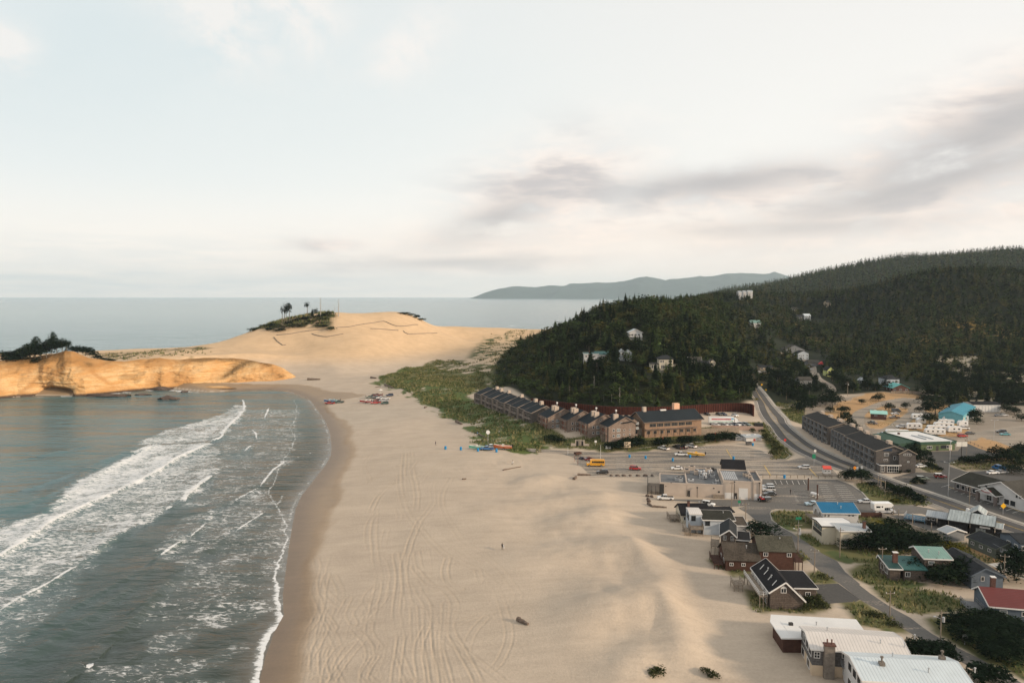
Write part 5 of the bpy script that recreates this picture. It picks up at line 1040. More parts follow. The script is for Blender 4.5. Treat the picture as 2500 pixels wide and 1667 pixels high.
# --- white-roofed houses in the foreground
h = House('flat_roofed_house', 'low red-walled house under a broad white angular roof, furthest of the three white-roofed houses', 'house', E(ZJ, 362, 730, 3.2), E(ZJ, 1060, 742, 3.2)); W = h.W; a = h.a
def loc2(Z, x_, y_, hh, H_):
    p = at(*Z(x_, y_), z=VZ + hh)[:2] - np.array(H_.r.location[:2]); c_, s_ = math.cos(-H_.a), math.sin(-H_.a); return (p[0] * c_ - p[1] * s_, p[0] * s_ + p[1] * c_)
RP = [loc2(ZJ, *q_, 3.2, h) for q_ in [(362, 730), (1062, 742), (1046, 672), (975, 576), (275, 536), (268, 592)]]
cx = np.mean([p[0] for p in RP]); cy = np.mean([p[1] for p in RP]); IP = [(cx + (p[0] - cx) * .94, cy + (p[1] - cy) * .88) for p in RP]
prism('wall', IP, -1, 3.0, M_RED, h.r); h.rf = prism('roof', RP, 3.0, 3.25, R_MEMB, h.r); h.ex = (.7, W - .8, .75, 9); h.win('f', [2.0, 4.6], 1.7, 1.3, 1.2, 2); MB().box(3.4, 5.6, 3.25, 4.2, 6.2, 3.75).build('roof_vent', DKT, h.rf); h.vents([(9, 6, 3.4)])
MB().box(.2, 5.0, 3.25, W - .8, 5.12, 3.29).box(2.2, 2.0, 3.25, 2.32, 7.5, 3.29).build('roof_seam', WHT, h.rf)
h = House('shingled_beach_house', 'two-storey grey shingled house with a pink-white ribbed roof and a broad tall chimney', 'house', E(ZJ, 603, 817, 5.2), E(ZJ, 1432, 878, 5.2)); W = h.W; D_ = 9.8
h.wing(0, W, 0, D_, 'x', gab(5.2, 6.3, 5.2, .52), M_SHAKEG, R_WHT, ov=.35, fascia=WHT, base=2.0); MB().box(.36, .36, -1, W - .36, D_ - .36, 1.99).build('lower_wall', M_TAN, h.r)
cb = MB().box(2.3, -.75, -.6, 4.1, .34, 6.3).build('chimney', M_STONE, h.r); MB().box(2.15, -.9, 6.3, 4.25, .45, 6.5).build('chimney_cap', M_BRICK, cb); MB().cyl(2.8, -.2, 6.5, 7.4, .13).cyl(3.6, -.2, 6.5, 7.4, .13).build('flue_pipe', M_BRICK, cb)
h.win('f', 1.2, 4.0, 1.1, 1.25, 2, 2); h.win('f', [6.2, 7.9], 4.2, 1.3, 1.0, 2); h.win('f', 16.2, 4.2, 1.9, 1.0, 3); h.win('f', [19.4], 4.3, 1.3, .9, 2); h.win('f', 6.4, 1.1, 1.3, 1.1, 2, 2); h.win('l', [1.8, 4.2, 6.6], 4.1, 1.9, 1.7, 1); h.win('l', [3.0, 7.4], 1.1, 2.2, 1.7, 1)
rw = MB(); n = 16
for i in range(n):
    a_, b_ = 6.2832 * i / n, 6.2832 * (i + 1) / n; rw.beam((11.3 + .55 * math.cos(a_), .30, 4.2 + .55 * math.sin(a_)), (11.3 + .55 * math.cos(b_), .30, 4.2 + .55 * math.sin(b_)), .13)
rw = rw.build('round_window', WHT, h.r); MB().section([(11.3 + .52 * math.cos(6.2832 * i / n), 4.2 + .52 * math.sin(6.2832 * i / n)) for i in range(n)], 'y', .28, .34).build('pane', GLASS, rw)
h.deck(5.4, 9.0, -.95, .33, 2.7, M_GREYW, posts=False); h.vents([(4.6, 7, 5.9), (13, 3, 6.0), (17, 2.4, 6.0), (20, 6, 6.1)])
h = House('pale_roofed_house', 'nearest house, with a long bluish-white ribbed roof cut by the bottom edge of the photo', 'house', E(ZJ, 1022, 1078, 5.2), E(ZJ, 1960, 1130, 5.2)); W = h.W
h.wing(0, W, 0, 10.5, 'x', gab(5.2, 6.4, 5.2, .60), M_WHITE, R_WHB, ov=.35, fascia=WHT); h.win('l', [2.2, 4.4, 6.8], 4.1, 1.9, 1.7, 1); h.win('f', [2, 5, 9, 13], 4.1, 1.4, 1.1, 2); h.win('l', [3, 6.8], 1.3, 1.8, 1.4, 1)
for x_, y_, z_ in [(4.8, 4.4, 6.0), (16.2, 7.6, 6.1)]: MB().box(x_ - .45, y_ - .45, z_ - .5, x_ + .45, y_ + .45, z_ + .55).cyl(x_, y_, z_ + .55, z_ + 1.4, .16).cyl(x_, y_, z_ + 1.3, z_ + 1.55, .28).build('chimney', M_STONE, h.rf)
h.vents([(8, 8, 6), (12, 3, 6), (20, 4, 6)])
h = House('red_roofed_house', 'dark house under a long dull red metal roof with white edge boards', 'house', E(ZJ, 2065, 470, 3.2), E(ZJ, 2352, 494, 3.2)); W = h.W + 12
h.wing(0, W, 0, 10, 'x', gab(3.2, 5.3, 3.2, .62), M_SLATEB, R_RED, fascia=WHT); h.win('f', 3.0, 1.8, 1.5, 1.5, 1, gl=GLASSB); h.win('f', [7.3, 11], 2.0, 1.6, 1.0, 2); h.chim(3.4, 7.5, 4.6, 7.2, .9, .9, M_BRICK, WHT); h.deck(-3.2, -.1, 2, 7, 1.4, M_GREYW)
# --- across the street
h = House('grey_blue_house', 'grey-blue gabled house with a dark roof and a small arched window', 'house', E(ZI, 1742, 1440, 3.3), E(ZI, 2150, 1450, 3.3)); W = h.W
h.wing(0, W, 0, 15, 'y', gab(3.3, 5.3, 3.3, .42), M_SLATEB, R_CHAR, fascia=M_SLATEB); h.win('f', W * .36, 2.6, .8, 1.1, 1, gl=GLASS); h.win('l', [4, 9], 1.8, 1.4, 1.2)
h = House('teal_roofed_house', 'dark house in three stepped parts with teal and pale green ribbed roofs', 'house', E(ZI, 800, 1354, 3.2), E(ZI, 965, 1360, 3.2)); W = h.W
h.wing(0, W, 0, 8, 'x', gab(3.2, 4.2, 3.2, .9), M_SHAKE, mat('dark_teal_roof', (.018, .055, .052), .5, .1, .5, stripes=SEAMX), fascia=WHT); h.win('l', [2.5, 5.2], 1.9, 1.8, 1.5, 2)
h.wing(W + .03, W + 6.0, .3, 8.3, 'x', gab(3.1, 4.1, 3.2, .9), M_SHAKE, R_TEAL); h.win('f', [W + 1.4], 1.7, 1.2, 1.2); h.chim(W - .6, 3.5, 3, 6.2, 1.1, .8, M_BRICK, WHT)
h.wing(W + 5.6, W + 12.6, 2.0, 10.5, 'x', gab(5.4, 6.6, 5.4, .7), M_SHAKE, R_TEALL, fascia=WHT); h.win('f', [W + 7.6], 4.2, 1.5, .9, 1, gl=GLASSB); h.vents([(W + 8, 5, 6.2), (W + 10, 4, 6.1)])
h = House('long_sage_house', 'long low sage green house with a dark gable roof behind the pub', 'house', E(ZI, 1686, 985, 2.8), E(ZI, 2030, 1132, 2.8)); W = h.W; print('sage', W, h.a)
h.wing(0, W, 0, 8.5, 'x', gab(2.8, 4.4), M_SAGE, R_CHAR, fascia=M_SAGE); h.win('f', [2, 5, 8], 1.6, 1.2, .9, 2); h.win('r', [4.2], 1.6, 1.2, .9)
h = House('blue_roofed_house', 'tall white house with a bright blue metal roof and wooden side deck', 'house', E(ZI, 32, 714, 5.4), E(ZI, 478, 722, 5.4)); W = h.W
h.wing(0, W, 0, 9.5, 'x', gab(5.4, 7.2, 5.4, .6), M_WHITE, R_BLUE, ov=.5, fascia=M_WHITE); h.win('f', [1.1, 2.2], 4.5, .55, .9, 1); h.win('f', [8.2, 9.3], 4.6, .5, .35, 1, fr=DKT); h.win('f', [1.2], 1.9, .6, .6, 1); h.win('l', [3, 6.5], 4.3, 1.4, 1.3); h.deck(-2.4, .4, .5, 7.5, 3.0); h.vents([(6.4, 2.4, 6.4), (6.2, 4.6, 6.9)])
h = House('white_roofed_cottage', 'cream cottage with a white and grey angular roof below the blue-roofed house', 'house', E(ZI, 232, 920, 5.0), E(ZI, 605, 925, 5.0)); W = h.W
h.wing(0, W, 0, 6.5, 'x', gab(5.0, 5.7, 5.2, .8), M_CREAM, R_GREYM, ov=.4, fascia=WHT); h.win('f', [6.2], 3.9, 1.8, .7, 2); h.win('f', [2.2], 1.6, 1.0, 1.4, 2, gl=GLASSB); h.win('f', [6.6], 1.6, 1.5, .8, 2); h.chim(7.6, 2.0, 4.6, 7.2, .7, .7, M_BRICK, DKT)
h.wing(-3.7, W * .62, 3.2, 11.5, 'x', gab(5.3, 5.7, 5.3, .5), M_CREAM, R_MEMB, ov=.25, fascia=DKT); h.win('l', [4.6, 6.6, 8.6], 4.2, 1.7, 1.2, 1, fr=DKT, gl=GLASSB); h.slab('balcony_screen', 'l', 7, 2.2, 3.3, 6.5, DKT)
# pub with steel roofs
h = House('black_pub', 'black-walled pub with streaked steel roofs beside the main road', 'pub', E(ZI, 1466, 792, 3.4), E(ZI, 1722, 832, 3.4)); W = h.W; a0 = h.a
h.wing(0, W, 0, 8.5, 'x', gab(3.4, 5.1, 3.6, .8), M_BLACK, R_STEEL, fascia=DKT); h.win('f', [3], 1.5, 1.8, 1.4, 3, fr=DKT)
h.wing(W - .2, W * 2.12, .6, 8.9, 'x', gab(3.3, 4.9, 3.4, .75), M_BLACK, R_STEEL, fascia=DKT); h.win('f', [W * 1.5], 1.5, 2.6, 1.3, 4, fr=DKT, gl=GLASSB); h.slab('shop_sign', 'f', W * 1.68, 2.3, 2.8, 2.6, M_WHITE)
h.wing(W * 2.05, W * 2.45, 1.5, 7.5, 'x', gab(2.9, 3.6), M_BLACK, R_STEEL, fascia=WHT)
h.wing(-3.2, .2, 2.2, 7.5, 'x', gab(3.0, 4.1, 3.1, .7), M_BLACK, R_GREYM); h.wing(-6.0, -3.0, 2.8, 8.0, 'x', gab(2.9, 3.9, 3.0, .7), M_BLACK, R_GREYM); h.win('f', [-5.2, -3.9], 2.1, .9, .9, 1)
h.wing(W * .86, W * 1.62, 9.0, 15, 'y', gab(4.2, 5.7, 4.2, .5), M_BLACK, R_STEEL, fascia=WHT); h.deck(-12.0, -6.1, 3.4, 9.0, 1.0, mat('blue_deck', (.07, .13, .18), .7, .3, .9), railm=M_STEELP); MB().box(W * .2, 1.2, 2.2, W * .2 + .1, 1.3, 2.3).build('lamp', WHT, h.r)
sn = MB().cyl(W * .78, 10.5, 4.0, 5.2, .7, .45).build('satellite_dish', WHT, h.r)
h = House('tool_shed', 'small grey shed with a pale metal gable roof in front of the pub', 'shed', E(ZI, 1352, 898, 2.6), E(ZI, 1470, 948, 2.6)); W = h.W; h.wing(0, W, 0, 6.5, 'x', gab(2.6, 3.6), M_GREYW, R_GREYM, fascia=WHT); h.win('f', [W / 2], 1.5, .8, .8)
# edge house
h = House('deck_house', 'dark house with a raised railed deck at the right edge of the photo', 'house', E(ZI, 2290, 1330, 0), E(ZI, 2500, 1330, 0)); h.wing(1.5, 12, 2, 11, 'x', gab(5.5, 6.8), M_SLATEB, R_CHAR); h.win('f', [3, 6], 4.0, 1.4, 1.2); h.win('l', [4, 7], 4.0, 1.4, 1.2); h.deck(-1.6, 1.8, 0, 8, 2.4, M_GREYW)
# strip of shops with gabled entrance
h = House('shop_building', 'long low taupe shop building with a white gabled entrance and oval sign', 'shop', E(ZI, 1512, 342, 3.3), E(ZI, 2352, 578, 3.3)); W = h.W; L_ = W + 22; print('shops', W, h.a)
h.wing(0, L_, 0, 17, 'x', gab(3.3, 6.0, 3.3, .5), M_PINK, R_DGRN, ov=.9, fascia=WHT); dd = W / 840.
h.win('f', [2.3, 4.4], 1.7, 1.6, 1.6, 1); h.win('f', [7.0, 9.0], 1.7, 1.6, 1.6, 1); h.win('f', [L_ * .62 + 5, L_ * .62 + 8.5, L_ * .62 + 12], 1.7, 2.0, 1.6, 2)
c0 = W * .47; c1 = W * 1.05
h.wing(c0 - 1.0, c1, -1.2, 12, 'y', gab(4.6, 8.0, 4.0, .48), M_WHITE, R_OLIV, ov=.5, fascia=WHT); h.win('f', [c0 + 1.6], 5.0, 1.2, .9, 2); h.win('f', [c1 - 3.4, c1 - 2.2], 4.4, .9, 1.0, 1)
h.wing(c0 + .5, c0 + 8.2, -4.2, 4, 'y', gab(3.4, 5.4, 3.4, .5), M_WHITE, R_DGRN, ov=.5, fascia=WHT, base=3.0)
for x_ in (c0 + 1.0, c0 + 7.7): MB().box(x_ - .45, -4.0, -.5, x_ + .45, -3.2, 3.2).build('porch_pillar', M_PINK, h.r)
h.ex = (0, 1, -.75, 9); h.win('f', [c0 + 3, c0 + 5.8], 1.5, 2.0, 2.4, 2, 2, name='shop_window'); h.win('f', [c0 + 9.5, c0 + 11.7], 1.7, 2.0, 1.9, 1, name='shop_window')
ns = 20; ov_ = MB().section([(c0 + 4.4 + 2.0 * math.cos(6.2832 * i / ns), 4.35 + .62 * math.sin(6.2832 * i / ns)) for i in range(ns)], 'y', -4.0, -3.82); so_ = ov_.build('oval_sign', mat('sign_red', (.33, .05, .06), .5, .1), h.r); MB().section([(c0 + 4.4 + 1.6 * math.cos(6.2832 * i / ns), 4.4 + .38 * math.sin(6.2832 * i / ns)) for i in range(ns)], 'y', -4.05, -4.003).build('sign_panel', WHT, so_)
for y_ in (13.0, 14.5): MB().box(c1 - 4 + (y_ - 13) * .8, y_ - 5.0, 5.75, c1 - 3.4 + (y_ - 13) * .8, y_ - 3.6, 6.0).build('skylight', WHT, h.rf)
# three-storey apartments along the main road
h = House('apartment_building', 'long dark grey three-storey apartment block with balconies along the main road', 'apartments', at(*ZF(235, 600), z=VZ)[:2], at(*ZF(932, 985), z=VZ)[:2]); W = h.W; print('apt', W, h.a)
def apt(x0, x1, y0, nb):
    h.wing(x0, x1, y0, y0 + 13, 'x', gab(8.4, 10.6, 8.4, .55), M_INND, mat('apartment_roof', (.032, .032, .031), .92, .25, 1.2), ov=.5, fascia=TAN)
    n_b = nb
    for i in range(n_b):
        xa = x0 + .8 + (x1 - x0 - 1.6) * i / n_b; xb = xa + (x1 - x0 - 1.6) / n_b - .9
        for fl in range(3):
            z_ = 2.75 * fl; b_ = MB().box(xa, y0 - .55, z_ + .02, xb, y0 + .44, z_ + .16); 
            if fl: b_.build('balcony', M_GREYW, h.r); r_ = MB().beam((xa, y0 - .5, z_ + 1.1), (xb, y0 - .5, z_ + 1.1), .08).beam((xa, y0 - .5, z_ + .6), (xb, y0 - .5, z_ + .6), .06); r_.build('railing', TAN, h.r)
            h.ex = (x0 + .5, x1 - .5, y0 + .5, y0 + 12.5); h.win('f', [(xa + xb) / 2], z_ + 1.25, (xb - xa) * .82, 1.7, 2, fr=TAN if fl else WHT)
        MB().box(xa - .55, y0 - .6, -.5, xa - .18, y0 + .45, 8.2).build('pier', M_GREYW, h.r)
    for i in range(max(2, nb // 2)): h.chim(x0 + (x1 - x0) * (i + .5) / max(2, nb // 2), y0 + 7.6, 9.6, 11.7, 2.6, 1.6, M_CHIM)
apt(0, W * .40, 0, 6); apt(W * .44, W * .63, .6, 4); apt(W * .63, W, -.3, 7)
h.ex = (0, W + .0, 0, 12.5); y0_ = -.3
h.ex = (W * .63, W - .5, .2, 12.2); h.win('r', [4.2], 7.0, 1.8, 1.3, 3, 2); h.win('r', [4.0], 4.8, 1.6, .7, 2); h.win('r', [7.4, 8.8], 5.6, .9, 1.5, 1)
h.slab('name_sign', 'r', 4.6, 8.35, 9.5, 3.4, mat('sign_navy', (.03, .045, .07), .5, .1), .12)
h.wing(W - 6, W + 1.2, 8.2, 15.5, 'x', gab(7.6, 9.6, 7.6, .5), M_INND, MATS['apartment_roof'], ov=.4, fascia=TAN); h.win('r', [11.8], 7.3, 2.9, .8, 4); h.win('r', [12.2], 4.4, .8, .6, 1, gl=GLASSB)
h.wing(W - .6, W + 2.6, .4, 8.8, 'x', mono(3.4, 3.4), M_INND, R_CHAR, ov=.1, fascia=WHT); h.win('r', [5.6], 1.75, 4.4, 2.6, 5, 2); h.win('r', [1.6], 1.75, 1.3, 2.3, 2, 2)
# --- green market, sheds and small buildings on the right
h = House('green_market', 'green single-storey market with a white flat roof and dark green fascia', 'shop', at(*ZF(1365, 790), z=VZ)[:2], at(*ZF(1700, 778), z=VZ)[:2]); W = h.W
h.wing(0, W, 0, 26, 'x', mono(4.0, 4.0), M_GREEN, R_MEMB, ov=.3, thick=.3); MB().box(-.3, -.12, 3.1, W + .3, -.02, 4.3).box(-.42, -.1, 3.1, -.31, 26, 4.3).box(W + .31, -.1, 3.1, W + .42, 26, 4.3).box(-.3, 26.02, 3.1, W + .3, 26.12, 4.3).build('fascia', M_GRND, h.r)
h.win('f', [4.5, 14.5], 1.6, 2.6, 1.5, 3); h.win('f', [W - 6], 1.6, 3.0, 1.5, 3, fr=DKT); h.slab('door', 'f', 8.5, 0, 2.2, 1.2, DKT); h.slab('door', 'f', W - 2.5, 0, 2.4, 1.4, M_CREAM); h.wing(-9, -.5, 3, 26, 'y', mono(3.0, 3.9), M_GRND, M_GRND, ov=.2); h.slab('name_board', 'f', 10, 3.4, 3.9, 3.2, WHT, .14)
MB().box(W * .4, 6, 4.02, W * .4 + .5, 16, 4.35).box(W * .6, 6, 4.02, W * .6 + .5, 16, 4.35).build('roof_duct', R_GREYM, h.rf); MB().cyl(W * .2, 20, 4.0, 4.8, .6).build('roof_fan', M_BRICK, h.rf)
h = House('teal_metal_barn', 'long teal metal barn with a gable roof beside the parked trailers', 'barn', (239.1, 410.6), (248.7, 402.6)); W = h.W; h.wing(0, W, 0, 43, 'y', gab(4.7, 6.6, 4.7, .5), M_TEALW, mat('turquoise_metal_roof', (.03, .20, .28), .5, .08, .5, stripes=SEAMY), ov=.3, thick=.2, fascia=M_TEALW)
h.slab('door', 'r', 3.2, 0, 3.2, 3.4, M_CREAM)
h = House('storage_units', 'long white row of storage units with a dark roof behind the trailers', 'storage', at(*ZF(1862, 408), z=VZ + .4)[:2], at(*ZF(2135, 410), z=VZ + .4)[:2], z=VZ + .2); W = h.W; h.wing(0, W, 0, 12, 'x', gab(4.6, 5.6), M_WHITE, R_BLK, ov=.3)
for i in range(9): h.slab('roller_door', 'f', W * (i + .5) / 9, .1, 3.6, W / 9 * .8, WHT, .08)
h = House('washroom_block', 'small brick washroom block with a pale turquoise roof in the campsite', 'washroom', at(*ZF(878, 472), z=VZ + .6)[:2], at(*ZF(1046, 482), z=VZ + .6)[:2], z=VZ + .3); W = h.W; h.wing(0, W, 0, 8, 'x', gab(3.0, 4.4, 3.0, .5), M_BRICK, mat('pale_turquoise_roof', (.30, .56, .50), .5, .06, .5, stripes=SEAMX), ov=.6); h.win('f', [3, 8, 12], 1.9, 1.4, .8, 2); h.slab('door', 'l', 3.5, 0, 2.2, 1, DKT); MB().box(W * .25, 4.5, 4.0, W * .25 + 1.2, 5.2, 4.5).box(W * .7, 4.5, 4.0, W * .7 + .9, 5.2, 4.5).build('roof_vent', WHT, h.rf)
def small(name, label, cat, Z, a, b_, Yq, D_, hw, rise, wall, roof, axis='x', wins=2, storeys=1, hip=False, zb=None):
    if zb is None:
        p = at(*Z(*a)); Wp = (Z(*b_)[0] - Z(*a)[0]) / FPX * p[1]; q = p + np.array([Wp, Wp * .02, 0])
    else: p, q = at(*Z(*a), Y=Yq), at(*Z(*b_), Y=Yq)
    zg = zat(*((p[:2] + q[:2]) / 2)) if zb is None else zb
    H_ = House(name, label, cat, p[:2], q[:2], z=zg); W_ = H_.W
    if hip:
        H_.wing(0, W_, 0, D_, 'x', mono(hw, hw), wall, roof, base=-5); m_ = MB(); o_ = .1; A = (-o_, -o_, hw); B = (W_ + o_, -o_, hw); C_ = (W_ + o_, D_ + o_, hw); Dd = (-o_, D_ + o_, hw); E1 = (min(D_, W_) * .4, D_ / 2, hw + rise); E2 = (W_ - min(D_, W_) * .4, D_ / 2, hw + rise)
        m_.quad(A, B, E2, E1).quad(B, C_, E2).quad(C_, Dd, E1, E2).quad(Dd, A, E1); m_.build('hip_roof', roof, H_.r)
    else: H_.wing(0, W_, 0, D_, axis, gab(hw, hw + rise), wall, roof, base=-5)
    for s_ in range(storeys):
        for k_ in range(wins): H_.win('f', [W_ * (k_ + .5) / wins], 1.6 + 2.8 * s_, min(1.6, W_ / wins * .6), 1.2, 2)
        H_.win('l', [D_ * .3, D_ * .7], 1.6 + 2.8 * s_, 1.2, 1.1, 2)
    return H_
small('blue_hip_house', 'pale blue two-storey house with a hipped grey roof above the campsite', 'house', ZF, (1035, 180), (1168, 180), 570, 13, 6.6, 2.2, M_BLUEW, R_CHAR, wins=3, storeys=2, hip=True)
small('brick_hall', 'low brick building with a turquoise gable roof beside the hipped blue house', 'house', ZF, (1090, 222), (1262, 226), 540, 12, 2.8, 3.0, M_BRICK, R_TURQ, 'y', 3)
small('white_small_house', 'small white gabled house among dark trees left of the hipped blue house', 'house', ZF, (800, 150), (860, 150), 620, 8, 2.8, 2.0, M_GREYW, R_GREYM, 'y', 1)
small('yellow_house', 'narrow yellow-green gabled house in the trees', 'house', ZE, (735, 1072), (800, 1072), 690, 9, 5.2, 3.0, M_YELL, R_CHAR, 'y', 2, 2)
hr = small('grey_roofed_house', 'grey-roofed house with a red awning among the trees', 'house', ZE, (585, 1000), (690, 1003), 780, 12, 3.2, 3.0, M_GREYW, R_OLIV, 'x', 3); MB().section([(hr.W * .7, 2.6), (hr.W * 1.12, 2.2), (hr.W * .95, 5.2)], 'y', -3.0, -.2).build('awning', mat('red_awning', (.50, .06, .06), .6, .1), hr.r)
hr = small('tan_house', 'tan two-storey house with a white carport roof beside the rising road', 'house', ZE, (185, 1042), (300, 1045), 720, 11, 5.4, 1.2, M_TAN, R_CHAR, 'x', 3, 2); MB().box(-3, -6, 2.3, hr.W * .75, -.3, 2.55).build('carport_roof', R_WHT, hr.r); MB().box(-2.8, -5.8, -2, -2.6, -5.6, 2.3).box(hr.W * .7, -5.8, -2, hr.W * .7 + .2, -5.6, 2.3).build('carport_post', WHT, hr.r)
small('broad_grey_house', 'broad grey gabled house at the top of the hillside clearing', 'house', ZE, (385, 868), (560, 872), 900, 16, 4.0, 5.2, M_GREYW, R_OLIV, 'y', 4); small('blue_house', 'blue two-storey house just below the broad grey house', 'house', ZE, (495, 935), (590, 930), 850, 12, 6.8, 2.6, M_BLUEW, R_CHAR, 'y', 3, 2)
small('hidden_grey_house', 'grey house half hidden by pines beside the back road', 'house', ZE, (510, 1165), (620, 1165), 640, 10, 6, 2.2, M_GREYW, R_OLIV, 'x', 3, 2)
for i, (a, b_, Yq, w_, rf, lab) in enumerate([((485, 612), (545, 614), 1180, M_GREYW, R_CHAR, 'small grey house, left one of the pair high in the forest'), ((550, 606), (605, 608), 1200, M_BLUEW, R_WHB, 'small pale house, right one of the pair high in the forest'), ((455, 548), (500, 550), 1350, M_CREAM, R_OLIV, 'tiny cream house just above the pair high in the forest'),
        ((730, 505), (775, 508), 1500, M_TAN, R_OLIV, 'tiny tan house alone on the wooded ridge'), ((110, 655), (198, 658), 1010, M_WHITE, R_TEALL, 'white bungalow with a green roof on the slope above the tan house')]): small('hill_house', lab, 'house', ZE, a, b_, Yq, 12, 6.5, 3.0, w_, rf, 'x', 3, 2)
for i, (a, b_, lab) in enumerate([((10, 412), (38, 412), 'leftmost tiny white house on the skyline'), ((48, 408), (75, 408), 'tiny white house in the middle of the skyline group'), ((85, 404), (130, 402), 'longest tiny house on the skyline, at the right end')]):
    small('skyline_house', lab, 'house', ZE, a, b_, 1150 + 40 * i, 12, 8.0, 2.0, M_WHITE, R_GREYM, 'x', 3, 2, zb=at(*ZE(a[0], a[1]), Y=1150 + 40 * i)[2] - 2)
# houses on the steep wooded hill
def hillp(Z, x_, y_, Yq): return at(*Z(x_, y_), Y=Yq)
def hillhouse(name, label, Z, a, b_, Yq):
    p = at(*Z(*a)); Wp = (Z(*b_)[0] - Z(*a)[0]) / FPX * p[1]; q = p + np.array([Wp, -Wp * .03, 0]); return House(name, label, 'house', p[:2], q[:2], z=(p[2] + q[2]) / 2)
h = hillhouse('beige_hill_house', 'large beige two-storey house with a hipped roof and tall white windows on the wooded hill', ZD, (1308, 700), (1555, 700), 505); W = h.W
h.wing(0, W, 1, 11, 'x', mono(5.4, 5.6), M_CREAM, R_OLIV, base=-7); h.wing(W * .25, W * .75, -.6, 9, 'x', mono(8.8, 8.9), M_CREAM, R_CHAR, base=-7); m_ = MB(); A, B, C_, Dd = (W * .22, -.9, 8.9), (W * .78, -.9, 8.9), (W * .78, 9.3, 8.9), (W * .22, 9.3, 8.9); E1, E2 = (W * .42, 4, 11.2), (W * .58, 4, 11.2); m_.quad(A, B, E2, E1).quad(B, C_, E2).quad(C_, Dd, E1, E2).quad(Dd, A, E1).build('hip_roof', R_CHAR, h.r)
h.win('f', [W * .33, W * .40], 7.2, 1.1, 1.6, 2); h.win('f', [W * .60, W * .67], 7.2, 1.1, 1.6, 2); h.ex = (.4, W - .4, 1.4, 10); h.win('f', [W * .06, W * .12, W * .18], 3.6, .9, 2.4, 1); h.win('f', [W * .86, W * .93], 3.6, 1.1, 1.6, 1); h.ex = (.4, W - .4, -.15, 10); h.win('f', [W * .36, W * .42], 3.6, 1.0, 2.2, 1); h.win('f', [W * .56, W * .66], 3.6, 1.4, 1.6, 1); h.deck(W * .3, W * .92, -2.6, -.3, 1.6, M_CREAM)
h = hillhouse('white_hill_house', 'white house with a pyramid gable roof, highest on the wooded hill', ZD, (1130, 440), (1235, 440), 600); W = h.W; h.wing(-.6, W + .8, 0, 12, 'y', gab(6.2, 9.0, 6.2, .5), M_WHITE, R_WHB, base=-6, ov=.8, fascia=WHT); h.win('f', [W * .25, W * .5, W * .75], 4.4, 1.8, 1.5, 2); h.deck(0, W, -1.6, .6, 3.0, WHT)
h = hillhouse('white_terraced_house', 'white multi-level house with green flat roofs on the left of the wooded hill', ZD, (760, 655), (920, 650), 535); W = h.W
h.wing(-.5, W * .75, 0, 9, 'x', mono(9.0, 9.4), M_WHITE, R_TEAL, base=-7, fascia=WHT); h.win('f', [1.5, 4.4, 7.2], 7.2, 1.6, 1.2, 2); h.win('f', [2.4, 5.4], 2.6, 1.4, 1.2, 2); h.deck(-.4, W * .7, -2.6, .2, 4.4, WHT); h.wing(W * .55, W * 1.3, 2, 12, 'x', gab(8.6, 10.4), M_WHITE, R_TEAL, base=-7); h.win('f', [W * .9, W * 1.1], 7.0, 1.4, 1.2, 2); h.chim(W * .3, 6, 9, 11, .8, .8, M_BRICK)
h = hillhouse('twin_gable_house', 'small white house with two grey gables half hidden in trees at the hill centre', ZD, (1050, 605), (1155, 605), 545); W = h.W; h.wing(0, W * .45, 0, 9, 'y', gab(6.0, 8.0), M_BLUEW, R_GREYM, base=-6); h.win('f', [W * .22], 4.6, 1.4, 1.4, 2); h.wing(W * .5, W, 1, 9, 'y', gab(5.4, 7.4), M_BLUEW, R_GREYM, base=-6); h.win('f', [W * .75], 4.0, 1.4, 1.4, 2)
h = hillhouse('lit_gable_house', 'cream gabled house with a blue-grey lower roof at the right of the wooded hill', ZD, (1690, 705), (1800, 705), 515); W = h.W; h.wing(0, W, 0, 9, 'x', gab(4.4, 8.0, 6.0, .75), M_CREAM, R_CHAR, base=-6, fascia=WHT); h.win('f', [2, 5, 8], 3.0, 1.2, 1.1, 2); h.wing(-4.2, 5.2, 9.4, 17, 'x', gab(7.6, 10.2), M_CREAM, R_OLIV, base=-6, fascia=WHT); h.wing(W + .4, W + 5.0, 6, 14, 'y', gab(6.8, 9.0), M_CREAM, R_OLIV, base=-6); h.win('f', [W + 2.8], 5.0, 1.4, 1.6, 2)
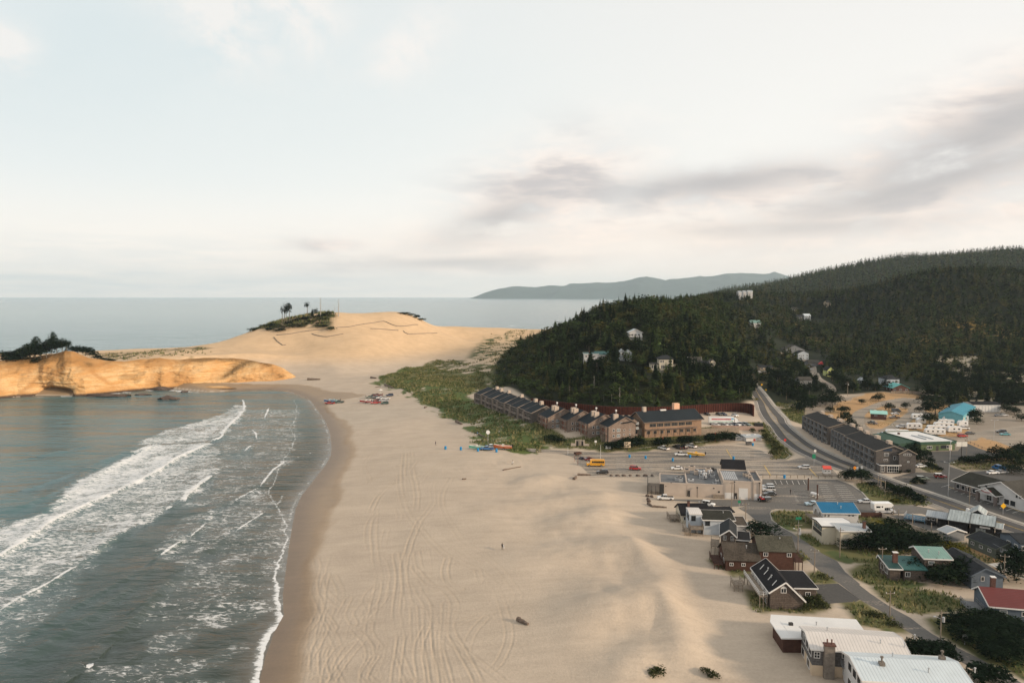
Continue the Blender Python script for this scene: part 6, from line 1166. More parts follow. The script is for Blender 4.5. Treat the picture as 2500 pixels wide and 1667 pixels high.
# --- the inn: four gabled blocks, the restaurant block and the long stepped wing
ZT = 9.0
def inn_z(p): return min(max(zat(p[0], p[1]), 8.0), 10.2)
ORD = ['nearest one, beside the cedar restaurant', 'second one from the cedar restaurant', 'third one from the cedar restaurant', 'farthest one, next to the grey wing']
for i, (x_, y_) in enumerate([(1325, 675), (1130, 645), (932, 605), (745, 580)]):
    p = at(*ZC(x_, y_), z=ZT - .2)[:2]; h = House('inn_block', 'shingled gabled inn block, ' + ORD[i], 'hotel block', p, p + np.array([15, 4.6]), z=ZT - .4, group='gabled inn blocks'); W = 13.4; D_ = 13
    h.wing(-.9, W + .4, -.3, D_, 'y', gab(5.9, 10.3, 7.2, .615), M_INN, R_INN, ov=.5, fascia=M_INN); h.ex = (-.4, W, .2, D_ - .5)
    for z_ in (1.6, 4.2): h.win('f', [2.2], z_, 1.0, 1.2, 1); h.win('f', [4.6], z_, 1.7, 1.5, 2, gl=GLASSB)
    h.win('f', [5.9], 7.6, .7, .8, 1)
    if i == 0: h.win('f', [14.3], 2.2 + 2.4, 1.4, 1.0, 2, gl=GLASSB); h.win('f', [14.3], 6.0 + .9, 1.4, 1.0, 2, gl=GLASSB); h.win('f', [7.5, 10.4], 4.0, .7, .8, 1); h.win('f', [7.5, 10.4], 2.0, .7, .8, 1); MB().section([(6.6, 7.7), (11.2, 8.1), (11.2, 7.8), (6.6, 7.4)], 'y', -.9, .2).build('window_hood', R_INN, h.r)
    m_ = MB(); [m_.box(-1.6, .6, z_, -.41, D_ - 1, z_ + .25) for z_ in (2.5, 5.0)]; [m_.box(-1.7, y_, -1, -1.4, y_ + .3, 6.0) for y_ in (.4, D_ / 2, D_ - 1.2)]; m_.build('balcony', M_INN, h.r)
    for z_ in (1.3, 3.9): h.ex = (-.4, W, .2, D_); h.win('l', [3, 6.5, 10], z_, 2.4, 1.9, 2, fr=M_INN, gl=mat('curtained_glass', (.20, .07, .04), .4, .3, 2))
    dm = MB().section([(2.2, 7.2), (6.8, 9.3), (6.8, 9.05), (2.2, 6.95)], 'y', 3.0, 11.5).build('dormer_roof', R_INN, h.rf); MB().box(2.6, 3.2, 6.6, 6.2, 11.3, 7.4).build('dormer_wall', M_INN, h.rf)
    for k_, y_ in enumerate([3.4, 6.8] if i else [4.6]): h.chim(5.2, y_, 7.6, 11.0, 2.2, 1.5, M_CHIM)
    MB().cyl(W * .64, D_ - 1.5, 10, 11.2, .12).cyl(W * .64, D_ - 1.5, 11.2, 11.9, .5, .4).build('vent_cowl', WHT, h.rf)
h = House('inn_restaurant', 'cedar inn restaurant with a long dark roof, window bands and an orange chimney', 'restaurant', at(*ZC(1665, 640), z=ZT)[:2], at(*ZC(2200, 606), z=ZT)[:2], z=ZT - .2); W = h.W; D_ = 15
h.wing(-1.2, W + 1.2, -1.0, D_, 'x', gab(6.6, 10.6, 6.6, .55), M_INNC, R_INN, ov=1.0, fascia=M_INN)
for k_ in range(6): h.win('f', [.6 + W * .115 + k_ * W * .128], 4.9, W * .115, 1.7, 4 if k_ else 2, fr=TAN)
for k_ in range(8): h.win('f', [1.8 + k_ * W * .118], 1.5, 1.7, 1.5, 2, fr=TAN)
m_ = MB(); m_.box(0, -1.6, 3.0, W * .9, -.02, 3.2); [m_.box(x_, -1.5, 0, x_ + .25, -1.25, 3.0) for x_ in np.linspace(0, W * .88, 9)]; m_.build('terrace_canopy', M_INN, h.r)
h.chim(3.6, 8, 9.4, 12.6, 1.6, 1.6, M_CHIM); h.chim(W * .72, 9.5, 9.6, 13.4, 3.0, 2.2, mat('salmon_chimney', (.62, .38, .26), .8, .1, .8)); MB().box(W * .4, 7, 10.4, W * .4 + 3, 8, 11.0).build('roof_unit', WHT, h.rf)
h.wing(-7.2, -1.6, 2, 12, 'y', gab(6.5, 8.6, 6.5, .5), M_INN, R_INN, ov=.4); h.ex = (-6.8, 0, 2.4, 12); h.win('f', [-5.4, -3.4], 2.0, 1.4, 2.6, 1, fr=M_INN); h.win('f', [-5.4, -3.4], 5.0, 1.4, 1.6, 1, fr=M_INN)
p0, p1 = at(*ZC(40, 318), z=ZT - .2)[:2], at(*ZC(575, 530), z=ZT - .2)[:2]; h = House('inn_wing', 'long stepped grey-brown inn wing of nine joined units on top of the grassy bank', 'hotel wing', p0, p1, z=ZT - 1.0); W = h.W; print('wing', W)
for k_ in range(9):
    x0, x1 = W * k_ / 9 - .2, W * (k_ + 1) / 9 + .1; dy = (.9 if k_ % 2 else 0); hz_ = 6.6 + (.12 if k_ % 2 else 0)
    h.wing(x0, x1, dy, 14.5 + dy, 'x', gab(hz_, hz_ + 3.3, hz_ - .5, .6), M_INND, R_INN, ov=.32, fascia=mat('wing_trim', (.26, .22, .19), .8, .1))
    for z_ in (1.6, 4.3):
        h.win('f', [x0 + 2.6, x0 + 6.6], z_, 1.9, 1.6, 2, fr=MATS['wing_trim']); MB().box(x0 + 1, dy - .9, z_ - 1.1, x1 - 1, dy + .28, z_ - .95).beam((x0 + 1, dy - .85, z_ - .1), (x1 - 1, dy - .85, z_ - .1), .08).build('balcony', MATS['wing_trim'], h.r)
    MB().box(x0 + .1, dy - .8, -1, x0 + .5, dy + .3, 6.2).build('pier', MATS['wing_trim'], h.r)
    if k_ % 2 or k_ == 8 or k_ == 2: h.chim(x0 + 4, 8.6 + dy, 8.8, 11.6, 2.0, 1.6, M_CHIM)
h.win('r', [4, 8, 11], 2.0, 2.2, 1.5, 2, fr=MATS['wing_trim']); h.win('r', [5, 9], 4.8, 2.2, 1.2, 2, fr=MATS['wing_trim'])
# --- flat-roofed brewery
h = House('brewery', 'large beige flat-roofed brewery with rooftop vents and white garage doors', 'brewery', at(*ZG(462, 742), z=VZ)[:2], at(*ZG(1690, 803), z=VZ)[:2]); W = h.W; u = W / 1228.; print('brewery', W)
def flatblock(x0, x1, y0, y1, hh, par=.5):
    w_ = MB().box(x0, y0, -.5, x1, y1, hh - .02).build('wall', M_STUC, h.r); d_ = MB().box(x0 + .02, y0 + .02, hh - .015, x1 - .02, y1 - .02, hh + .12).build('roof', R_FLAT, h.r)
    m_ = MB().box(x0 - .05, y0 - .05, hh - .05, x1 + .05, y0 + .25, hh + par).box(x0 - .05, y1 - .25, hh - .05, x1 + .05, y1 + .05, hh + par).box(x0 - .05, y0 + .25, hh - .05, x0 + .25, y1 - .25, hh + par).box(x1 - .25, y0 + .25, hh - .05, x1 + .05, y1 - .25, hh + par); m_.build('parapet', M_STUC, h.r); h.rf = d_; h.ex = (x0, x1, y0, y1); return d_
flatblock(60 * u, 372 * u, 0, 14, 4.2); RA = h.rf; h.slab('recess', 'f', 62 * u + .6, .3, 4.1, 1.6, DKT); h.slab('wall_vent', 'f', 130 * u, 3.3, 3.5, .4, DKT)
flatblock(374 * u, 790 * u, -.0, 25, 4.3); RB = h.rf; h.slab('door', 'f', 395 * u, 0, 2.2, 1.0, DKT); h.slab('door_surround', 'f', 382 * u, 0, 2.4, .8, TAN); h.slab('window', 'f', 745 * u, 1.9, 2.5, .6, DKT); h.slab('wood_fence', 'f', 740 * u, 0, 1.3, 3.6, M_WOOD, .8)
flatblock(792 * u, 1130 * u, -.0, 17, 5.9); RC_ = h.rf
h.slab('garage_door', 'f', 860 * u, 0, 2.1, 2.9, WHT, .05); h.slab('door', 'f', 935 * u, 0, 2.1, 1.0, DKT); h.slab('garage_door', 'f', 1022 * u, 0, 3.9, 3.0, WHT, .05); 
flatblock(1132 * u, W, -.2, 15, 6.1, .7); h.slab('garage_door', 'f', 1140 * u + 1.4, 0, 2.2, 2.5, WHT, .05); RDk = h.rf
for x_ in (930, 985, 1100): MB().cyl(x_ * u, -.35, 0, 1.0, .14).build('bollard', M_STEELP, h.r)
gl_ = MB(); 
for i in range(8): gl_.box((800 + 22 * i) * u, 3, 6.03, (815 + 22 * i) * u, 15, 6.13)
gl_.build('roof_panel', mat('roof_panels', (.34, .35, .36), .4, .2, 1), RC_)
def unit(par, x_, y_, z_, w_, d_, hh, m=None):
    o_ = MB().box(x_ - w_ / 2, y_ - d_ / 2, z_, x_ + w_ / 2, y_ + d_ / 2, z_ + hh).build('roof_unit', m or M_STEELP, par); MB().cyl(x_, y_, z_ + hh, z_ + hh + .12, min(w_, d_) * .38, n=12).build('fan', DKT, o_); return o_
for x_, y_, w_, d_, hh, mm in [(400, 17, 2.0, 1.6, 1.3, M_CHIM), (470, 22, 2.4, 1.8, 1.5, M_CHIM), (510, 15, 1.6, 1.4, 1.7, M_CHIM), (560, 10, 1.4, 1.4, 1.2, None), (670, 21, 2.2, 1.6, 1.3, M_CHIM), (720, 23, 1.8, 1.8, 1.0, DKT), (700, 12, 1.5, 1.5, 1.0, None), (430, 4.5, 2.0, 1.2, .8, None), (700, 2.2, 1.2, 1.0, .5, None), (740, 6.5, 1.2, 1.0, .6, WHT)]: unit(RB, x_ * u, y_, 4.35, w_, d_, hh, mm)
for x_, y_ in ((560, 13), (585, 9), (600, 14), (612, 10), (690, 15), (660, 14)):
    MB().cyl(x_ * u, y_, 4.3, 6.2, .38, n=12).cyl(x_ * u, y_, 6.2, 6.5, .6, .3, n=12).build('exhaust_stack', M_STEELP, RB)
MB().beam((560 * u, 13, 5.6), (520 * u, 17, 5.6), .8).beam((600 * u, 14, 5.2), (615 * u, 8, 5.2), .7).beam((655 * u, 14.5, 5.3), (700 * u, 16, 5.6), .6).build('duct', M_STEELP, RB)
for x_, y_ in ((265, 5), (290, 6.5), (310, 4.6)): unit(RA, x_ * u, y_, 4.25, 1.5, 1.5, 1.1)
for x_, y_ in ((1070, 9), (1095, 8), (1120, 6)): unit(RC_, x_ * u, y_, 6.0, 1.3, 1.2, 1.1, M_CHIM)
m_ = MB()
for i in range(5): m_.box(-2.6, 1.0 + i * 3, -.2, -2.45, 1.15 + i * 3, 3.4)
for i in range(3): m_.box(-2.5 + i * 1.4, .6, -.2, -2.35 + i * 1.4, .75, 3.2)
m_.build('wind_screen', DKT, h.r); MB().box(-2.5, 1, -.2, 60 * u - .05, 13, 1.0).build('terrace', M_WOOD, h.r); MB().box(-2.42, 1.0, 1.0, -2.38, 13, 2.6).build('screen_glass', mat('tinted_glass', (.05, .055, .06), .15, .1, 1), h.r)
unitb = MB().box(150 * u, 15.5, -.2, 205 * u, 18.5, 2.6).build('yard_store', M_BRICK, h.r)
h = House('black_gabled_hall', 'tall black gabled hall rising behind the flat-roofed brewery', 'building', E(ZG, 1242, 470, 5.0), E(ZG, 1520, 482, 5.0)); W = h.W; h.wing(0, W, 0, 12, 'x', gab(5.0, 8.0, 5.0, .62), M_SHAKE, R_BLK, ov=.4); h.win('f', [2, 5], 3.6, 1.2, 1.0); MB().beam((W * .48, -.3, 5.9), (W * .85, -1.2, 4.4), .35, .2).build('roof_ramp', M_STONE, h.rf)
h = House('ticket_hut', 'small white hut with a red door in the back corner of the beach car park', 'hut', at(*ZG(1513, 155), z=VZ)[:2], at(*ZG(1694, 147), z=VZ)[:2]); W = h.W; h.wing(-.5, W + .5, -.5, 7.5, 'x', gab(3.1, 3.6, 3.2, .5), M_WHITE, R_GREYM, ov=.5); h.slab('door', 'f', W * .52, 0, 2.2, 1.1, mat('red_door', (.32, .03, .02), .6, .1)); h.wing(-4.2, .3, 2.5, 7.3, 'x', mono(3.0, 3.1), M_WHITE, R_GREYM, ov=.3)
for x_ in (W * .2, W * .35, W * .7): MB().box(x_, 3, 3.3, x_ + 1.2, 3.8, 3.75).build('skylight', WHT, h.rf)
h = House('red_kiosk', 'tiny white kiosk with a bright red roof at the lot fence', 'kiosk', at(*ZF(428, 1032), z=VZ)[:2], at(*ZF(498, 1035), z=VZ)[:2], W=3.2); h.wing(0, 3.2, 0, 3, 'x', gab(3.2, 4.1), M_WHITE, mat('bright_red_roof', (.55, .08, .06), .5, .1, 1), ov=.25, base=1.2); h.win('f', [1.0, 2.2], 2.3, .6, .6, 1); MB().box(.4, .4, -.2, .6, .6, 1.2).box(2.6, .4, -.2, 2.8, .6, 1.2).box(.4, 2.4, -.2, .6, 2.6, 1.2).box(2.6, 2.4, -.2, 2.8, 2.6, 1.2).build('stilt', M_WOOD, h.r)
h = House('entrance_gate', 'pale concrete gateway with black display panels below the inn', 'gateway', at(*ZC(955, 745), z=5.0)[:2], at(*ZC(1130, 752), z=5.0)[:2], z=4.7); W = h.W; u = W / 175.
MB().box(0, 0, -.5, 42 * u, .3, 1.9).box(130 * u, 0, -.5, W, .3, 1.9).build('wall', M_STUC, h.r); MB().box(42 * u, 0, -.5, 50 * u, .5, 3.6).box(120 * u, 0, -.5, 130 * u, .5, 3.6).box(75 * u, 0, -.5, 82 * u, .5, 3.8).box(92 * u, 0, -.5, 99 * u, .5, 3.8).box(50 * u, 0, 3.2, 120 * u, .35, 3.45).build('pillar', M_STUC, h.r)
MB().box(51 * u, .1, .6, 74 * u, .25, 3.1).box(100 * u, .1, .6, 119 * u, .25, 3.1).build('display_panel', DKT, h.r)
# ------------------------------------------------------------------ walls and fences
def wall_run(name, label, P_, hgt, m, t_=.5, base=None, ribs=None, cat='wall'):
    P_ = resamp(np.array(P_), max(2, int(np.sum(np.hypot(*np.diff(np.array(P_), axis=0).T)) / 3))); c_ = P_[len(P_) // 2]; z0 = height(P_[:, 0], P_[:, 1]) if base is None else np.full(len(P_), base)
    r_ = link(name, None, label=label, category=cat); r_.location = (c_[0], c_[1], 0); w_ = MB(); k2_ = MB()
    for i in range(len(P_) - 1):
        a, b_ = P_[i] - c_, P_[i + 1] - c_; w_.beam((a[0], a[1], z0[i] + hgt / 2 - .5), (b_[0], b_[1], z0[i + 1] + hgt / 2 - .5), t_, hgt + 1)
        if ribs:
            d_ = (b_ - a) / np.hypot(*(b_ - a)); nn = np.array([d_[1], -d_[0]])
            for f_ in (.0, .5): q_ = a + (b_ - a) * f_ + nn * (t_ / 2 + .12); k2_.box(q_[0] - .3, q_[1] - .15, z0[i] - .5, q_[0] + .3, q_[1] + .15, z0[i] + hgt + .1)
    w_.build('panel', m, r_)
    if ribs: k2_.build('post', ribs, r_)
    return r_
RW_P = np.array([at(*ZD(*p), z=9.2)[:2] for p in [(330, 985), (600, 1020), (850, 1048), (1050, 1060), (1300, 1062), (1560, 1052), (1800, 1034), (2000, 1026), (2120, 1030), (2150, 1046)]])
wall_run('sheet_pile_wall', 'long rust-red sheet pile retaining wall at the foot of the wooded hill', smooth_line(RW_P, 3), 5.6, M_RUST, .6, 8.7, mat('rust_rib', (.040, .013, .010), .8, .35, .7))
wall_run('terrace_wall', 'grey timber retaining wall between the inn terrace and the beach car park', [at(*ZG(*p), z=5.0)[:2] for p in [(-150, 185), (200, 150), (480, 135), (760, 125), (1100, 105), (1430, 92)]], 3.6, M_WOOD, .4)
wall_run('brick_parapet', 'low pale brick wall in front of the row of cars at the inn', [at(*ZQ(*p), z=ZT)[:2] for p in [(330, 560), (800, 575), (1250, 590), (1480, 600)]], 1.1, mat('pale_brick', (.42, .30, .24), .9, .2, 2), .3, ZT - .1)
wall_run('yard_fence', 'grey board fence behind the campsite field', [at(*ZF(*p))[:2] for p in [(1080, 240), (1250, 238), (1440, 250)]], 1.9, M_WOOD, .12, ribs=M_WOOD, cat='fence'); wall_run('brown_fence', 'short red-brown board fence beside the blue-roofed house', [E(ZI, 475, 762), E(ZI, 725, 768)], 1.6, M_RED, .1, cat='fence')
wall_run('boundary_wall', 'long thin grey wall running diagonally past the pub yard', [E(ZI, 722, 768), E(ZI, 1000, 880), E(ZI, 1230, 965), E(ZI, 1420, 1030), E(ZI, 1650, 1000)], 1.5, M_CHIM, .15, cat='wall')
def rail_fence(label, P_, hgt=1.0, gap=2.4, cat='fence'):
    L = np.sum(np.hypot(*np.diff(np.array(P_), axis=0).T)); P_ = resamp(np.array(P_), max(3, int(L / gap))); c_ = P_[0]; z_ = height(P_[:, 0], P_[:, 1]); r_ = link('post_fence', None, label=label, category=cat); r_.location = (c_[0], c_[1], 0); rl = MB(); pm = None
    for i, p in enumerate(P_):
        if i < 90:
            if pm is None: pm = MB().box(-.1, -.1, -.4, .1, .1, hgt + .1).mesh('post', M_WOOD)
            o_ = link('post', pm, r_); o_.location = (p[0] - c_[0], p[1] - c_[1], z_[i])
        if i: a = P_[i - 1] - c_; b_ = p - c_; [rl.beam((a[0], a[1], z_[i - 1] + q_), (b_[0], b_[1], z_[i] + q_), .09) for q_ in (hgt * .5, hgt * .9)]
    rl.build('rail', M_WOOD, r_)
rail_fence('dark post fence between the two halves of the beach car park', [E(ZG, 1705, 548), E(ZG, 2352, 552), E(ZF, 578, 1046)], 1.2)
rail_fence('post and rail fence round the ochre field', [E(ZF, *p) for p in [(1790, 700), (1850, 720), (1950, 765), (2060, 800)]], 1.0, 3.2)
# ------------------------------------------------------------------ vehicles
def paint(name, c): return mat('paint_' + name, c, .28, .04, .5, spec=.5, coat=.6)
PAINTS = {'white': (.70, .70, .69), 'black': (.012, .012, .014), 'red': (.34, .015, .015), 'maroon': (.13, .02, .022), 'silver': (.40, .41, .42), 'grey': (.13, .14, .15), 'darkgrey': (.045, .05, .055), 'navy': (.02, .035, .08), 'lightblue': (.28, .40, .48), 'blue': (.02, .12, .30),
          'green': (.02, .06, .045), 'sage': (.14, .17, .14), 'yellow': (.75, .42, .02), 'brown': (.10, .06, .04), 'tan': (.36, .30, .23), 'teal': (.10, .34, .38), 'cream': (.55, .50, .42), 'orange': (.60, .14, .03), 'mint': (.12, .42, .30)}
CGL = mat('car_glass', (.010, .012, .015), .08, .05, 1, spec=.7); TYRE = mat('tyre_rubber', (.014, .014, .014), .85, .1, 4); HUB = mat('wheel_hub', (.30, .30, .31), .4, .1, 4, metal=.5); LAMP = mat('lamp_glass', (.60, .58, .52), .2, .05, 3); TAIL = mat('tail_lamp', (.30, .02, .015), .3, .05, 3); GRIL = mat('grille_black', (.02, .02, .02), .6, .1, 3)
PROTO = {}
def bodymesh(name, prof_, w_, m, taper=None):
    """side outline extruded across the width; points above `taper` height pull inward"""
    B = MB(); n = len(prof_); 
    for s in (-1, 1):
        for x_, z_ in prof_: k_ = w_ / 2 * (1 - (max(0, z_ - taper) * .16 if taper else 0)); B.v.append((x_, s * k_, z_))
    B.f += [[i, (i + 1) % n, n + (i + 1) % n, n + i] for i in range(n)] + [list(range(n))[::-1], list(range(n, 2 * n))]
    return B.mesh(name, m)
def car_proto(kind, colr):
    k = (kind, colr)
    if k in PROTO: return PROTO[k]
    P_ = paint(colr, PAINTS[colr]); parts = []
    S = {'sedan': (4.7, 1.8, .33, [(-2.35, .45), (-2.3, .86), (-1.75, .98), (1.0, .98), (2.15, .82), (2.35, .62), (2.33, .32), (-2.3, .32)], [(-1.75, .97), (-1.2, 1.40), (.25, 1.42), (1.05, .97)], (-1.4, 1.4)),
         'suv': (4.8, 1.9, .37, [(-2.4, .45), (-2.4, 1.02), (-2.25, 1.12), (1.0, 1.12), (2.15, .98), (2.4, .78), (2.38, .38), (-2.35, .38)], [(-2.25, 1.11), (-2.05, 1.72), (.25, 1.74), (1.1, 1.11)], (-1.45, 1.45)),
         'wagon': (4.7, 1.8, .33, [(-2.35, .42), (-2.35, .98), (1.0, 1.0), (2.15, .84), (2.35, .62), (2.33, .32), (-2.3, .32)], [(-2.25, .98), (-2.0, 1.46), (.3, 1.47), (1.1, .98)], (-1.4, 1.4)),
         'pickup': (5.7, 1.95, .40, [(-2.85, .55), (-2.85, 1.08), (-.62, 1.10), (1.35, 1.14), (2.6, 1.04), (2.85, .82), (2.83, .45), (-2.8, .45)], [(-.62, 1.09), (-.5, 1.78), (.75, 1.80), (1.5, 1.12)], (-1.75, 1.8)),
         'van': (5.4, 2.0, .36, [(-2.7, .42), (-2.7, 2.05), (-2.5, 2.15), (1.2, 2.15), (1.95, 1.35), (2.65, 1.05), (2.7, .42)], [(1.22, 2.10), (1.93, 1.34), (1.90, 1.30), (1.1, 1.30)], (-1.6, 1.75)),
         'jeep': (4.2, 1.85, .40, [(-2.1, .5), (-2.1, 1.15), (.75, 1.17), (2.0, 1.08), (2.1, .85), (2.1, .45), (-2.05, .45)], [(-2.0, 1.15), (-1.9, 1.80), (.45, 1.82), (.8, 1.16)], (-1.25, 1.35))}[kind]
    L_, w_, r_, body, cab, ax = S; parts.append(('body', bodymesh('body', body, w_, P_, .8), None))
    if kind != 'van':
        parts.append(('cabin_glass', bodymesh('cabin_glass', cab, w_ * .93, CGL, .9), None)); tz = cab[1][1]; x0, x1 = cab[1][0] - .02, cab[2][0] + .02; hw = w_ * .93 / 2 * (1 - (tz - .9) * .16)
        rm = paint('white', PAINTS['white']) if (kind, colr) == ('jeep', 'maroon') else P_
        rt = MB().box(x0, -hw, tz - .03, x1, hw, tz + .05)
        for px_ in np.linspace(x0 + .1, x1 - .05, 3 if kind != 'suv' else 4):
            for s in (-1, 1): rt.beam((px_, s * (w_ * .93 / 2 - .01), cab[0][1]), (px_, s * (hw + .012), tz), .09, .05)
        parts.append(('roof', rt.mesh('roof', rm), None))
    else: parts.append(('windscreen', MB().quad((1.24, -.85, 2.08), (1.24, .85, 2.08), (1.95, .9, 1.37), (1.95, -.9, 1.37)).box(-.2, -1.003, 1.3, 1.1, 1.003, 1.9).mesh('windscreen', CGL), None))
    if kind == 'pickup': parts.append(('bed', MB().box(-2.72, -w_ / 2 * .86, 1.085, -.72, w_ / 2 * .86, 1.115).mesh('bed', GRIL), None))
    wm, hm_ = MB().wheel(0, 0, 0, r_, .24, 14).mesh('wheel', TYRE), MB().wheel(0, 0, 0, r_ * .55, .26, 10).mesh('rim', HUB)
    for x_ in ax:
        for s in (-1, 1): parts.append(('wheel', wm, (x_, s * (w_ / 2 - .10), r_), ('rim', hm_)))
    xf = max(p[0] for p in body); zf = .72 if kind in ('sedan', 'wagon') else .9; lm = MB().box(-.04, -.18, -.08, .04, .18, .08).mesh('headlight', LAMP); tm = MB().box(-.04, -.12, -.14, .04, .12, .14).mesh('tail_light', TAIL)
    for s in (-1, 1): parts.append(('headlight', lm, (xf - .03 - (.05 if kind != 'van' else 0), s * (w_ / 2 - .32), zf - .05))); parts.append(('tail_light', tm, (-xf + .02, s * (w_ / 2 - .18), zf)))
    parts.append(('grille', MB().box(xf - .06, -.42, .5, xf + .02, .42, .72).mesh('grille', GRIL), None)); PROTO[k] = parts; return parts
def assemble(name, parts, p, yaw, label, cat, group=None, sc=1.0):
    e = link(name, None, label=label, category=cat, group=group); e.location = tuple(p); e.rotation_euler = (0, 0, math.radians(yaw)); e.scale = (sc, sc, sc)
    for q_ in parts:
        o_ = link(q_[0], q_[1], e)
        if len(q_) > 2 and q_[2] is not None: o_.location = q_[2]
        if len(q_) > 3: link(q_[3][0], q_[3][1], o_)
    return e
def place(Z, x_, y_, g=None, lift=.04): p = at(*Z(x_, y_)) if g is None else at(*Z(x_, y_), z=g); return (p[0], p[1], p[2] + lift)
def car(kind, colr, Z, x_, y_, yaw, label, group=None, g=None, sc=1.0):
    nm = {'sedan': 'parked_car', 'suv': 'parked_suv', 'wagon': 'parked_wagon', 'pickup': 'pickup_truck', 'van': 'parked_van', 'jeep': 'parked_jeep'}[kind]; return assemble(nm, car_proto(kind, colr), place(Z, x_, y_, g), yaw, label, {'suv': 'suv', 'pickup': 'pickup truck', 'van': 'van', 'jeep': 'jeep'}.get(kind, 'car'), group, sc)
car('pickup', 'white', ZG, 565, 222, 125, 'white pickup parked at the back kerb, left of the two dark trucks'); car('pickup', 'black', ZG, 728, 212, 118, 'black pickup truck in the back row of the beach car park'); car('suv', 'black', ZG, 790, 212, 118, 'black suv tucked in right beside the black pickup'); car('pickup', 'white', ZG, 883, 196, 122, 'white pickup at the back kerb right of the black vehicles')
car('pickup', 'white', ZG, 765, 292, 176, 'white pickup towing the yellow boat', g=VZ); car('suv', 'red', ZG, 240, 456, -12, 'bright red suv alone in the middle of the beach car park'); car('sedan', 'white', ZG, 715, 452, 176, 'white car with a red roof box behind the brewery')
car('suv', 'black', ZK, 728, 668, 178, 'black boxy suv parked at the edge of the sand below the bus'); car('sedan', 'maroon', ZK, 598, 528, 12, 'dark red car parked behind the yellow bus'); car('pickup', 'white', ZG, 585, 798, 174, 'white crew pickup in front of the brewery'); car('jeep', 'white', ZG, 1080, 872, -32, 'white open jeep half hidden behind the black-roofed cottage')
car('suv', 'silver', ZG, 1768, 700, 180, 'silver suv, middle one of the cars beside the brewery wall'); car('sedan', 'darkgrey', ZG, 1782, 748, 180, 'dark sedan, nearest of the cars beside the brewery wall'); car('wagon', 'silver', ZG, 1760, 662, 178, 'silver wagon, farthest of the cars beside the brewery wall')
car('sedan', 'lightblue', ZF, 322, 1306, 180, 'pale blue sedan just left of the blue-roofed house'); car('wagon', 'silver', ZF, 245, 955, 178, 'silver wagon alone in the lot near the red-roofed kiosk'); car('sedan', 'silver', ZF, 830, 1284, 178, 'silver sedan at the right end of the side lot'); car('sedan', 'white', ZF, 1368, 944, 5, 'white sedan parked by the planted island near the apartments')
car('wagon', 'sage', ZF, 1380, 1062, -8, 'sage green wagon beside the small shrub island'); car('jeep', 'maroon', ZF, 1550, 1046, -10, 'dark red jeep with a white roof on the asphalt'); car('suv', 'green', ZH, 985, 420, 170, 'dark green suv beside the white beach house', g=VZ); car('pickup', 'white', ZH, 1050, 462, 205, 'white pickup between the beach house and the round bush')
car('suv', 'white', ZN, 583, 552, 175, 'white suv left of the short white trailer in the campsite'); car('sedan', 'lightblue', ZN, 315, 655, 178, 'light blue car beside the longest motorhome'); car('sedan', 'white', ZN, 500, 362, 175, 'white car behind the washroom block'); car('van', 'darkgrey', ZN, 515, 325, -18, 'dark grey van behind the white car by the washroom'); car('pickup', 'brown', ZN, 490, 420, 178, 'brown pickup right of the washroom block')
car('suv', 'red', ZN, 1465, 685, 8, 'red suv at the end of the trailer rows'); car('sedan', 'darkgrey', ZN, 1575, 645, 10, 'dark grey car right of the red suv'); car('pickup', 'white', ZN, 1480, 575, 175, 'white pickup parked right of the trailers'); car('suv', 'black', ZN, 2020, 625, 165, 'black suv on the gravel right of the tall lamp'); car('sedan', 'teal', ZN, 2075, 660, 172, 'pale teal car in front of the black suv'); car('pickup', 'grey', ZN, 178, 500, 110, 'small grey truck at the lower left of the campsite field')
car('suv', 'grey', ZN, 1560, 400, 20, 'grey suv beside the teal barn'); car('sedan', 'silver', ZN, 1600, 425, 20, 'silver car in front of the grey suv by the barn'); car('sedan', 'grey', ZN, 1985, 390, 10, 'grey car, left one near the storage units'); car('wagon', 'silver', ZN, 2060, 385, 10, 'silver wagon, right one near the storage units')
car('sedan', 'white', ZN, 1900, 1215, 8, 'white car behind the shop building roof'); car('sedan', 'silver', ZN, 2030, 1205, 8, 'silver car right of the white one behind the shops'); car('van', 'blue', ZN, 1990, 1160, 100, 'bright blue van behind the shops'); car('sedan', 'darkgrey', ZF, 1250, 905, 20, 'dark car under the trees beside the apartment gable'); car('sedan', 'white', ZE, 600, 1014, 175, 'white car parked below the house with the red awning', g=None)
for i, (x_, c_, kd, lb) in enumerate([(440, 'white', 'sedan', 'white car, first from the left in the row under the semi truck'), (530, 'darkgrey', 'sedan', 'dark grey car, second from the left under the semi truck'), (625, 'white', 'sedan', 'white car, third from the left under the semi truck'), (720, 'silver', 'sedan', 'silver car, fourth from the left under the semi truck'), (805, 'navy', 'sedan', 'navy car, fifth from the left under the semi truck'), (895, 'white', 'suv', 'white suv at the nose of the semi truck'), (1000, 'grey', 'suv', 'grey suv right of the semi truck'), (1100, 'green', 'suv', 'dark green suv at the right end of the inn row')]):
    car(kd, c_, ZQ, x_, 535, -55, lb, 'cars in the row below the inn', g=ZT - .1)
for x_, y_, c_, lb in [(235, 300, 'black', 'black car against the rusty wall, left one'), (500, 300, 'darkgrey', 'dark grey car against the rusty wall, middle one'), (600, 300, 'navy', 'navy car against the rusty wall, right one'), (850, 325, 'white', 'white car near the gravel bed at the rusty wall')]: car('sedan', c_, ZQ, x_, y_, -70, lb, 'cars along the rusty wall', g=ZT - .1)
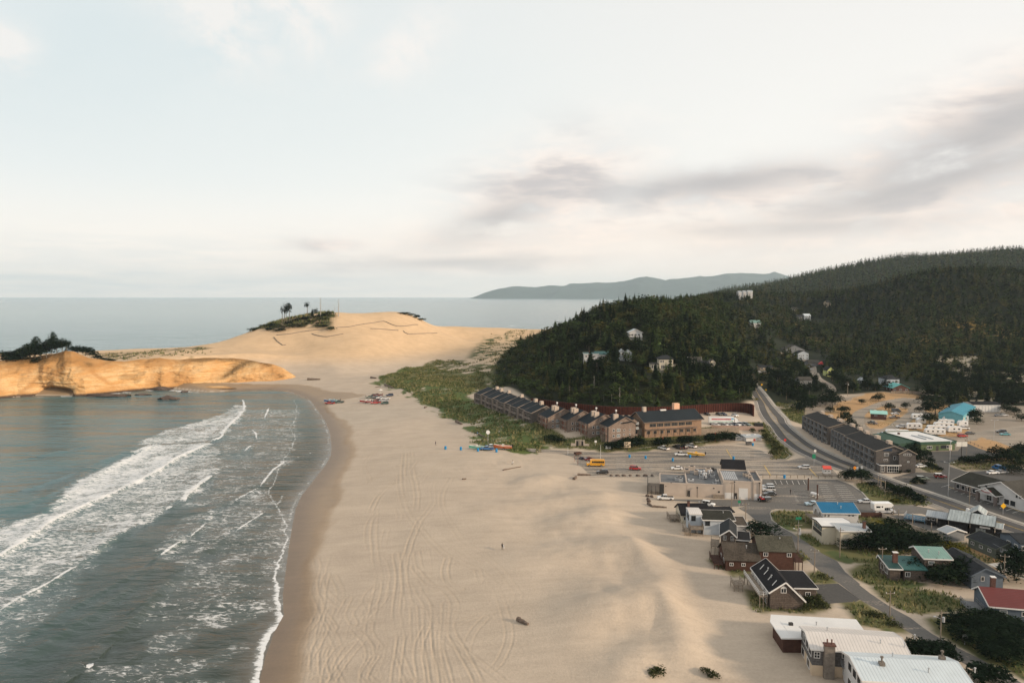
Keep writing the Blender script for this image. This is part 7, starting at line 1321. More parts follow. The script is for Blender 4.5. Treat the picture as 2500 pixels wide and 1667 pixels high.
# beach group
for kd, c_, x_, y_, yw, lb in [('pickup', 'red', 270, 495, 172, 'red truck at the left end of the beach vehicles'), ('pickup', 'green', 520, 465, 178, 'dark green truck right of the red truck on the beach'), ('pickup', 'sage', 1320, 345, 190, 'olive pickup at the left of the large beach group'), ('suv', 'darkgrey', 1395, 300, 190, 'dark grey suv at the back left of the beach group'), ('pickup', 'maroon', 1520, 290, 188, 'maroon pickup at the back of the beach group'),
        ('pickup', 'grey', 1500, 345, 186, 'grey pickup in the middle of the beach group'), ('pickup', 'white', 1610, 360, 184, 'white pickup, left of the white pair on the beach'), ('pickup', 'white', 1725, 375, 182, 'white pickup, right of the white pair on the beach'), ('pickup', 'silver', 1680, 430, 184, 'silver pickup in front of the white pair on the beach'), ('suv', 'maroon', 1500, 425, 190, 'maroon suv behind the red pickup on the beach'),
        ('pickup', 'red', 1460, 485, 200, 'red pickup at the front left of the beach group'), ('suv', 'green', 1700, 495, 182, 'dark green suv at the front right of the beach group'), ('suv', 'navy', 1830, 285, 185, 'navy suv set apart at the back right of the beach group')]: car(kd, c_, ZO, x_, y_, yw, lb, 'vehicles on the far beach', sc=1.15)
car('pickup', 'blue', ZP, 1060, 735, 172, 'blue pickup between the two dories on the sand', sc=1.1); car('pickup', 'white', ZP, 1170, 690, 176, 'white pickup behind the blue pickup on the sand', sc=1.1)
# school bus
def box_windows(m_, xs, y_, z0, z1, w_):
    for x_ in xs: m_.box(x_ - w_ / 2, -y_, z0, x_ + w_ / 2, y_, z1)
    return m_
YP = paint('bus_yellow', (.62, .30, .02)); wh = lambda r, L_: [('wheel', MB().wheel(0, 0, 0, r, .3, 14).mesh('wheel', TYRE), (x_, y_, r), ('rim', MB().wheel(0, 0, 0, r * .5, .32, 10).mesh('rim', HUB))) for x_, y_ in L_]
assemble('school_bus', [('body', bodymesh('body', [(-3.6, .6), (-3.6, 2.7), (-3.4, 2.85), (2.0, 2.85), (2.3, 2.7), (2.45, 1.45), (3.7, 1.3), (3.85, 1.1), (3.85, .55), (-3.5, .5)], 2.4, YP, 2.0), None), ('side_window', box_windows(MB(), [-3.0, -2.15, -1.3, -.45, .4, 1.25], 1.21, 1.55, 2.3, .72).mesh('side_window', CGL), None), ('windscreen', MB().box(2.25, -1.0, 1.5, 2.52, 1.0, 2.45).mesh('windscreen', CGL), None), ('stripe', MB().box(-3.5, -1.212, 1.2, 2.3, 1.212, 1.28).mesh('stripe', GRIL), None)] + wh(.46, [(-2.2, -1.05), (-2.2, 1.05), (2.7, -1.05), (2.7, 1.05)]), place(ZK, 660, 588), 178, 'small bright yellow school bus at the edge of the sand', 'bus')
# semi truck with painted box trailer
TW = paint('white', PAINTS['white']); semi = [('trailer', MB().box(-9.6, -1.28, 1.15, 3.0, 1.28, 4.1).mesh('trailer', TW), None), ('cab', bodymesh('cab', [(3.5, .6), (3.5, 3.4), (4.0, 3.75), (5.0, 3.0), (5.4, 1.95), (6.9, 1.7), (7.1, .6)], 2.3, TW, 2.5), None), ('windscreen', MB().box(4.85, -.95, 2.0, 5.35, .95, 2.85).mesh('windscreen', CGL), None)]
gp_ = MB(); gp_.box(-8.4, -1.31, 2.75, 1.4, -1.285, 3.45); semi.append(('painted_lettering', gp_.mesh('painted_lettering', mat('faded_red_print', (.50, .16, .18), .5, .5, 3.0, stripes=(0, .85, .6))), None)); semi.append(('painted_swoosh', MB().section([(-9.4, 1.7), (-6, 2.1), (-2, 1.75), (2.4, 2.3), (2.4, 1.9), (-2, 1.45), (-6, 1.75), (-9.4, 1.4)], 'y', -1.305, -1.285).mesh('painted_swoosh', mat('green_print', (.25, .42, .34), .5, .2, 1)), None)); semi.append(('painted_corner', MB().box(1.5, -1.31, 2.9, 2.8, -1.285, 3.7).mesh('painted_corner', mat('blue_print', (.18, .42, .60), .5, .2, 1)), None))
assemble('semi_truck', semi + wh(.5, [(-8.4, -1.1), (-8.4, 1.1), (-7.2, -1.1), (-7.2, 1.1), (4.0, -1.1), (4.0, 1.1), (6.2, -1.1), (6.2, 1.1)]), place(ZQ, 690, 515, ZT - .1), -3, 'white semi truck with a printed red and blue box trailer above the row of cars', 'truck')
# camper on pickup
assemble('camper_pickup', car_proto('pickup', 'silver') + [('camper_shell', bodymesh('camper_shell', [(-3.3, 1.2), (-3.5, 2.9), (-3.2, 3.15), (1.6, 3.15), (2.0, 2.6), (1.4, 2.0), (-.55, 1.9), (-.6, 1.2)], 2.3, TW), None), ('camper_window', MB().box(-2.9, -1.16, 1.9, -1.7, 1.16, 2.4).box(-1.4, -1.16, 2.0, -1.0, 1.16, 2.4).mesh('camper_window', CGL), None)], place(ZF, 1015, 1384), 0, 'silver pickup carrying a big white camper on the side road', 'camper', sc=1.15)
# trailers and motorhomes
def rv(L_, motor=False):
    k = ('rv', L_, motor)
    if k not in PROTO:
        h0 = .55; B = bodymesh('body', [(-L_ / 2, h0), (-L_ / 2, 3.05), (-L_ / 2 + .25, 3.2), (L_ / 2 - .9, 3.2), (L_ / 2 - .2, 2.5), (L_ / 2, 1.4), (L_ / 2 - .1, h0)], 2.5, TW)
        ws = MB(); [ws.box(x_ - .45, -1.262, 1.7, x_ + .45, 1.262, 2.35) for x_ in np.arange(-L_ / 2 + 1.4, L_ / 2 - 1.2, 2.3)]; st_ = MB().box(-L_ / 2 + .3, -1.258, 1.1, L_ / 2 - 1, 1.258, 1.25)
        pr = [('body', B, None), ('window', ws.mesh('window', CGL), None), ('stripe', st_.mesh('stripe', PAINTS and paint('grey', PAINTS['grey'])), None), ('roof_unit', MB().box(-.9, -.5, 3.2, .3, .5, 3.5).mesh('roof_unit', WHT), None)] + wh(.38, [(-.6, -1.1), (-.6, 1.1), (.5, -1.1), (.5, 1.1)] if not motor else [(-2.6, -1.1), (-2.6, 1.1), (3.0, -1.1), (3.0, 1.1)])
        if motor: pr.append(('windscreen', MB().box(L_ / 2 - .5, -1.1, 1.5, L_ / 2 + .03, 1.1, 2.4).mesh('windscreen', CGL), None))
        else: pr.append(('hitch', MB().beam((L_ / 2 - .2, 0, .6), (L_ / 2 + 1.3, 0, .55), .12).mesh('hitch', GRIL), None))
        PROTO[k] = pr
    return PROTO[k]
for x_, y_, L_, mo, yw, lb in [(525, 672, 11.0, True, 170, 'longest white motorhome, at the near left of the trailer park'), (768, 572, 7.5, False, 168, 'short white trailer between the suv and the dark bush'), (862, 432, 9.5, False, 172, 'cream-white trailer at the far left of the trailer rows'), (868, 495, 4.5, False, 175, 'smallest white trailer, behind the dark bush'), (1400, 458, 10.0, False, 168, 'white trailer at the far right, in front of the teal barn'), (1290, 470, 9.0, False, 168, 'white trailer left of the one before the teal barn'), (1215, 515, 8.5, False, 170, 'white trailer in the third row from the back'),
        (1190, 560, 9.5, False, 170, 'white trailer in the middle of the trailer rows'), (1085, 605, 9.0, True, 170, 'white motorhome just left of the middle rows'), (1345, 620, 6.5, False, 172, 'boxy white trailer at the right of the rows'), (1065, 655, 9.5, False, 172, 'white trailer nearest to the green market roof'), (1465, 535, 4.8, False, 175, 'small cream trailer beside the white pickup')]: assemble('caravan' if not mo else 'motorhome', rv(L_, mo), place(ZN, x_, y_, VZ), yw, lb, 'motorhome' if mo else 'trailer', 'trailers in the campsite')
# boats
def dory(hull, inner, L_=6.6):
    k = ('dory', hull)
    if k not in PROTO:
        B = MB(); n = 11; R_ = []
        for i in range(n):
            t_ = i / (n - 1); x_ = -L_ / 2 + L_ * t_; w_ = 1.05 * (1 - max(0, t_ - .45) ** 1.6 * 2.45) * (.82 + .18 * min(1, t_ * 3)); w_ = max(w_, .03); sh = .75 + .55 * t_ ** 2.2; kl = .05 + .45 * max(0, t_ - .6) ** 1.3
            R_.append([(x_, -w_, sh), (x_, -w_ * .68, kl), (x_, w_ * .68, kl), (x_, w_, sh)])
        for i in range(n - 1):
            for j in range(3): B.quad(R_[i][j], R_[i + 1][j], R_[i + 1][j + 1], R_[i][j + 1])
        B.quad(*R_[0]); I = MB(); [I.quad((R_[i][0][0], R_[i][0][1] * .92, R_[i][0][2] - .28), (R_[i + 1][0][0], R_[i + 1][0][1] * .92, R_[i + 1][0][2] - .28), (R_[i + 1][3][0], R_[i + 1][3][1] * .92, R_[i + 1][3][2] - .28), (R_[i][3][0], R_[i][3][1] * .92, R_[i][3][2] - .28)) for i in range(n - 1)]
        g_ = MB(); [g_.beam(R_[i][j], R_[i + 1][j], .1, .1) for i in range(n - 1) for j in (0, 3)]
        PROTO[k] = [('hull', B.mesh('hull', hull), (0, 0, .45)), ('deck', I.mesh('deck', inner), (0, 0, .45)), ('gunwale', g_.mesh('gunwale', WHT), (0, 0, .45)), ('console', MB().box(-.5, -.4, .55, .3, .4, 1.5).mesh('console', inner), (0, 0, .3)), ('engine', MB().box(-L_ / 2 - .45, -.2, .4, -L_ / 2 - .02, .2, 1.3).mesh('engine', GRIL), (0, 0, .45))] + wh(.33, [(-.5, -1.0), (-.5, 1.0)]) + [('trailer_frame', MB().box(-2.6, -.9, .36, 2.6, -.8, .46).box(-2.6, .8, .36, 2.6, .9, .46).beam((2.6, .85, .41), (4.2, 0, .45), .1).beam((2.6, -.85, .41), (4.2, 0, .45), .1).mesh('trailer_frame', M_STEELP), None)]
    return PROTO[k]
for hl, inn, Z, x_, y_, yw, sc, lb in [('mint', 'cream', ZP, 795, 715, 178, 1.15, 'mint green dory on a trailer at the left of the beached boats'), ('orange', 'cream', ZP, 1470, 712, 172, 1.3, 'orange-red and white dory at the foot of the grassy bank'), ('yellow', 'yellow', ZG, 935, 300, 172, 1.15, 'yellow boat on a trailer behind the white pickup'), ('blue', 'lightblue', ZO, 262, 450, 175, 1.2, 'blue boat behind the red truck on the far beach'), ('teal', 'lightblue', ZO, 385, 440, 178, 1.2, 'lighter blue boat between the two left beach trucks'), ('red', 'cream', ZO, 1200, 465, 176, 1.2, 'red boat trailer on the sand left of the beach group'), ('white', 'cream', ZO, 1310, 435, 176, 1.0, 'small white boat just left of the red pickup on the beach')]:
    assemble('dory_boat', dory(paint(hl, PAINTS[hl]), paint(inn, PAINTS[inn])), place(Z, x_, y_), yw, lb, 'boat', 'boats on trailers', sc)
# tractor
assemble('tractor', [('hood', bodymesh('hood', [(0, .7), (0, 1.5), (1.4, 1.4), (1.5, .7)], .8, paint('red', PAINTS['red'])), None), ('cab', MB().box(-1.1, -.6, 1.0, -.02, .6, 1.35).mesh('cab', paint('red', PAINTS['red'])), None), ('roll_bar', MB().beam((-1, -.55, 1.3), (-1, -.55, 2.6), .1).beam((-1, .55, 1.3), (-1, .55, 2.6), .1).beam((-1, -.55, 2.6), (-1, .55, 2.6), .1).mesh('roll_bar', GRIL), None), ('bucket', bodymesh('bucket', [(2.1, .15), (2.1, 1.0), (2.3, 1.0), (2.8, .2)], 1.7, M_STEELP), None)] + wh(.7, [(-.7, -.85), (-.7, .85)]) + wh(.42, [(1.1, -.75), (1.1, .75)]), place(ZG, 1690, 818), 95, 'red tractor at the corner of the brewery', 'tractor')
for Z, x_, y_, yw, nm, lb, m_ in [(ZG, 1745, 815, 10, 'utility_trailer', 'dark trailer beside the red tractor', paint('darkgrey', PAINTS['darkgrey'])), (ZK, 472, 478, 30, 'utility_trailer', 'small brown box trailer at the edge of the sand', M_RED)]:
    assemble(nm, [('box', MB().box(-1.5, -.9, .6, 1.5, .9, 1.5).mesh('box', m_), None), ('hitch', MB().beam((1.5, 0, .6), (2.6, 0, .5), .1).mesh('hitch', GRIL), None)] + wh(.32, [(0, -.95), (0, .95)]), place(Z, x_, y_), yw, lb, 'trailer')
car('jeep', 'navy', ZK, 508, 518, 120, 'small dark open vehicle beside the brown box trailer', sc=.6)
# bins, dumpsters, tank
BINM = mat('blue_plastic', (.02, .20, .42), .5, .1, 2)
def bin_(Z, x_, y_, lab, sc=1.0): return assemble('trash_bin', [('body', MB().cyl(0, 0, 0, 1.0, .42, .46, 14).mesh('body', BINM), None), ('lid', MB().cyl(0, 0, 1.0, 1.12, .50, .44, 14).cyl(0, 0, 1.12, 1.3, .34, .2, 12).mesh('lid', BINM), None)], place(Z, x_, y_), 0, lab, 'trash bin', 'blue trash bins', sc)
for x_, y_, lb in [(173, 315, 'blue trash bin, leftmost of the line across the beach car park'), (358, 328, 'blue trash bin, second from the left in the car park line'), (670, 355, 'blue trash bin, third from the left in the car park line'), (868, 315, 'blue trash bin beside the yellow boat'), (1368, 335, 'blue trash bin at the foot of the yellow painted line'), (1590, 178, 'blue trash bin at the red door of the white hut'), (1953, 552, 'blue trash bin against the dark post fence')]: bin_(ZG, x_, y_, lb, 1.05)
for x_, y_, lb in [(1637, 1332, 'blue bin on the sand, farthest left of the beach bins'), (1763, 1338, 'blue bin on the sand, second from the left'), (1903, 1348, 'blue bin on the sand in front of the mint dory'), (2055, 1355, 'blue bin on the sand in front of the orange dory')]: bin_(ZB, x_, y_, lb, 1.2)
assemble('dumpster', [('body', bodymesh('body', [(-2, 0), (-2.1, 1.5), (2.1, 1.5), (2, 0)], 2.0, GRIL), None), ('lid', MB().box(-2.1, -1, 1.5, 2.1, 1, 1.6).mesh('lid', GRIL), None)], place(ZQ, 1375, 550, ZT - .3), 0, 'long black dumpster beside the road at the inn exit', 'dumpster')
assemble('dumpster', [('body', bodymesh('body', [(-1.2, 0), (-1.3, 1.2), (1.3, 1.2), (1.2, 0)], 1.4, M_SHAKEG), None), ('lid', MB().box(-1.3, -.7, 1.2, 1.3, .7, 1.3).mesh('lid', GRIL), None)], place(ZQ, 1155, 950), 0, 'small dark dumpster in front of the white hut', 'dumpster')
t_ = MB(); prf = [(-1.5, .1), (-1.3, .5), (-.9, .62), (.9, .62), (1.3, .5), (1.5, .1)]; n = 12; k_ = 0
for i, (x_, r_) in enumerate(prf):
    for j in range(n): a = 6.2832 * j / n; t_.v.append((x_, r_ * math.cos(a), 1.1 + r_ * math.sin(a)))
t_.f = [[i * n + j, i * n + (j + 1) % n, (i + 1) * n + (j + 1) % n, (i + 1) * n + j] for i in range(5) for j in range(n)]
assemble('gas_tank', [('tank', t_.mesh('tank', TW), None), ('cradle', MB().box(-1, -.5, 0, -.7, .5, .7).box(.7, -.5, 0, 1, .5, .7).mesh('cradle', M_STEELP), None)], place(ZF, 345, 1228), 118, 'white gas tank on the strip between the two car parks', 'tank')
# ------------------------------------------------------------------ poles, lamps and signs
def pole(Z, x_, y_, h_, label, kind='utility', cat=None, g=None, m=None, r_=.14):
    p = place(Z, x_, y_, g, 0); m = m or M_WOOD
    if kind == 'utility': parts = [('pole', MB().cyl(0, 0, -.5, h_, r_, r_ * .7, 8).mesh('pole', m), None), ('cross_arm', MB().beam((-1.0, 0, h_ - .6), (1.0, 0, h_ - .6), .12).mesh('cross_arm', m), None), ('insulator', MB().cyl(-.9, 0, h_ - .55, h_ - .3, .07).cyl(.9, 0, h_ - .55, h_ - .3, .07).mesh('insulator', WHT), None)]; nm = 'utility_pole'
    elif kind == 'trans': parts = [('pole', MB().cyl(0, 0, -.5, h_, r_, r_ * .7, 8).mesh('pole', m), None), ('cross_arm', MB().beam((-1.1, 0, h_ - .5), (1.1, 0, h_ - .5), .12).mesh('cross_arm', m), None), ('transformer', MB().cyl(.45, 0, h_ - 2.4, h_ - 1.4, .28, n=12).mesh('transformer', M_STEELP), None), ('lamp_arm', MB().beam((0, 0, h_ - 1.8), (-1.1, 0, h_ - 1.3), .08).box(-1.5, -.15, h_ - 1.42, -1.0, .15, h_ - 1.26).mesh('lamp_arm', M_STEELP), None)]; nm = 'utility_pole'
    elif kind == 'lamp': parts = [('post', MB().cyl(0, 0, -.3, h_, r_ * .7, n=8).mesh('post', m), None), ('lamp_head', MB().cyl(0, 0, h_, h_ + .35, .32, .22, 10).mesh('lamp_head', m), None)]; nm = 'lamp_post'
    elif kind == 'street': parts = [('post', MB().cyl(0, 0, -.3, h_, r_ * .7, r_ * .5, 8).mesh('post', M_STEELP), None), ('lamp_arm', MB().beam((0, 0, h_), (-1.3, 0, h_ + .25), .08).beam((0, 0, h_), (1.3, 0, h_ + .25), .08).mesh('lamp_arm', M_STEELP), None), ('lamp_head', MB().box(-1.7, -.15, h_ + .2, -1.2, .15, h_ + .32).box(1.2, -.15, h_ + .2, 1.7, .15, h_ + .32).mesh('lamp_head', WHT), None)]; nm = 'street_lamp'
    else: parts = [('post', MB().cyl(0, 0, -.3, h_, r_, r_ * .8, 8).mesh('post', m), None), ('cap', MB().cyl(0, 0, h_, h_ + .08, r_ * 1.1, n=8).mesh('cap', M_STEELP), None)]; nm = 'timber_post'
    return assemble(nm, parts, p, random.uniform(-25, 25), label, cat or {'utility_pole': 'pole', 'lamp_post': 'lamp post', 'street_lamp': 'street lamp'}.get(nm, 'post'))
pole(ZH, 1035, 340, 6.0, 'pale pole at the street corner right of the white beach house', 'utility'); pole(ZH, 875, 190, 9.0, 'thin pole standing in front of the brewery garage doors', 'utility'); pole(ZH, 1635, 700, 8.2, 'dark pole with a lamp beside the red-brown house and the street', 'trans'); pole(ZH, 1825, 935, 6.4, 'pale pole at the verge behind the black-roofed wing', 'utility')
pole(ZJ, 1250, 545, 5.6, 'slim pole on the near side of the street above the white roofs', 'utility'); pole(ZJ, 1665, 760, 6.6, 'pole with a grey transformer beside the near street', 'trans'); pole(ZI, 235, 1225, 8.2, 'dark bare pole on the grass below the cream cottage', 'utility'); pole(ZI, 718, 1412, 7.0, 'pole left of the teal-roofed house', 'utility'); pole(ZI, 2120, 1505, 7.0, 'pole on the edge of the concrete patio', 'utility'); pole(ZI, 1832, 935, 4.6, 'thin pole in front of the black pub', 'utility', r_=.09)
pole(ZF, 1625, 1222, 12, 'tall pale double-armed street lamp on the pavement before the shops', 'street'); pole(ZF, 1828, 1300, 6.5, 'shorter pale pole near the yellow warning sign', 'utility'); pole(ZF, 2062, 690, 10, 'tall lamp at the edge of the ochre field', 'street'); pole(ZF, 1800, 862, 9.5, 'thin tall pole left of the ochre field', 'utility', r_=.09); pole(ZF, 662, 262, 10, 'pale pole at the top of the ochre slope by the pines', 'trans'); pole(ZF, 1642, 900, 9, 'thin pole with an orange top in the lot of the green market', 'lamp', m=M_STEELP)
for x_, y_, lb in [(955, 1140, 'left'), (980, 1165, 'middle'), (1022, 1195, 'right')]: pole(ZF, x_, y_, 4.6, lb + ' one of the three bare timber posts on the road bank', 'bare', r_=.16)
REDW = mat('red_brown_post', (.22, .06, .04), .8, .15, 2)
for x_, y_, lb in [(555, 192, 'red-brown lamp post behind the leftmost white pickup'), (855, 150, 'red-brown lamp post in front of the middle hedge bush'), (1157, 136, 'red-brown lamp post in front of the right hedge')]: pole(ZG, x_, y_, 4.2, lb, 'lamp', m=REDW)
for x_, y_, h_, lb in [(650, 750, 5.2, 'leftmost dark lamp post along the brewery wall'), (950, 772, 4.0, 'second dark lamp post along the brewery wall'), (1140, 775, 3.8, 'third dark lamp post along the brewery wall'), (1375, 795, 7.2, 'tallest dark lamp post, between the garage doors'), (1662, 805, 7.0, 'dark lamp post at the right corner of the brewery')]: pole(ZG, x_, y_, h_ * .85, lb, 'lamp', m=DKT)
pole(ZG, 2225, 690, 4.6, 'thick dark post at the top of the planted strip', 'bare', m=M_RED, r_=.28); pole(ZF, 372, 1250, 4.8, 'thick dark post beside the white gas tank', 'lamp', m=M_RED, r_=.3)
for x_, y_, h_, lb in [(370, 473, 3.4, 'thin post at the tip of the car park on the sand'), (440, 540, 3.0, 'short thin post by the dark red car'), (473, 580, 3.6, 'red-tipped post at the sand edge left of the bus'), (710, 540, 7.0, 'tall thin flagpole behind the yellow bus')]: pole(ZK, x_, y_, h_, lb, 'bare', m=REDW if 'red' in lb else WHT, r_=.07)
pole(ZN, 1635, 960, .1, 'low cap in the market lot', 'bare') if 0 else None
def sign(Z, x_, y_, h_, w_, hh, m, label, nm='road_sign', diamond=False, yaw=0, g=None, text=None, round_=False, tm=None):
    b_ = MB()
    if diamond: b_.section([(0, h_ - hh / 2), (w_ / 2, h_), (0, h_ + hh / 2), (-w_ / 2, h_)], 'y', -.12, -.07)
    elif round_: b_.section([(w_ / 2 * math.cos(6.2832 * i / 12), h_ + hh / 2 * math.sin(6.2832 * i / 12)) for i in range(12)], 'y', -.12, -.07)
    else: b_.box(-w_ / 2, -.14, h_ - hh / 2, w_ / 2, -.08, h_ + hh / 2)
    e = assemble(nm, [('board', b_.mesh('board', m), None), ('post', MB().cyl(0, 0, -.3, h_ + (0 if w_ < 2.5 else hh / 2), .07 if w_ < 2.5 else .16, n=8).mesh('post', M_STEELP if w_ < 2.5 else DKT), None)], place(Z, x_, y_, g, 0), yaw, label, 'sign'); return e
YS = mat('sign_yellow', (.72, .40, .02), .5, .08, 2); GS = mat('sign_green', (.02, .18, .10), .5, .08, 2); RS = mat('sign_red_paint', (.50, .04, .03), .5, .08, 2); OS = mat('sign_orange', (.75, .26, .02), .5, .08, 2)
sign(ZF, 2150, 1395, 2.9, 1.9, 1.9, YS, 'yellow diamond warning sign in the lot before the shops', diamond=True); sign(ZF, 1750, 880, 7.2, 4.6, 2.0, mat('sign_board_white', (.62, .60, .55), .6, .08, 1), 'large white blank board on a tall post by the ochre field', 'billboard'); sign(ZF, 730, 1010, 2.6, 1.5, 1.5, OS, 'orange diamond sign at the roadside bushes', diamond=True)
sign(ZG, 1957, 200, 3.6, 1.2, 1.2, RS, 'red and white round sign on the left verge of the main road', round_=True); sign(ZG, 2288, 408, 4.0, 1.4, 1.9, GS, 'green sign on a red post at the car park entrance'); sign(ZG, 2300, 405, 6.2, 1.1, 1.1, WHT, 'white round sign above the green entrance sign', round_=True); sign(ZH, 1655, 560, 2.2, .8, 1.0, WHT, 'small white notice on a post at the street verge'); sign(ZG, 1432, 905, 2.5, .9, .9, GS, 'small green street sign at the corner by the brewery'); sign(ZH, 1640, 480, 4.6, 1.7, .8, GS, 'green street sign high on a post at the verge')
sign(ZJ, 1865, 780, 1.7, 1.1, .8, WHT, 'small white sign beside the dark bushes along the street'); sign(ZR, 115, 1100, 2.4, 1.5, 1.5, YS, 'yellow diamond sign on the rising road, upper one', diamond=True); sign(ZR, 175, 1160, 1.6, 1.2, 1.0, YS, 'yellow marker board below the diamond on the rising road'); sign(ZC, 1495, 780, 2.6, 3.0, 2.6, mat('notice_board', (.62, .50, .36), .6, .3, 3), 'cream and orange notice board in front of the hedge', 'notice_board'); sign(ZC, 1192, 745, 2.4, 1.0, 1.0, WHT, 'small white sign right of the concrete gateway'); sign(ZC, 1312, 775, 1.1, 2.4, 1.2, WHT, 'low white board left of the dark hedge', 'notice_board')
sign(ZP, 1085, 625, 6.6, 1.9, 1.9, TW, 'white round board on a tall post behind the beached boats', round_=True); sign(ZK, 1950, 1000, 2.4, 2, 1, WHT, 'white board') if 0 else None
e = assemble('roadside_figure_sign', [('post', MB().box(-.15, -.15, -.3, .15, .15, 3.2).mesh('post', M_WOOD), None), ('board', MB().box(-1.4, -.25, 2.4, 1.4, -.12, 3.3).box(-2.6, -.3, 1.6, 2.6, -.15, 2.0).mesh('board', mat('sign_slate', (.12, .16, .22), .6, .2, 1)), None), ('shape', MB().box(-1.2, -.4, 3.3, -.5, -.2, 4.6).box(.3, -.4, 3.3, 1.0, -.2, 4.9).mesh('shape', WHT), None)], place(ZF, 778, 1050), -20, 'cluttered blue and white roadside sign with upright figures by the bushes', 'sign')
sign(ZI, 695, 225, 2.4, 1.0, 1.8, YS, 'yellow banner at the glazed corner of the apartments', 'banner'); sign(ZI, 745, 235, 2.2, 1.0, 1.6, GS, 'green banner right of the yellow one', 'banner')
for Z, x_, y_, h_, lb in [(ZF, 1100, 1400, 2.6, 'thin post at the front of the camper'), (ZF, 1150, 1415, 2.6, 'thin post just right of the camper'), (ZI, 1070, 875, 4.2, 'dark leaning post along the diagonal wall, upper'), (ZI, 1285, 965, 3.6, 'dark post along the diagonal wall beside the shed')]: pole(Z, x_, y_, h_, lb, 'bare', m=M_WOOD, r_=.12)
# ------------------------------------------------------------------ driftwood, boulders
def log(Z, a, b_, r_, label, g=None):
    p, q = at(*Z(*a)), at(*Z(*b_)); L_ = float(np.hypot(*(q - p)[:2])); n = 9; m_ = MB(); B = []
    for i in range(n):
        t_ = i / (n - 1); rr = r_ * (1 - .45 * t_) * (1 + .15 * math.sin(i * 2.3)); B.append([(L_ * t_, rr * math.cos(6.2832 * j / 8) + .15 * r_ * math.sin(i * 1.7), r_ * .7 + rr * math.sin(6.2832 * j / 8)) for j in range(8)])
    for i in range(n - 1):
        for j in range(8): m_.quad(B[i][j], B[i][(j + 1) % 8], B[i + 1][(j + 1) % 8], B[i + 1][j])
    m_.quad(*B[0]); m_.quad(*B[-1]); o_ = m_.build('driftwood_log', mat('driftwood', (.13, .10, .08), .9, .35, 3), None, label=label, category='log', group='driftwood logs'); o_.location = (p[0], p[1], (p[2] + q[2]) / 2); o_.rotation_euler = (0, 0, math.atan2(q[1] - p[1], q[0] - p[0]))
log(ZL, (1560, 1148), (1628, 1178), .55, 'thick dark log lying alone in the foreground sand'); log(ZL, (1460, 133), (1582, 111), .32, 'long thin log on the sand below the sitting figure'); log(ZK, (470, 685), (608, 686), .5, 'long dark log along the lower edge of the car park'); log(ZK, (432, 732), (458, 705), .6, 'short log at an angle off the end of the long one'); log(ZG, (385, 850), (440, 885), .5, 'log at the left end of the curved line before the brewery'); log(ZG, (445, 882), (600, 892), .4, 'long log at the right end of the curved line before the brewery'); log(ZP, (840, 335), (1062, 442), .45, 'long pale log leading from the seated people to the board')
log(ZB, (1725, 1110), (1770, 1130), .8, 'dark stump of driftwood on the sand left of the grassy bank'); log(ZB, (1025, 750), (1070, 752), .9, 'dark log at the foot of the green dune'); log(ZB, (1140, 812), (1215, 832), .8, 'pair of dark driftwood pieces under the green dune edge'); log(ZB, (505, 765), (610, 762), 1.0, 'long dark log line at the base of the big dune'); log(ZB, (1105, 450 + 370), (1060, 826), .4, 'thin log on pale sand left of the green dune edge'); log(ZL, (1185, 196), (1212, 192), .35, 'small stick on the sand above the tyre tracks'); log(ZB, (1465, 995), (1485, 985), .5, 'small dark driftwood on the open beach')
for i, (x_, lb) in enumerate([(820, 'smallest boulder, leftmost'), (888, 'second boulder from the left'), (955, 'third boulder from the left'), (1020, 'flat boulder in the middle'), (1100, 'small boulder right of the middle'), (1175, 'second boulder from the brewery corner'), (1248, 'boulder nearest the brewery corner')]):
    p = place(ZK, x_, 694); o_ = lumpy('boulder', (p[0], p[1], p[2] + .2), (.9 if i % 3 else .65, .6, .55), DROCK, 800 + i, 2); o_['label'] = lb + ' in the line at the car park edge'; o_['category'] = 'boulder'; o_['group'] = 'boulders along the car park'
for i, (x_, y_) in enumerate([(378, 760), (430, 768), (385, 800), (398, 822)]):
    p = place(ZG, x_, y_); o_ = lumpy('boulder', (p[0], p[1], p[2] + .2), (.7, .6, .55), DROCK, 820 + i, 2); o_['label'] = 'dark boulder at the left end of the brewery, ' + ['farthest left one', 'one beside the terrace post', 'one below the first', 'nearest one to the curved logs'][i]; o_['category'] = 'boulder'; o_['group'] = 'boulders beside the brewery'
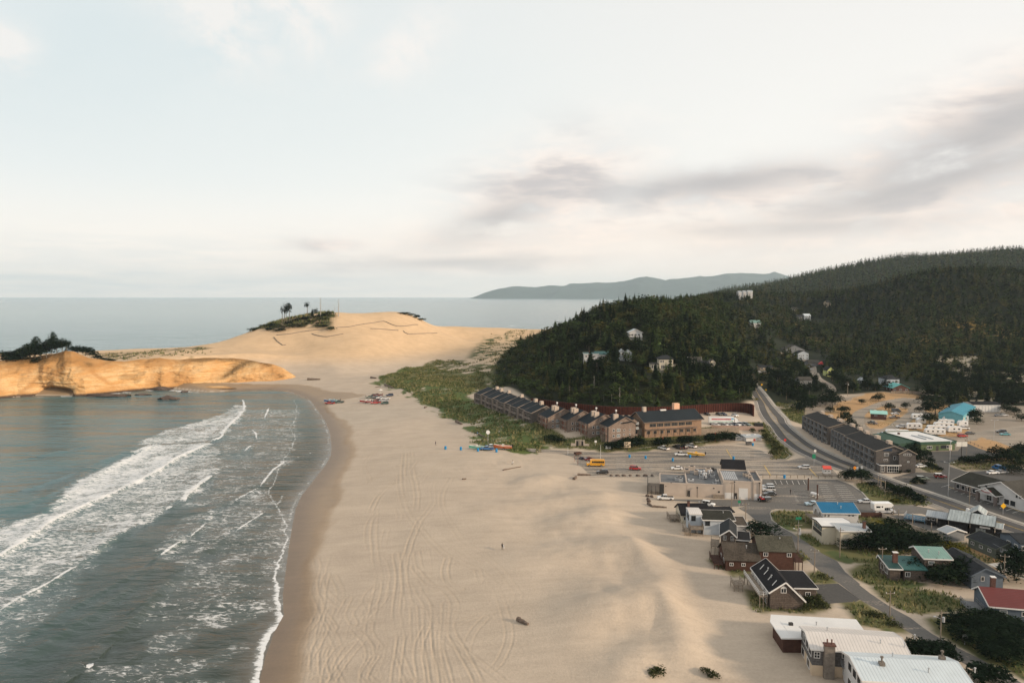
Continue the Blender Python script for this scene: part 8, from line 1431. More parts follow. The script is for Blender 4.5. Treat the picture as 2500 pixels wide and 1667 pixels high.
# ------------------------------------------------------------------ people
SKIN = mat('skin', (.42, .26, .19), .6, .05, 5); HAIR = mat('dark_hair', (.02, .014, .01), .7, .1, 8)
def person(p, yaw, top, legs, label, sit=False, carry=None, sc=1.0, step=.16):
    import bmesh
    if not sit: J = {'pel': (0, 0, .95), 'ch': (0, 0, 1.30), 'nk': (0, 0, 1.50), 'hd': (.02, 0, 1.66), 'ls': (0, .19, 1.43), 'le': (-.08, .24, 1.15), 'lh': (.06, .25, .93), 'rs': (0, -.19, 1.43), 're': (.06, -.25, 1.16), 'rh': (.16, -.23, .95), 'lk': (step * .7, .10, .50), 'lf': (step, .10, .06), 'rk': (-step * .2, -.10, .50), 'rf': (-step * 1.3, -.10, .08), 'lt': (step + .15, .10, .03), 'rt': (-step * 1.3 + .14, -.10, .03), 'lp': (0, .10, .90), 'rp': (0, -.10, .90)}
    else: J = {'pel': (0, 0, .40), 'ch': (.05, 0, .72), 'nk': (.08, 0, .92), 'hd': (.12, 0, 1.08), 'ls': (.06, .19, .86), 'le': (.20, .24, .62), 'lh': (.38, .16, .55), 'rs': (.06, -.19, .86), 're': (.20, -.24, .62), 'rh': (.38, -.16, .55), 'lk': (.42, .12, .50), 'lf': (.50, .12, .06), 'rk': (.42, -.12, .50), 'rf': (.50, -.12, .06), 'lt': (.64, .12, .03), 'rt': (.64, -.12, .03), 'lp': (.02, .10, .38), 'rp': (.02, -.10, .38)}
    Ed = [('pel', 'ch', .15, .17), ('ch', 'nk', .17, .06), ('nk', 'hd', .06, .09), ('ch', 'ls', .12, .07), ('ls', 'le', .06, .045), ('le', 'lh', .045, .035), ('ch', 'rs', .12, .07), ('rs', 're', .06, .045), ('re', 'rh', .045, .035), ('pel', 'lp', .13, .10), ('lp', 'lk', .10, .065), ('lk', 'lf', .065, .045), ('lf', 'lt', .045, .04), ('pel', 'rp', .13, .10), ('rp', 'rk', .10, .065), ('rk', 'rf', .065, .045), ('rf', 'rt', .045, .04)]
    keys = list(J); me = bpy.data.meshes.new('body'); me.from_pydata([J[k_] for k_ in keys], [(keys.index(a), keys.index(b_)) for a, b_, _, _ in Ed], []); o_ = bpy.data.objects.new('tmp', me); COL.objects.link(o_); md = o_.modifiers.new('s', 'SKIN'); rad = {}
    for a, b_, r0, r1 in Ed: rad[a] = max(rad.get(a, 0), r0); rad[b_] = max(rad.get(b_, 0), r1) if b_ not in rad else rad[b_]
    rad['hd'] = .105
    for i, k_ in enumerate(keys): me.skin_vertices[0].data[i].radius = (rad[k_] * .8, rad[k_] * .8)
    me.skin_vertices[0].data[0].use_root = True; o_.modifiers.new('u', 'SUBSURF').levels = 1
    dg = bpy.context.evaluated_depsgraph_get(); m2 = bpy.data.meshes.new_from_object(o_.evaluated_get(dg)); bpy.data.objects.remove(o_); m2.name = 'body'
    m2.materials.clear(); [m2.materials.append(x_) for x_ in (SKIN, top, legs)]; hip = J['pel'][2] + .04; nk = J['nk'][2]
    for f in m2.polygons: c_ = f.center; f.material_index = 0 if (c_.z > nk - .01 or (abs(c_.y) > .17 and c_.z < J['le'][2] - .02 and c_.z > hip - .35 and not sit)) else (1 if c_.z > hip else 2); f.use_smooth = True
    e = link('person', m2, None, label=label, category='person'); e.location = p; e.rotation_euler = (0, 0, math.radians(yaw)); e.scale = (sc, sc, sc)
    hx, hy, hz = J['hd']; bm = bmesh.new(); bmesh.ops.create_icosphere(bm, subdivisions=2, radius=.11); [setattr(v, 'co', Vector((v.co.x * 1.02 + hx - .02, v.co.y * .92 + hy, v.co.z * .9 + hz + .05))) for v in bm.verts]; hm_ = bpy.data.meshes.new('hair'); bm.to_mesh(hm_); bm.free(); hm_.materials.append(HAIR); link('hair', hm_, e); return e
NAVYC = mat('navy_cloth', (.02, .025, .05), .9, .1, 8); BLKC = mat('black_cloth', (.012, .012, .014), .9, .1, 8); WHTC = mat('white_cloth', (.60, .58, .55), .9, .1, 8); BLUC = mat('blue_cloth', (.04, .12, .28), .9, .1, 8); REDC = mat('red_cloth', (.30, .03, .03), .9, .1, 8)
p = place(ZL, 1455, 668, lift=0); person(p, 100, BLKC, BLKC, 'person in a black wetsuit walking up the foreground sand with a white board', sc=1.12)
sb = MB().section([(1.3 * math.cos(a) , 0 + .27 * math.sin(a) * (1 - .25 * math.cos(a))) for a in np.linspace(0, 6.2832, 20, endpoint=False)], 'y', -.04, .04).build('surfboard', TW, None, label='white surfboard carried by the person on the foreground sand', category='surfboard'); sb.location = (p[0] + .32, p[1] - .05, p[2] + 1.08); sb.rotation_euler = (0, math.radians(-8), math.radians(100))
p = place(ZG, 2022, 735, lift=0); person(p, 200, BLKC, BLKC, 'person in dark clothes walking across the side car park', sc=1.1)
p = place(ZL, 1527, 92, lift=0); person(p, 240, WHTC, BLKC, 'person in a white top sitting on the sand above the long thin log', sit=True, sc=1.5)
p = place(ZB, 1556, 1300, lift=0); person(p, 120, NAVYC, BLKC, 'person standing alone on the beach left of the blue bins', sc=1.15)
for x_, y_, c_, lb in [(760, 320, BLKC, 'person in black sitting at the end of the long pale log'), (812, 325, BLUC, 'person in blue sitting on the long pale log')]: person(place(ZP, x_, y_, lift=0), 150, c_, BLKC, lb, sit=True, sc=1.3)
person(place(ZO, 1210, 335, lift=0), 30, BLKC, BLKC, 'person standing left of the large beach vehicle group', sc=1.2); person(place(ZO, 1650, 285, lift=0), 30, REDC, BLKC, 'person in red standing behind the beach vehicles', sc=1.2); person(place(ZP, 838, 655, lift=0), 200, BLKC, BLKC, 'person standing behind the mint green dory', sc=1.1)
um = assemble('beach_umbrella', [('canopy', MB().cyl(0, 0, 2.0, 2.6, 1.3, .08, 12).mesh('canopy', WHTC), None), ('pole', MB().cyl(0, 0, 0, 2.1, .04, n=6).mesh('pole', WHT), None)], place(ZO, 1595, 225), 0, 'white umbrella behind the maroon pickup on the far beach', 'umbrella', sc=1.3)
# ------------------------------------------------------------------ single trees and bushes
def trees(kind, name, Z, L_, label, group, cat='tree', g=None):
    for q_ in L_: x_, y_, h_, w_ = q_[:4]; p = at(*Z(x_, y_)) if g is None else at(*Z(x_, y_), z=g); plant(kind, name, (p[0], p[1], p[2] - .15), h_, w_, label, group, cat)
trees('pine', 'shore_pine', ZH, [(1205, 530, 4.6, 11)], 'broad round dark bush beside the street behind the red-brown house', None, 'bush')
trees('low', 'hedge_bush', ZC, [(770, 680, 2.6, 7), (850, 700, 2.2, 6), (1360, 770, 3.2, 7), (1420, 762, 4, 7), (1480, 755, 4, 7), (1545, 748, 4.4, 8), (1610, 738, 4, 7)], 'dark low bush in the hedge below the inn blocks', 'dark bushes below the inn', 'bush'); trees('low', 'hedge_bush', ZG, [(520, 185, 4, 7), (590, 180, 4, 7), (800, 160, 3.6, 7), (880, 152, 3.6, 7), (1120, 135, 4, 8), (1200, 125, 4, 8), (1280, 118, 4, 8), (1360, 110, 3.6, 7)], 'dark bush in the hedge below the restaurant terrace', 'dark bushes below the restaurant', 'bush')
trees('scrub', 'bank_shrub', ZQ, [(1560, 800, 2.4, 4), (1500, 860, 3, 4), (1640, 900, 2.4, 4), (1700, 960, 2.4, 4), (1760, 1010, 2.2, 4), (1840, 1060, 2, 4), (1780, 1130, 3, 5), (1720, 1200, 2.6, 5), (1450, 700, 2.2, 4), (1250, 680, 2, 4)], 'olive shrub on the bank right of the white hut', 'shrubs on the bank by the hut', 'bush')
trees('pine', 'roadside_pine', ZF, [(640, 1068, 3.6, 5), (700, 1062, 4.2, 6), (800, 1095, 5, 8), (790, 1060, 4, 5)], 'dark pine bush beside the roadside sign', 'pines by the roadside sign')
trees('low', 'bank_shrub', ZI, [(620, 400, 1.6, 4), (800, 450, 2.4, 5), (870, 500, 2.8, 6), (960, 520, 3.6, 6), (1010, 530, 3, 5), (1080, 560, 2.6, 5), (1150, 580, 2.4, 5), (760, 440, 3, 4), (900, 580, 1.4, 4)], 'dark shrub on the triangular road bank', 'shrubs on the road bank', 'bush')
trees('pine', 'garden_pine', ZI, [(560, 1010, 5, 9), (640, 1110, 6, 9), (740, 1060, 5.5, 9), (850, 1120, 5.5, 9), (900, 970, 5, 8), (1050, 1110, 5, 8), (1160, 1120, 5, 8), (1300, 1110, 4.4, 8), (400, 1110, 3, 6), (320, 1120, 3, 6), (540, 1130, 5, 8), (700, 1170, 4.4, 8), (960, 1150, 4.4, 8)], 'dark pine in the garden below the cream cottage and pub yard', 'garden pines above the teal-roofed house')
trees('broom', 'yellow_bush', ZI, [(1480, 1130, 2.4, 5), (1540, 1160, 2.6, 5), (1600, 1190, 2.4, 5), (680, 850, 1.6, 5), (870, 590, 1.4, 3)], 'bush covered in yellow flowers between the dark garden pines and the sage house', 'yellow flowering bushes', 'bush')
trees('pine', 'garden_pine', ZI, [(1120, 1450, 4.4, 8), (1240, 1440, 4.4, 8), (1350, 1460, 5, 8), (1470, 1450, 5, 8), (1600, 1460, 5, 8), (1700, 1480, 5.4, 8), (1560, 1520, 4.6, 8), (1400, 1530, 4.6, 8)], 'dark pine in front of the teal-roofed house', 'dark pines in front of the teal-roofed house'); trees('pine', 'garden_pine', ZI, [(2290, 1440, 6, 9), (2340, 1380, 6, 9), (2240, 1490, 5, 8), (2250, 1215, 2.6, 4)], 'dark pine at the right edge below the deck house', 'dark pines by the deck house')
trees('pine', 'thicket_bush', ZJ, [(1800, 660, 3.6, 7), (1890, 640, 4, 7), (1990, 680, 4, 8), (2090, 760, 4, 8), (2190, 840, 4, 8), (2060, 640, 4, 7), (2230, 700, 4, 8), (2300, 880, 3.6, 7), (1850, 750, 3, 6), (1980, 800, 3.4, 7), (2150, 700, 4, 8), (2320, 780, 4, 8), (2100, 880, 3, 7), (2230, 930, 3, 7)], 'dark green thicket bush beside the near street', 'thicket beside the near street', 'bush')
trees('low', 'street_bush', ZJ, [(1450, 860, 2.4, 5), (1540, 880, 2.6, 6), (1620, 890, 2.8, 6), (1680, 870, 3, 5), (1500, 830, 2.2, 5), (1740, 930, 2.2, 4), (2060, 1085, 3, 7), (2000, 1100, 2.4, 5)], 'dark bush between the white-roofed houses and the street', 'bushes by the white-roofed houses', 'bush')
trees('scrub', 'sand_tuft', lambda a, b_: (a, b_), [(1596, 1650, 1.2, 2.6), (1612, 1645, 1.4, 2.8), (1728, 1648, 1.4, 2.8), (1742, 1655, 1.1, 2.4)], 'clump of grass growing alone in the foreground sand', 'grass clumps in the foreground sand', 'grass')
trees('scrub', 'yard_shrub', ZJ, [(600, 460, 2.0, 4), (660, 430, 1.8, 4), (680, 480, 1.6, 3.4), (700, 240, 1.2, 3), (560, 500, 1.6, 3), (1180, 560, 1.2, 3), (1100, 540, 1.0, 3), (1290, 630, 1.0, 3)], 'low olive shrub growing by the shingled houses', 'low shrubs by the shingled houses', 'bush')
trees('pine', 'campsite_pine', ZF, [(250, 420, 7, 9), (190, 425, 6, 8), (330, 395, 8, 9), (400, 360, 7, 9), (520, 360, 8, 9), (460, 330, 7, 8), (640, 530, 7, 8), (700, 565, 5, 6), (740, 600, 4, 6), (600, 425, 4, 6), (650, 420, 4, 6), (500, 420, 4, 6), (800, 338, 3.4, 5), (960, 305, 5, 7), (935, 312, 4, 6), (1060, 400, 5, 7), (1215, 385, 4.4, 6), (1350, 420, 4, 5), (1450, 530, 6, 9), (1400, 515, 4, 6), (1880, 500, 6, 7), (1840, 480, 5, 7), (1900, 530, 4, 6), (1890, 460, 5, 6)], 'dark shore pine in or beside the campsite field', 'pines around the campsite field')
trees('pine', 'flat_topped_pine', ZF, [(1407, 450, 10, 7)], 'tall thin pine left of the flat-topped one by the barn', None); trees('pine', 'flat_topped_pine', ZF, [(1502, 440, 9.5, 12)], 'wide flat-topped pine in front of the teal barn', None)
trees('low', 'hedge_bush', ZF, [(850, 650, 2, 5), (900, 665, 2, 5), (960, 690, 2, 5), (790, 620, 2, 5), (1040, 720, 1.8, 4), (1160, 745, 2, 4)], 'brownish shrub along the back of the apartment roof', 'shrubs behind the apartments', 'bush')
trees('pine', 'lot_pine', ZF, [(1285, 850, 6, 7), (1340, 880, 5, 6), (1390, 860, 4.4, 6), (1300, 900, 4, 6), (1450, 915, 3.4, 5), (1240, 960, 4, 5)], 'dark pine at the parking bays beside the apartment gable', 'pines beside the apartment gable'); trees('pine', 'verge_pine', ZF, [(2090, 870, 6, 7), (2200, 900, 6, 8), (2240, 930, 7, 9), (2310, 890, 7, 9), (1900, 905, 3.6, 6), (1830, 910, 3.4, 6), (1780, 905, 3, 5), (1950, 890, 3.6, 6), (2330, 840, 6, 8), (2040, 895, 3, 6), (2140, 890, 3.4, 6)], 'dark pine on the verge between the white board and the right edge', 'pines on the right verge')
trees('low', 'island_shrub', ZF, [(1290, 1095, 1.4, 3), (1330, 1078, 1.8, 3.4), (1375, 1092, 1.4, 3), (1430, 930, 1.8, 4), (1480, 950, 1.8, 4), (1520, 970, 1.6, 3.6), (1160, 1000, 1.6, 3), (1230, 990, 1.6, 3)], 'low shrub on the planted islands near the apartments', 'island shrubs', 'bush'); trees('pine', 'verge_pine', ZF, [(2230, 1000, 3.6, 8), (2330, 960, 4.4, 8), (2180, 420, 5, 8), (2260, 440, 5, 8), (2330, 500, 4, 7), (2150, 360, 6, 8), (2250, 340, 7, 9)], 'dark pine at the far right beside the gravel yard', 'pines by the gravel yard')
trees('pine', 'roadside_tree', ZE, [(330, 1130, 10, 11), (400, 1120, 10, 10), (290, 1100, 9, 10), (480, 1060, 12, 8), (560, 1120, 11, 9), (590, 1220, 9, 8), (640, 1150, 9, 8), (700, 1190, 6, 7), (780, 1110, 9, 9), (830, 1140, 9, 9), (880, 1160, 8, 9), (950, 1200, 7, 8), (1060, 1180, 7, 8), (340, 1200, 6, 8), (430, 1230, 6, 8), (500, 1250, 6, 8), (750, 1260, 8, 10), (800, 1300, 7, 10), (720, 1310, 7, 9), (530, 1310, 7, 9), (1130, 1190, 6, 7), (250, 1060, 7, 8)], 'dark tree in the grove between the main road and the back road', 'trees between the two roads'); trees('green', 'bright_green_tree', ZE, [(610, 1310, 7, 9)], 'brighter green rounded tree above the apartment roofs', None); trees('green', 'bright_green_tree', ZD, [(1840, 570, 9, 13)], 'bright green tree beside the cream gabled house on the hill', None)
trees('pine', 'edge_pine', ZE, [(x_ + random.uniform(-24, 24), y_ + random.uniform(-14, 14), random.uniform(5, 8.5), random.uniform(7, 11)) for x_ in range(1560, 2350, 62) for y_ in (1045, 1120, 1185, 1235, 1300) if not (1640 < x_ < 2180 and y_ > 1270)], 'dark pine among the sandy clearings behind the barn and storage row', 'pines among the sandy clearings')
trees('broom', 'yellow_bush', ZD, [(1290, 690, 3, 6), (1310, 715, 3, 6), (860, 425, 4, 9), (905, 420, 3.6, 7), (1620, 705, 2.4, 5), (1635, 820, 2.6, 6), (1810, 740, 3, 6), (1880, 870, 2.6, 8), (1040, 485, 3, 6), (2170, 940, 2.6, 4)], 'yellow flowering broom bush on the wooded hill', 'yellow broom on the hill', 'bush')
trees('scrub', 'hillfoot_shrub', ZD, [(x_ + random.uniform(-18, 18), y_ + random.uniform(-14, 14), random.uniform(2.2, 4.2), random.uniform(4, 7)) for x_ in range(420, 2100, 75) for y_ in (880, 925)], 'brown-green shrub on the lower slope above the rusty wall', 'shrubs above the rusty wall', 'bush')
SNAGM = [tris_mesh('dead_tree', np.concatenate([trunk_tris(1, .018, .004, (.02, 0), 5, -.1)] + [trunk_tris(.10, .006, .002, (.10 * math.cos(a) * s, .10 * math.sin(a) * s), 4, 0) + np.array([0, 0, z_]) for a, z_, s in [(i * 2.1 + j, .35 + .11 * i, 1 - .1 * i) for i in range(6)]]), [BARKW]) for j in range(3)]
for x_, y_, h_ in [(1050, 965, 10), (985, 950, 5), (1395, 800, 8), (640, 890, 6), (840, 850, 9), (1550, 760, 8), (1990, 660, 9), (920, 940, 4), (560, 900, 5), (735, 830, 6), (1180, 900, 5), (1000, 880, 5)]:
    p = at(*ZD(x_, y_)); o_ = link('dead_tree', SNAGM[int(x_) % 3], label='pale bare dead trunk standing on the front of the wooded hill', category='dead tree', group='dead trunks on the hill'); o_.location = p; o_.scale = (h_, h_, h_)
# cape: bushes on the cliff, pines on the dune
def cape(kind, name, L_, Yq, label, group, cat):
    for x_, y_, h_, w_ in L_:
        u, v = ZA(x_, y_); p = at(u, v, Y=Yq if not callable(Yq) else Yq(x_)); plant(kind, name, (p[0], p[1], p[2]), h_, w_, label, group, cat)
cape('pine', 'cliff_tree', [(75, 650, 10, 14), (120, 640, 9, 14), (160, 630, 10, 14), (205, 620, 12, 14), (250, 610, 14, 14), (290, 600, 13, 14), (335, 590, 12, 14), (380, 570, 12, 13), (425, 550, 12, 12), (465, 540, 10, 12), (510, 525, 9, 10), (545, 515, 7, 8), (100, 600, 7, 12), (180, 575, 7, 12), (15, 590, 6, 12), (330, 640, 6, 12), (260, 660, 5, 12)], 577, 'dark wind-bent tree in the clump on top of the sandstone cliff', 'trees on top of the cliff', 'tree')
cape('pine', 'cliff_tree', [(300, 545, 13, 7), (440, 500, 13, 6)], 580, 'taller tree with a flat crown rising above the clifftop clump', 'taller clifftop trees', 'tree')
cape('low', 'cliff_bush', [(600, 540, 5, 10), (640, 548, 5.5, 10), (680, 550, 6, 10), (720, 555, 6, 10), (755, 575, 5, 9), (800, 595, 3.5, 9), (850, 606, 2.2, 9), (910, 612, 1.6, 9)], 600, 'dark low bush behind the crest of the cliff', 'bushes behind the cliff crest', 'bush')
dn = lambda x_, y_: at(*ZB(x_, y_))
for x_, y_, h_, w_, lb in [(300, 285, 17, 5, 'leftmost tall thin pine on the dune'), (318, 285, 18, 8, 'tallest crowned pine of the left dune trio'), (332, 280, 16, 6, 'third pine from the left on the dune'), (358, 270, 18, 11, 'pine with spreading layered branches on the dune'), (505, 222, 13, 7, 'thin pine with a small grey crown on the dune')]:
    p = at(*ZB(x_, y_), Y=770); zt2 = zat(p[0], 770.0); T = tri_bush(w_ * .36, h_ * .62, 300, int(x_), 9, .24, h_ * .40, .8); T2 = tri_conifer(h_ * .6, w_ * .34, 26, int(x_) + 1, .2); T2[..., 2] += h_ * .38
    e = link('dune_pine', None, label=lb, category='tree', group='pines on the dune crest'); e.location = (p[0], p[1], max(zt2, p[2]) - .5); link('crown', tris_mesh('crown', np.concatenate([T, T2]), [FOL_P]), e); link('trunk', tris_mesh('trunk', trunk_tris(h_ * .92, .42, .2), [BARK]), e)
for x_, y_, h_, j, lb in [(612, 222, 18, 0, 'tall bare pale dead tree on the dune crest'), (727, 215, 9, 1, 'short thin bare stem on the dune crest'), (760, 228, 17, 2, 'bare pole-like dead tree at the right of the dune crest')]:
    p = at(*ZB(x_, y_), Y=775); zt2 = zat(p[0], 775.0); o_ = link('dead_tree', SNAGM[j], label=lb, category='dead tree'); o_.location = (p[0], p[1], max(zt2, p[2]) - .5); o_.scale = (h_ * 1.7, h_ * 1.7, h_)
for x_, y_, h_, w_, lb in [(545, 240, 9, 5, 'small dark conifer beside the bare dead tree'), (580, 235, 8, 7, 'round dark tree between the small conifer and the bare tree')]:
    p = at(*ZB(x_, y_), Y=770); e = link('dune_tree', None, label=lb, category='tree'); e.location = (p[0], p[1], max(zat(p[0], 770.0), p[2]) - .5); link('crown', tris_mesh('crown', tri_conifer(h_, w_ / 2, 220, 77) if w_ < 6 else tri_bush(w_ / 2, h_ * .8, 300, 78, 7, .18, 1), [FOL_P]), e); link('trunk', tris_mesh('trunk', trunk_tris(h_ * .6, .2), [BARK]), e)
cape('scrub', 'dune_scrub', [], 700, '', '', 'bush')
for i, (x_, y_) in enumerate([(60, 345), (110, 320), (160, 310), (210, 310), (260, 312), (300, 318), (350, 300), (400, 280), (450, 265), (500, 255), (550, 250), (600, 240), (640, 232), (675, 222), (250, 350), (300, 345), (360, 330), (420, 315), (480, 300), (560, 285), (620, 295), (640, 320), (590, 320), (690, 350), (1290, 215), (1320, 222), (1360, 235), (1400, 250), (1440, 272), (640, 260), (200, 340), (520, 280), (450, 325)]):
    p = dn(x_, y_ + (16 if x_ < 330 else 8)); plant('scrub' if i % 3 else 'low', 'dune_scrub', (p[0], p[1], p[2] - .3), random.uniform(2.0, 4.2), random.uniform(7, 13), 'low dark scrub clump on the crest of the big dune', 'scrub on the big dune', 'bush')
# sand fences on the dune
for L_, lb in [([(745, 337), (850, 330), (950, 310), (1060, 295), (1130, 285), (1180, 305), (1240, 325), (1320, 322), (1410, 312)], 'longest dark sand fence curving across the big dune'), ([(250, 398), (350, 390), (450, 372), (560, 358), (660, 350)], 'dark sand fence below the scrub on the left of the dune'), ([(540, 388), (600, 405), (660, 412), (720, 402), (800, 388)], 'lower curved sand fence in the middle of the dune'), ([(1290, 365), (1330, 390), (1420, 386), (1500, 383), (1570, 382)], 'short sand fence at the right of the dune'), ([(230, 415), (260, 450), (305, 482), (330, 478)], 'short slanting sand fence at the lower left of the dune'), ([(1020, 345), (1100, 348), (1180, 355), (1250, 360)], 'faint sand fence under the longest one')]:
    Pn = np.array([dn(*q_)[:2] for q_ in L_]); Pn = smooth_line(Pn, 4); r_ = wall_run('sand_fence', lb, Pn, .75, M_WOOD, .5, cat='fence')
# ------------------------------------------------------------------ light, sky, air, camera
SUN_AZ, SUN_EL = math.radians(115), math.radians(17)      # azimuth clockwise from +Y
w = bpy.data.worlds.new('World'); scn.world = w; w.use_nodes = True
N = NT(w); out = N.n['World Output']; bg = N.n['Background']
sky = N.add('ShaderNodeTexSky'); sky.sky_type = 'NISHITA'; sky.sun_disc = False; sky.sun_elevation = SUN_EL; sky.sun_rotation = SUN_AZ
sky.altitude = 0; sky.air_density = 1.0; sky.dust_density = 2.0; sky.ozone_density = 1.5
tc = N.add('ShaderNodeTexCoord'); sep = N.add('ShaderNodeSeparateXYZ'); N.link(tc.outputs['Generated'], sep.inputs[0])
az = math_node(N, 'ARCTAN2', sep.outputs[0], sep.outputs[1]); el = math_node(N, 'ARCSINE', sep.outputs[2])
cmb = N.add('ShaderNodeCombineXYZ'); N.link(az, cmb.inputs[0]); N.link(el, cmb.inputs[1])
def snoise(sx, sy, scale, det=5, rough=.6, rot=0, off=0, dist=0):
    mp = N.add('ShaderNodeMapping'); mp.inputs['Scale'].default_value = (sx, sy, 1); mp.inputs['Rotation'].default_value = (0, 0, rot); mp.inputs['Location'].default_value = (off, off * .7, 0)
    N.link(cmb.outputs[0], mp.inputs[0]); return noise_node(N, scale, det, rough, mp.outputs[0], dist).outputs[0]
def blob(u, v, su, sv, rot=0):
    """soft elliptical weight in azimuth and elevation"""
    a0, e0 = math.atan((u - 1250) / FPX), math.atan((HZ - v) / FPX)
    a0, e0 = math.atan2((u - 1250) / FPX, 1), math.atan2((HZ - v) / FPX, math.hypot(1, (u - 1250) / FPX))
    dx = math_node(N, 'SUBTRACT', az, a0); dy = math_node(N, 'SUBTRACT', el, e0)
    c, s = math.cos(rot), math.sin(rot)
    p = math_node(N, 'ADD', math_node(N, 'MULTIPLY', dx, c), math_node(N, 'MULTIPLY', dy, s)); q = math_node(N, 'SUBTRACT', math_node(N, 'MULTIPLY', dy, c), math_node(N, 'MULTIPLY', dx, s))
    p = math_node(N, 'DIVIDE', p, su / FPX); q = math_node(N, 'DIVIDE', q, sv / FPX)
    r = math_node(N, 'ADD', math_node(N, 'MULTIPLY', p, p), math_node(N, 'MULTIPLY', q, q))
    return math_node(N, 'EXPONENT', math_node(N, 'MULTIPLY', r, -1.0))
def summed(l):
    o = l[0]
    for x in l[1:]: o = math_node(N, 'MAXIMUM', o, x)
    return o
skyc = mixc(N, 1.0, sky.outputs[0], (.105, .105, .105), 'MULTIPLY')
# high thin veil: milky over most of the dome, opening to blue at the upper left
veil = maprange(N, el, 0.0, .55, .93, .70)
c = mixc(N, veil, skyc, (1.05, 1.01, .945))
openb = math_node(N, 'MULTIPLY', blob(150, 60, 900, 330, .12), maprange(N, snoise(1, 2.2, 3.0, 4, .55), .3, .7, .75, 1.1))
c = mixc(N, math_node(N, 'MULTIPLY', openb, .75), c, (.60, .70, .735))
c = mixc(N, math_node(N, 'MULTIPLY', blob(700, 260, 1000, 260, .05), .30), c, (.66, .755, .765))
hor = maprange(N, el, 0.0, .16, .8, 0, True); c = mixc(N, hor, c, (1.06, .94, .83))
low = math_node(N, 'MULTIPLY', blob(250, 690, 900, 40), maprange(N, snoise(1, 9, 9, 4, .6), .4, .62, 0, .55)); c = mixc(N, low, c, (.70, .72, .72))
c = mixc(N, math_node(N, 'MULTIPLY', blob(250, 620, 800, 50, .03), maprange(N, snoise(1, 8, 8, 4, .6, 0, 4), .42, .6, 0, .35)), c, (.74, .77, .76))
# soft puffs, upper left
pf = math_node(N, 'MULTIPLY', summed([blob(560, 40, 150, 95, -.5), blob(730, 40, 120, 90, -.8), blob(1000, 135, 110, 55, .6), blob(560, 120, 70, 70), blob(30, 130, 60, 50)]), maprange(N, snoise(1, 1.2, 14, 6, .62, 0, 2, .3), .36, .62, 0, .9))
c = mixc(N, math_node(N, 'MINIMUM', pf, .6), c, (.93, .87, .82))
# banks of grey cloud over the land, streaked upward to the right
st1 = snoise(1, 3.4, 4.6, 6, .56, -.20, 1, .2); st2 = snoise(1, 2.0, 13, 5, .58, -.15, 5, .15)
stt = math_node(N, 'ADD', math_node(N, 'MULTIPLY', st1, .68), math_node(N, 'MULTIPLY', st2, .32))
bank = summed([blob(2350, 330, 420, 95, .38), blob(1800, 470, 300, 60, .10), blob(2300, 470, 520, 90, .22), blob(2000, 560, 560, 65, .06), blob(1300, 590, 380, 60, .08), blob(1330, 480, 230, 110, .3), blob(1250, 640, 420, 26, .04), blob(2200, 640, 500, 30, .02), blob(820, 600, 90, 18), blob(2480, 510, 60, 30)])
bm = math_node(N, 'MULTIPLY', bank, maprange(N, stt, .34, .58, .4, 1.35, True))
warm = maprange(N, stt, .40, .54, 0, 1, True)
ccol = mixc(N, warm, (.66, .625, .615), (1.0, .87, .78))
cg = mixc(N, maprange(N, st1, .48, .66, 0, .9, True), ccol, (.54, .51, .51))
c = mixc(N, math_node(N, 'MINIMUM', math_node(N, 'MULTIPLY', bm, .92), .95), c, cg)
dk = math_node(N, 'MULTIPLY', summed([blob(2380, 340, 380, 60, .42), blob(1750, 450, 240, 34, .05), blob(2250, 450, 380, 40, .25), blob(1920, 560, 260, 22, .02), blob(1200, 545, 150, 40, .35), blob(1150, 640, 220, 14, .03)]), maprange(N, stt, .31, .52, .15, 1, True))
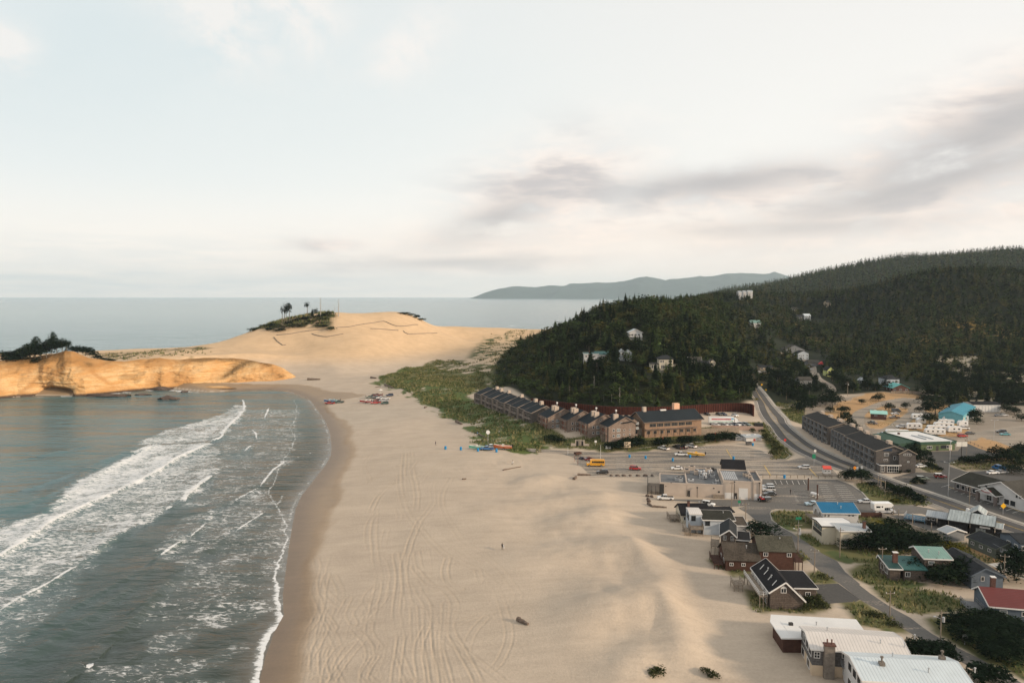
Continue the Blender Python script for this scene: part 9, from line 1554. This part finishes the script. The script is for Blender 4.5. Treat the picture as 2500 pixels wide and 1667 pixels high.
c = mixc(N, math_node(N, 'MULTIPLY', dk, .85), c, (.45, .44, .445))
gl = math_node(N, 'MULTIPLY', summed([blob(2000, 650, 500, 34, .02), blob(1500, 600, 560, 60, .03)]), .55); c = mixc(N, gl, c, (1.08, .93, .80))
N.link(c, bg.inputs[0]); bg.inputs[1].default_value = 1.0
sl = bpy.data.lights.new('sun', 'SUN'); sl.energy = 4.2; sl.angle = math.radians(5.0); sl.color = (1.0, .79, .58)
so = bpy.data.objects.new('sun', sl); COL.objects.link(so)
sd = Vector((math.sin(SUN_AZ) * math.cos(SUN_EL), math.cos(SUN_AZ) * math.cos(SUN_EL), math.sin(SUN_EL)))
so.rotation_euler = sd.to_track_quat('Z', 'Y').to_euler(); so.location = (300, -200, 300)
# air
HAZE = 1
if HAZE:
    V = [(x, y, z) for z in (-9, 760) for y in (-600, 30000) for x in (-60000, 80000)]
    Fh = [(0, 2, 3, 1), (4, 5, 7, 6), (0, 1, 5, 4), (2, 6, 7, 3), (0, 4, 6, 2), (1, 3, 7, 5)]
    hm = bpy.data.materials.new('haze_air'); N = NT(hm); N.n.remove(N.b); vp = N.add('ShaderNodeVolumePrincipled')
    vp.inputs['Color'].default_value = (.76, .90, 1.0, 1); vp.inputs['Density'].default_value = .000032; vp.inputs['Anisotropy'].default_value = .2
    N.link(vp.outputs[0], N.n['Material Output'].inputs['Volume'])
    link('haze', mesh_np('haze', V, Fh, mats=[hm]), kind='stuff')
cam = bpy.data.cameras.new('camera'); cam.sensor_width = 36; cam.lens = FPX / 2500 * 36; cam.clip_start = 1; cam.clip_end = 200000
co = bpy.data.objects.new('camera', cam); COL.objects.link(co); co.location = (0, 0, CH); co.rotation_euler = (math.pi / 2 - TH, 0, 0)
scn.camera = co
scn.view_settings.view_transform = 'Standard'; scn.view_settings.look = 'None'; scn.view_settings.exposure = 0.12; scn.view_settings.gamma = 1
scn.cycles.max_bounces = 6; scn.cycles.diffuse_bounces = 2; scn.cycles.glossy_bounces = 3; scn.cycles.transparent_max_bounces = 8; scn.cycles.volume_bounces = 2
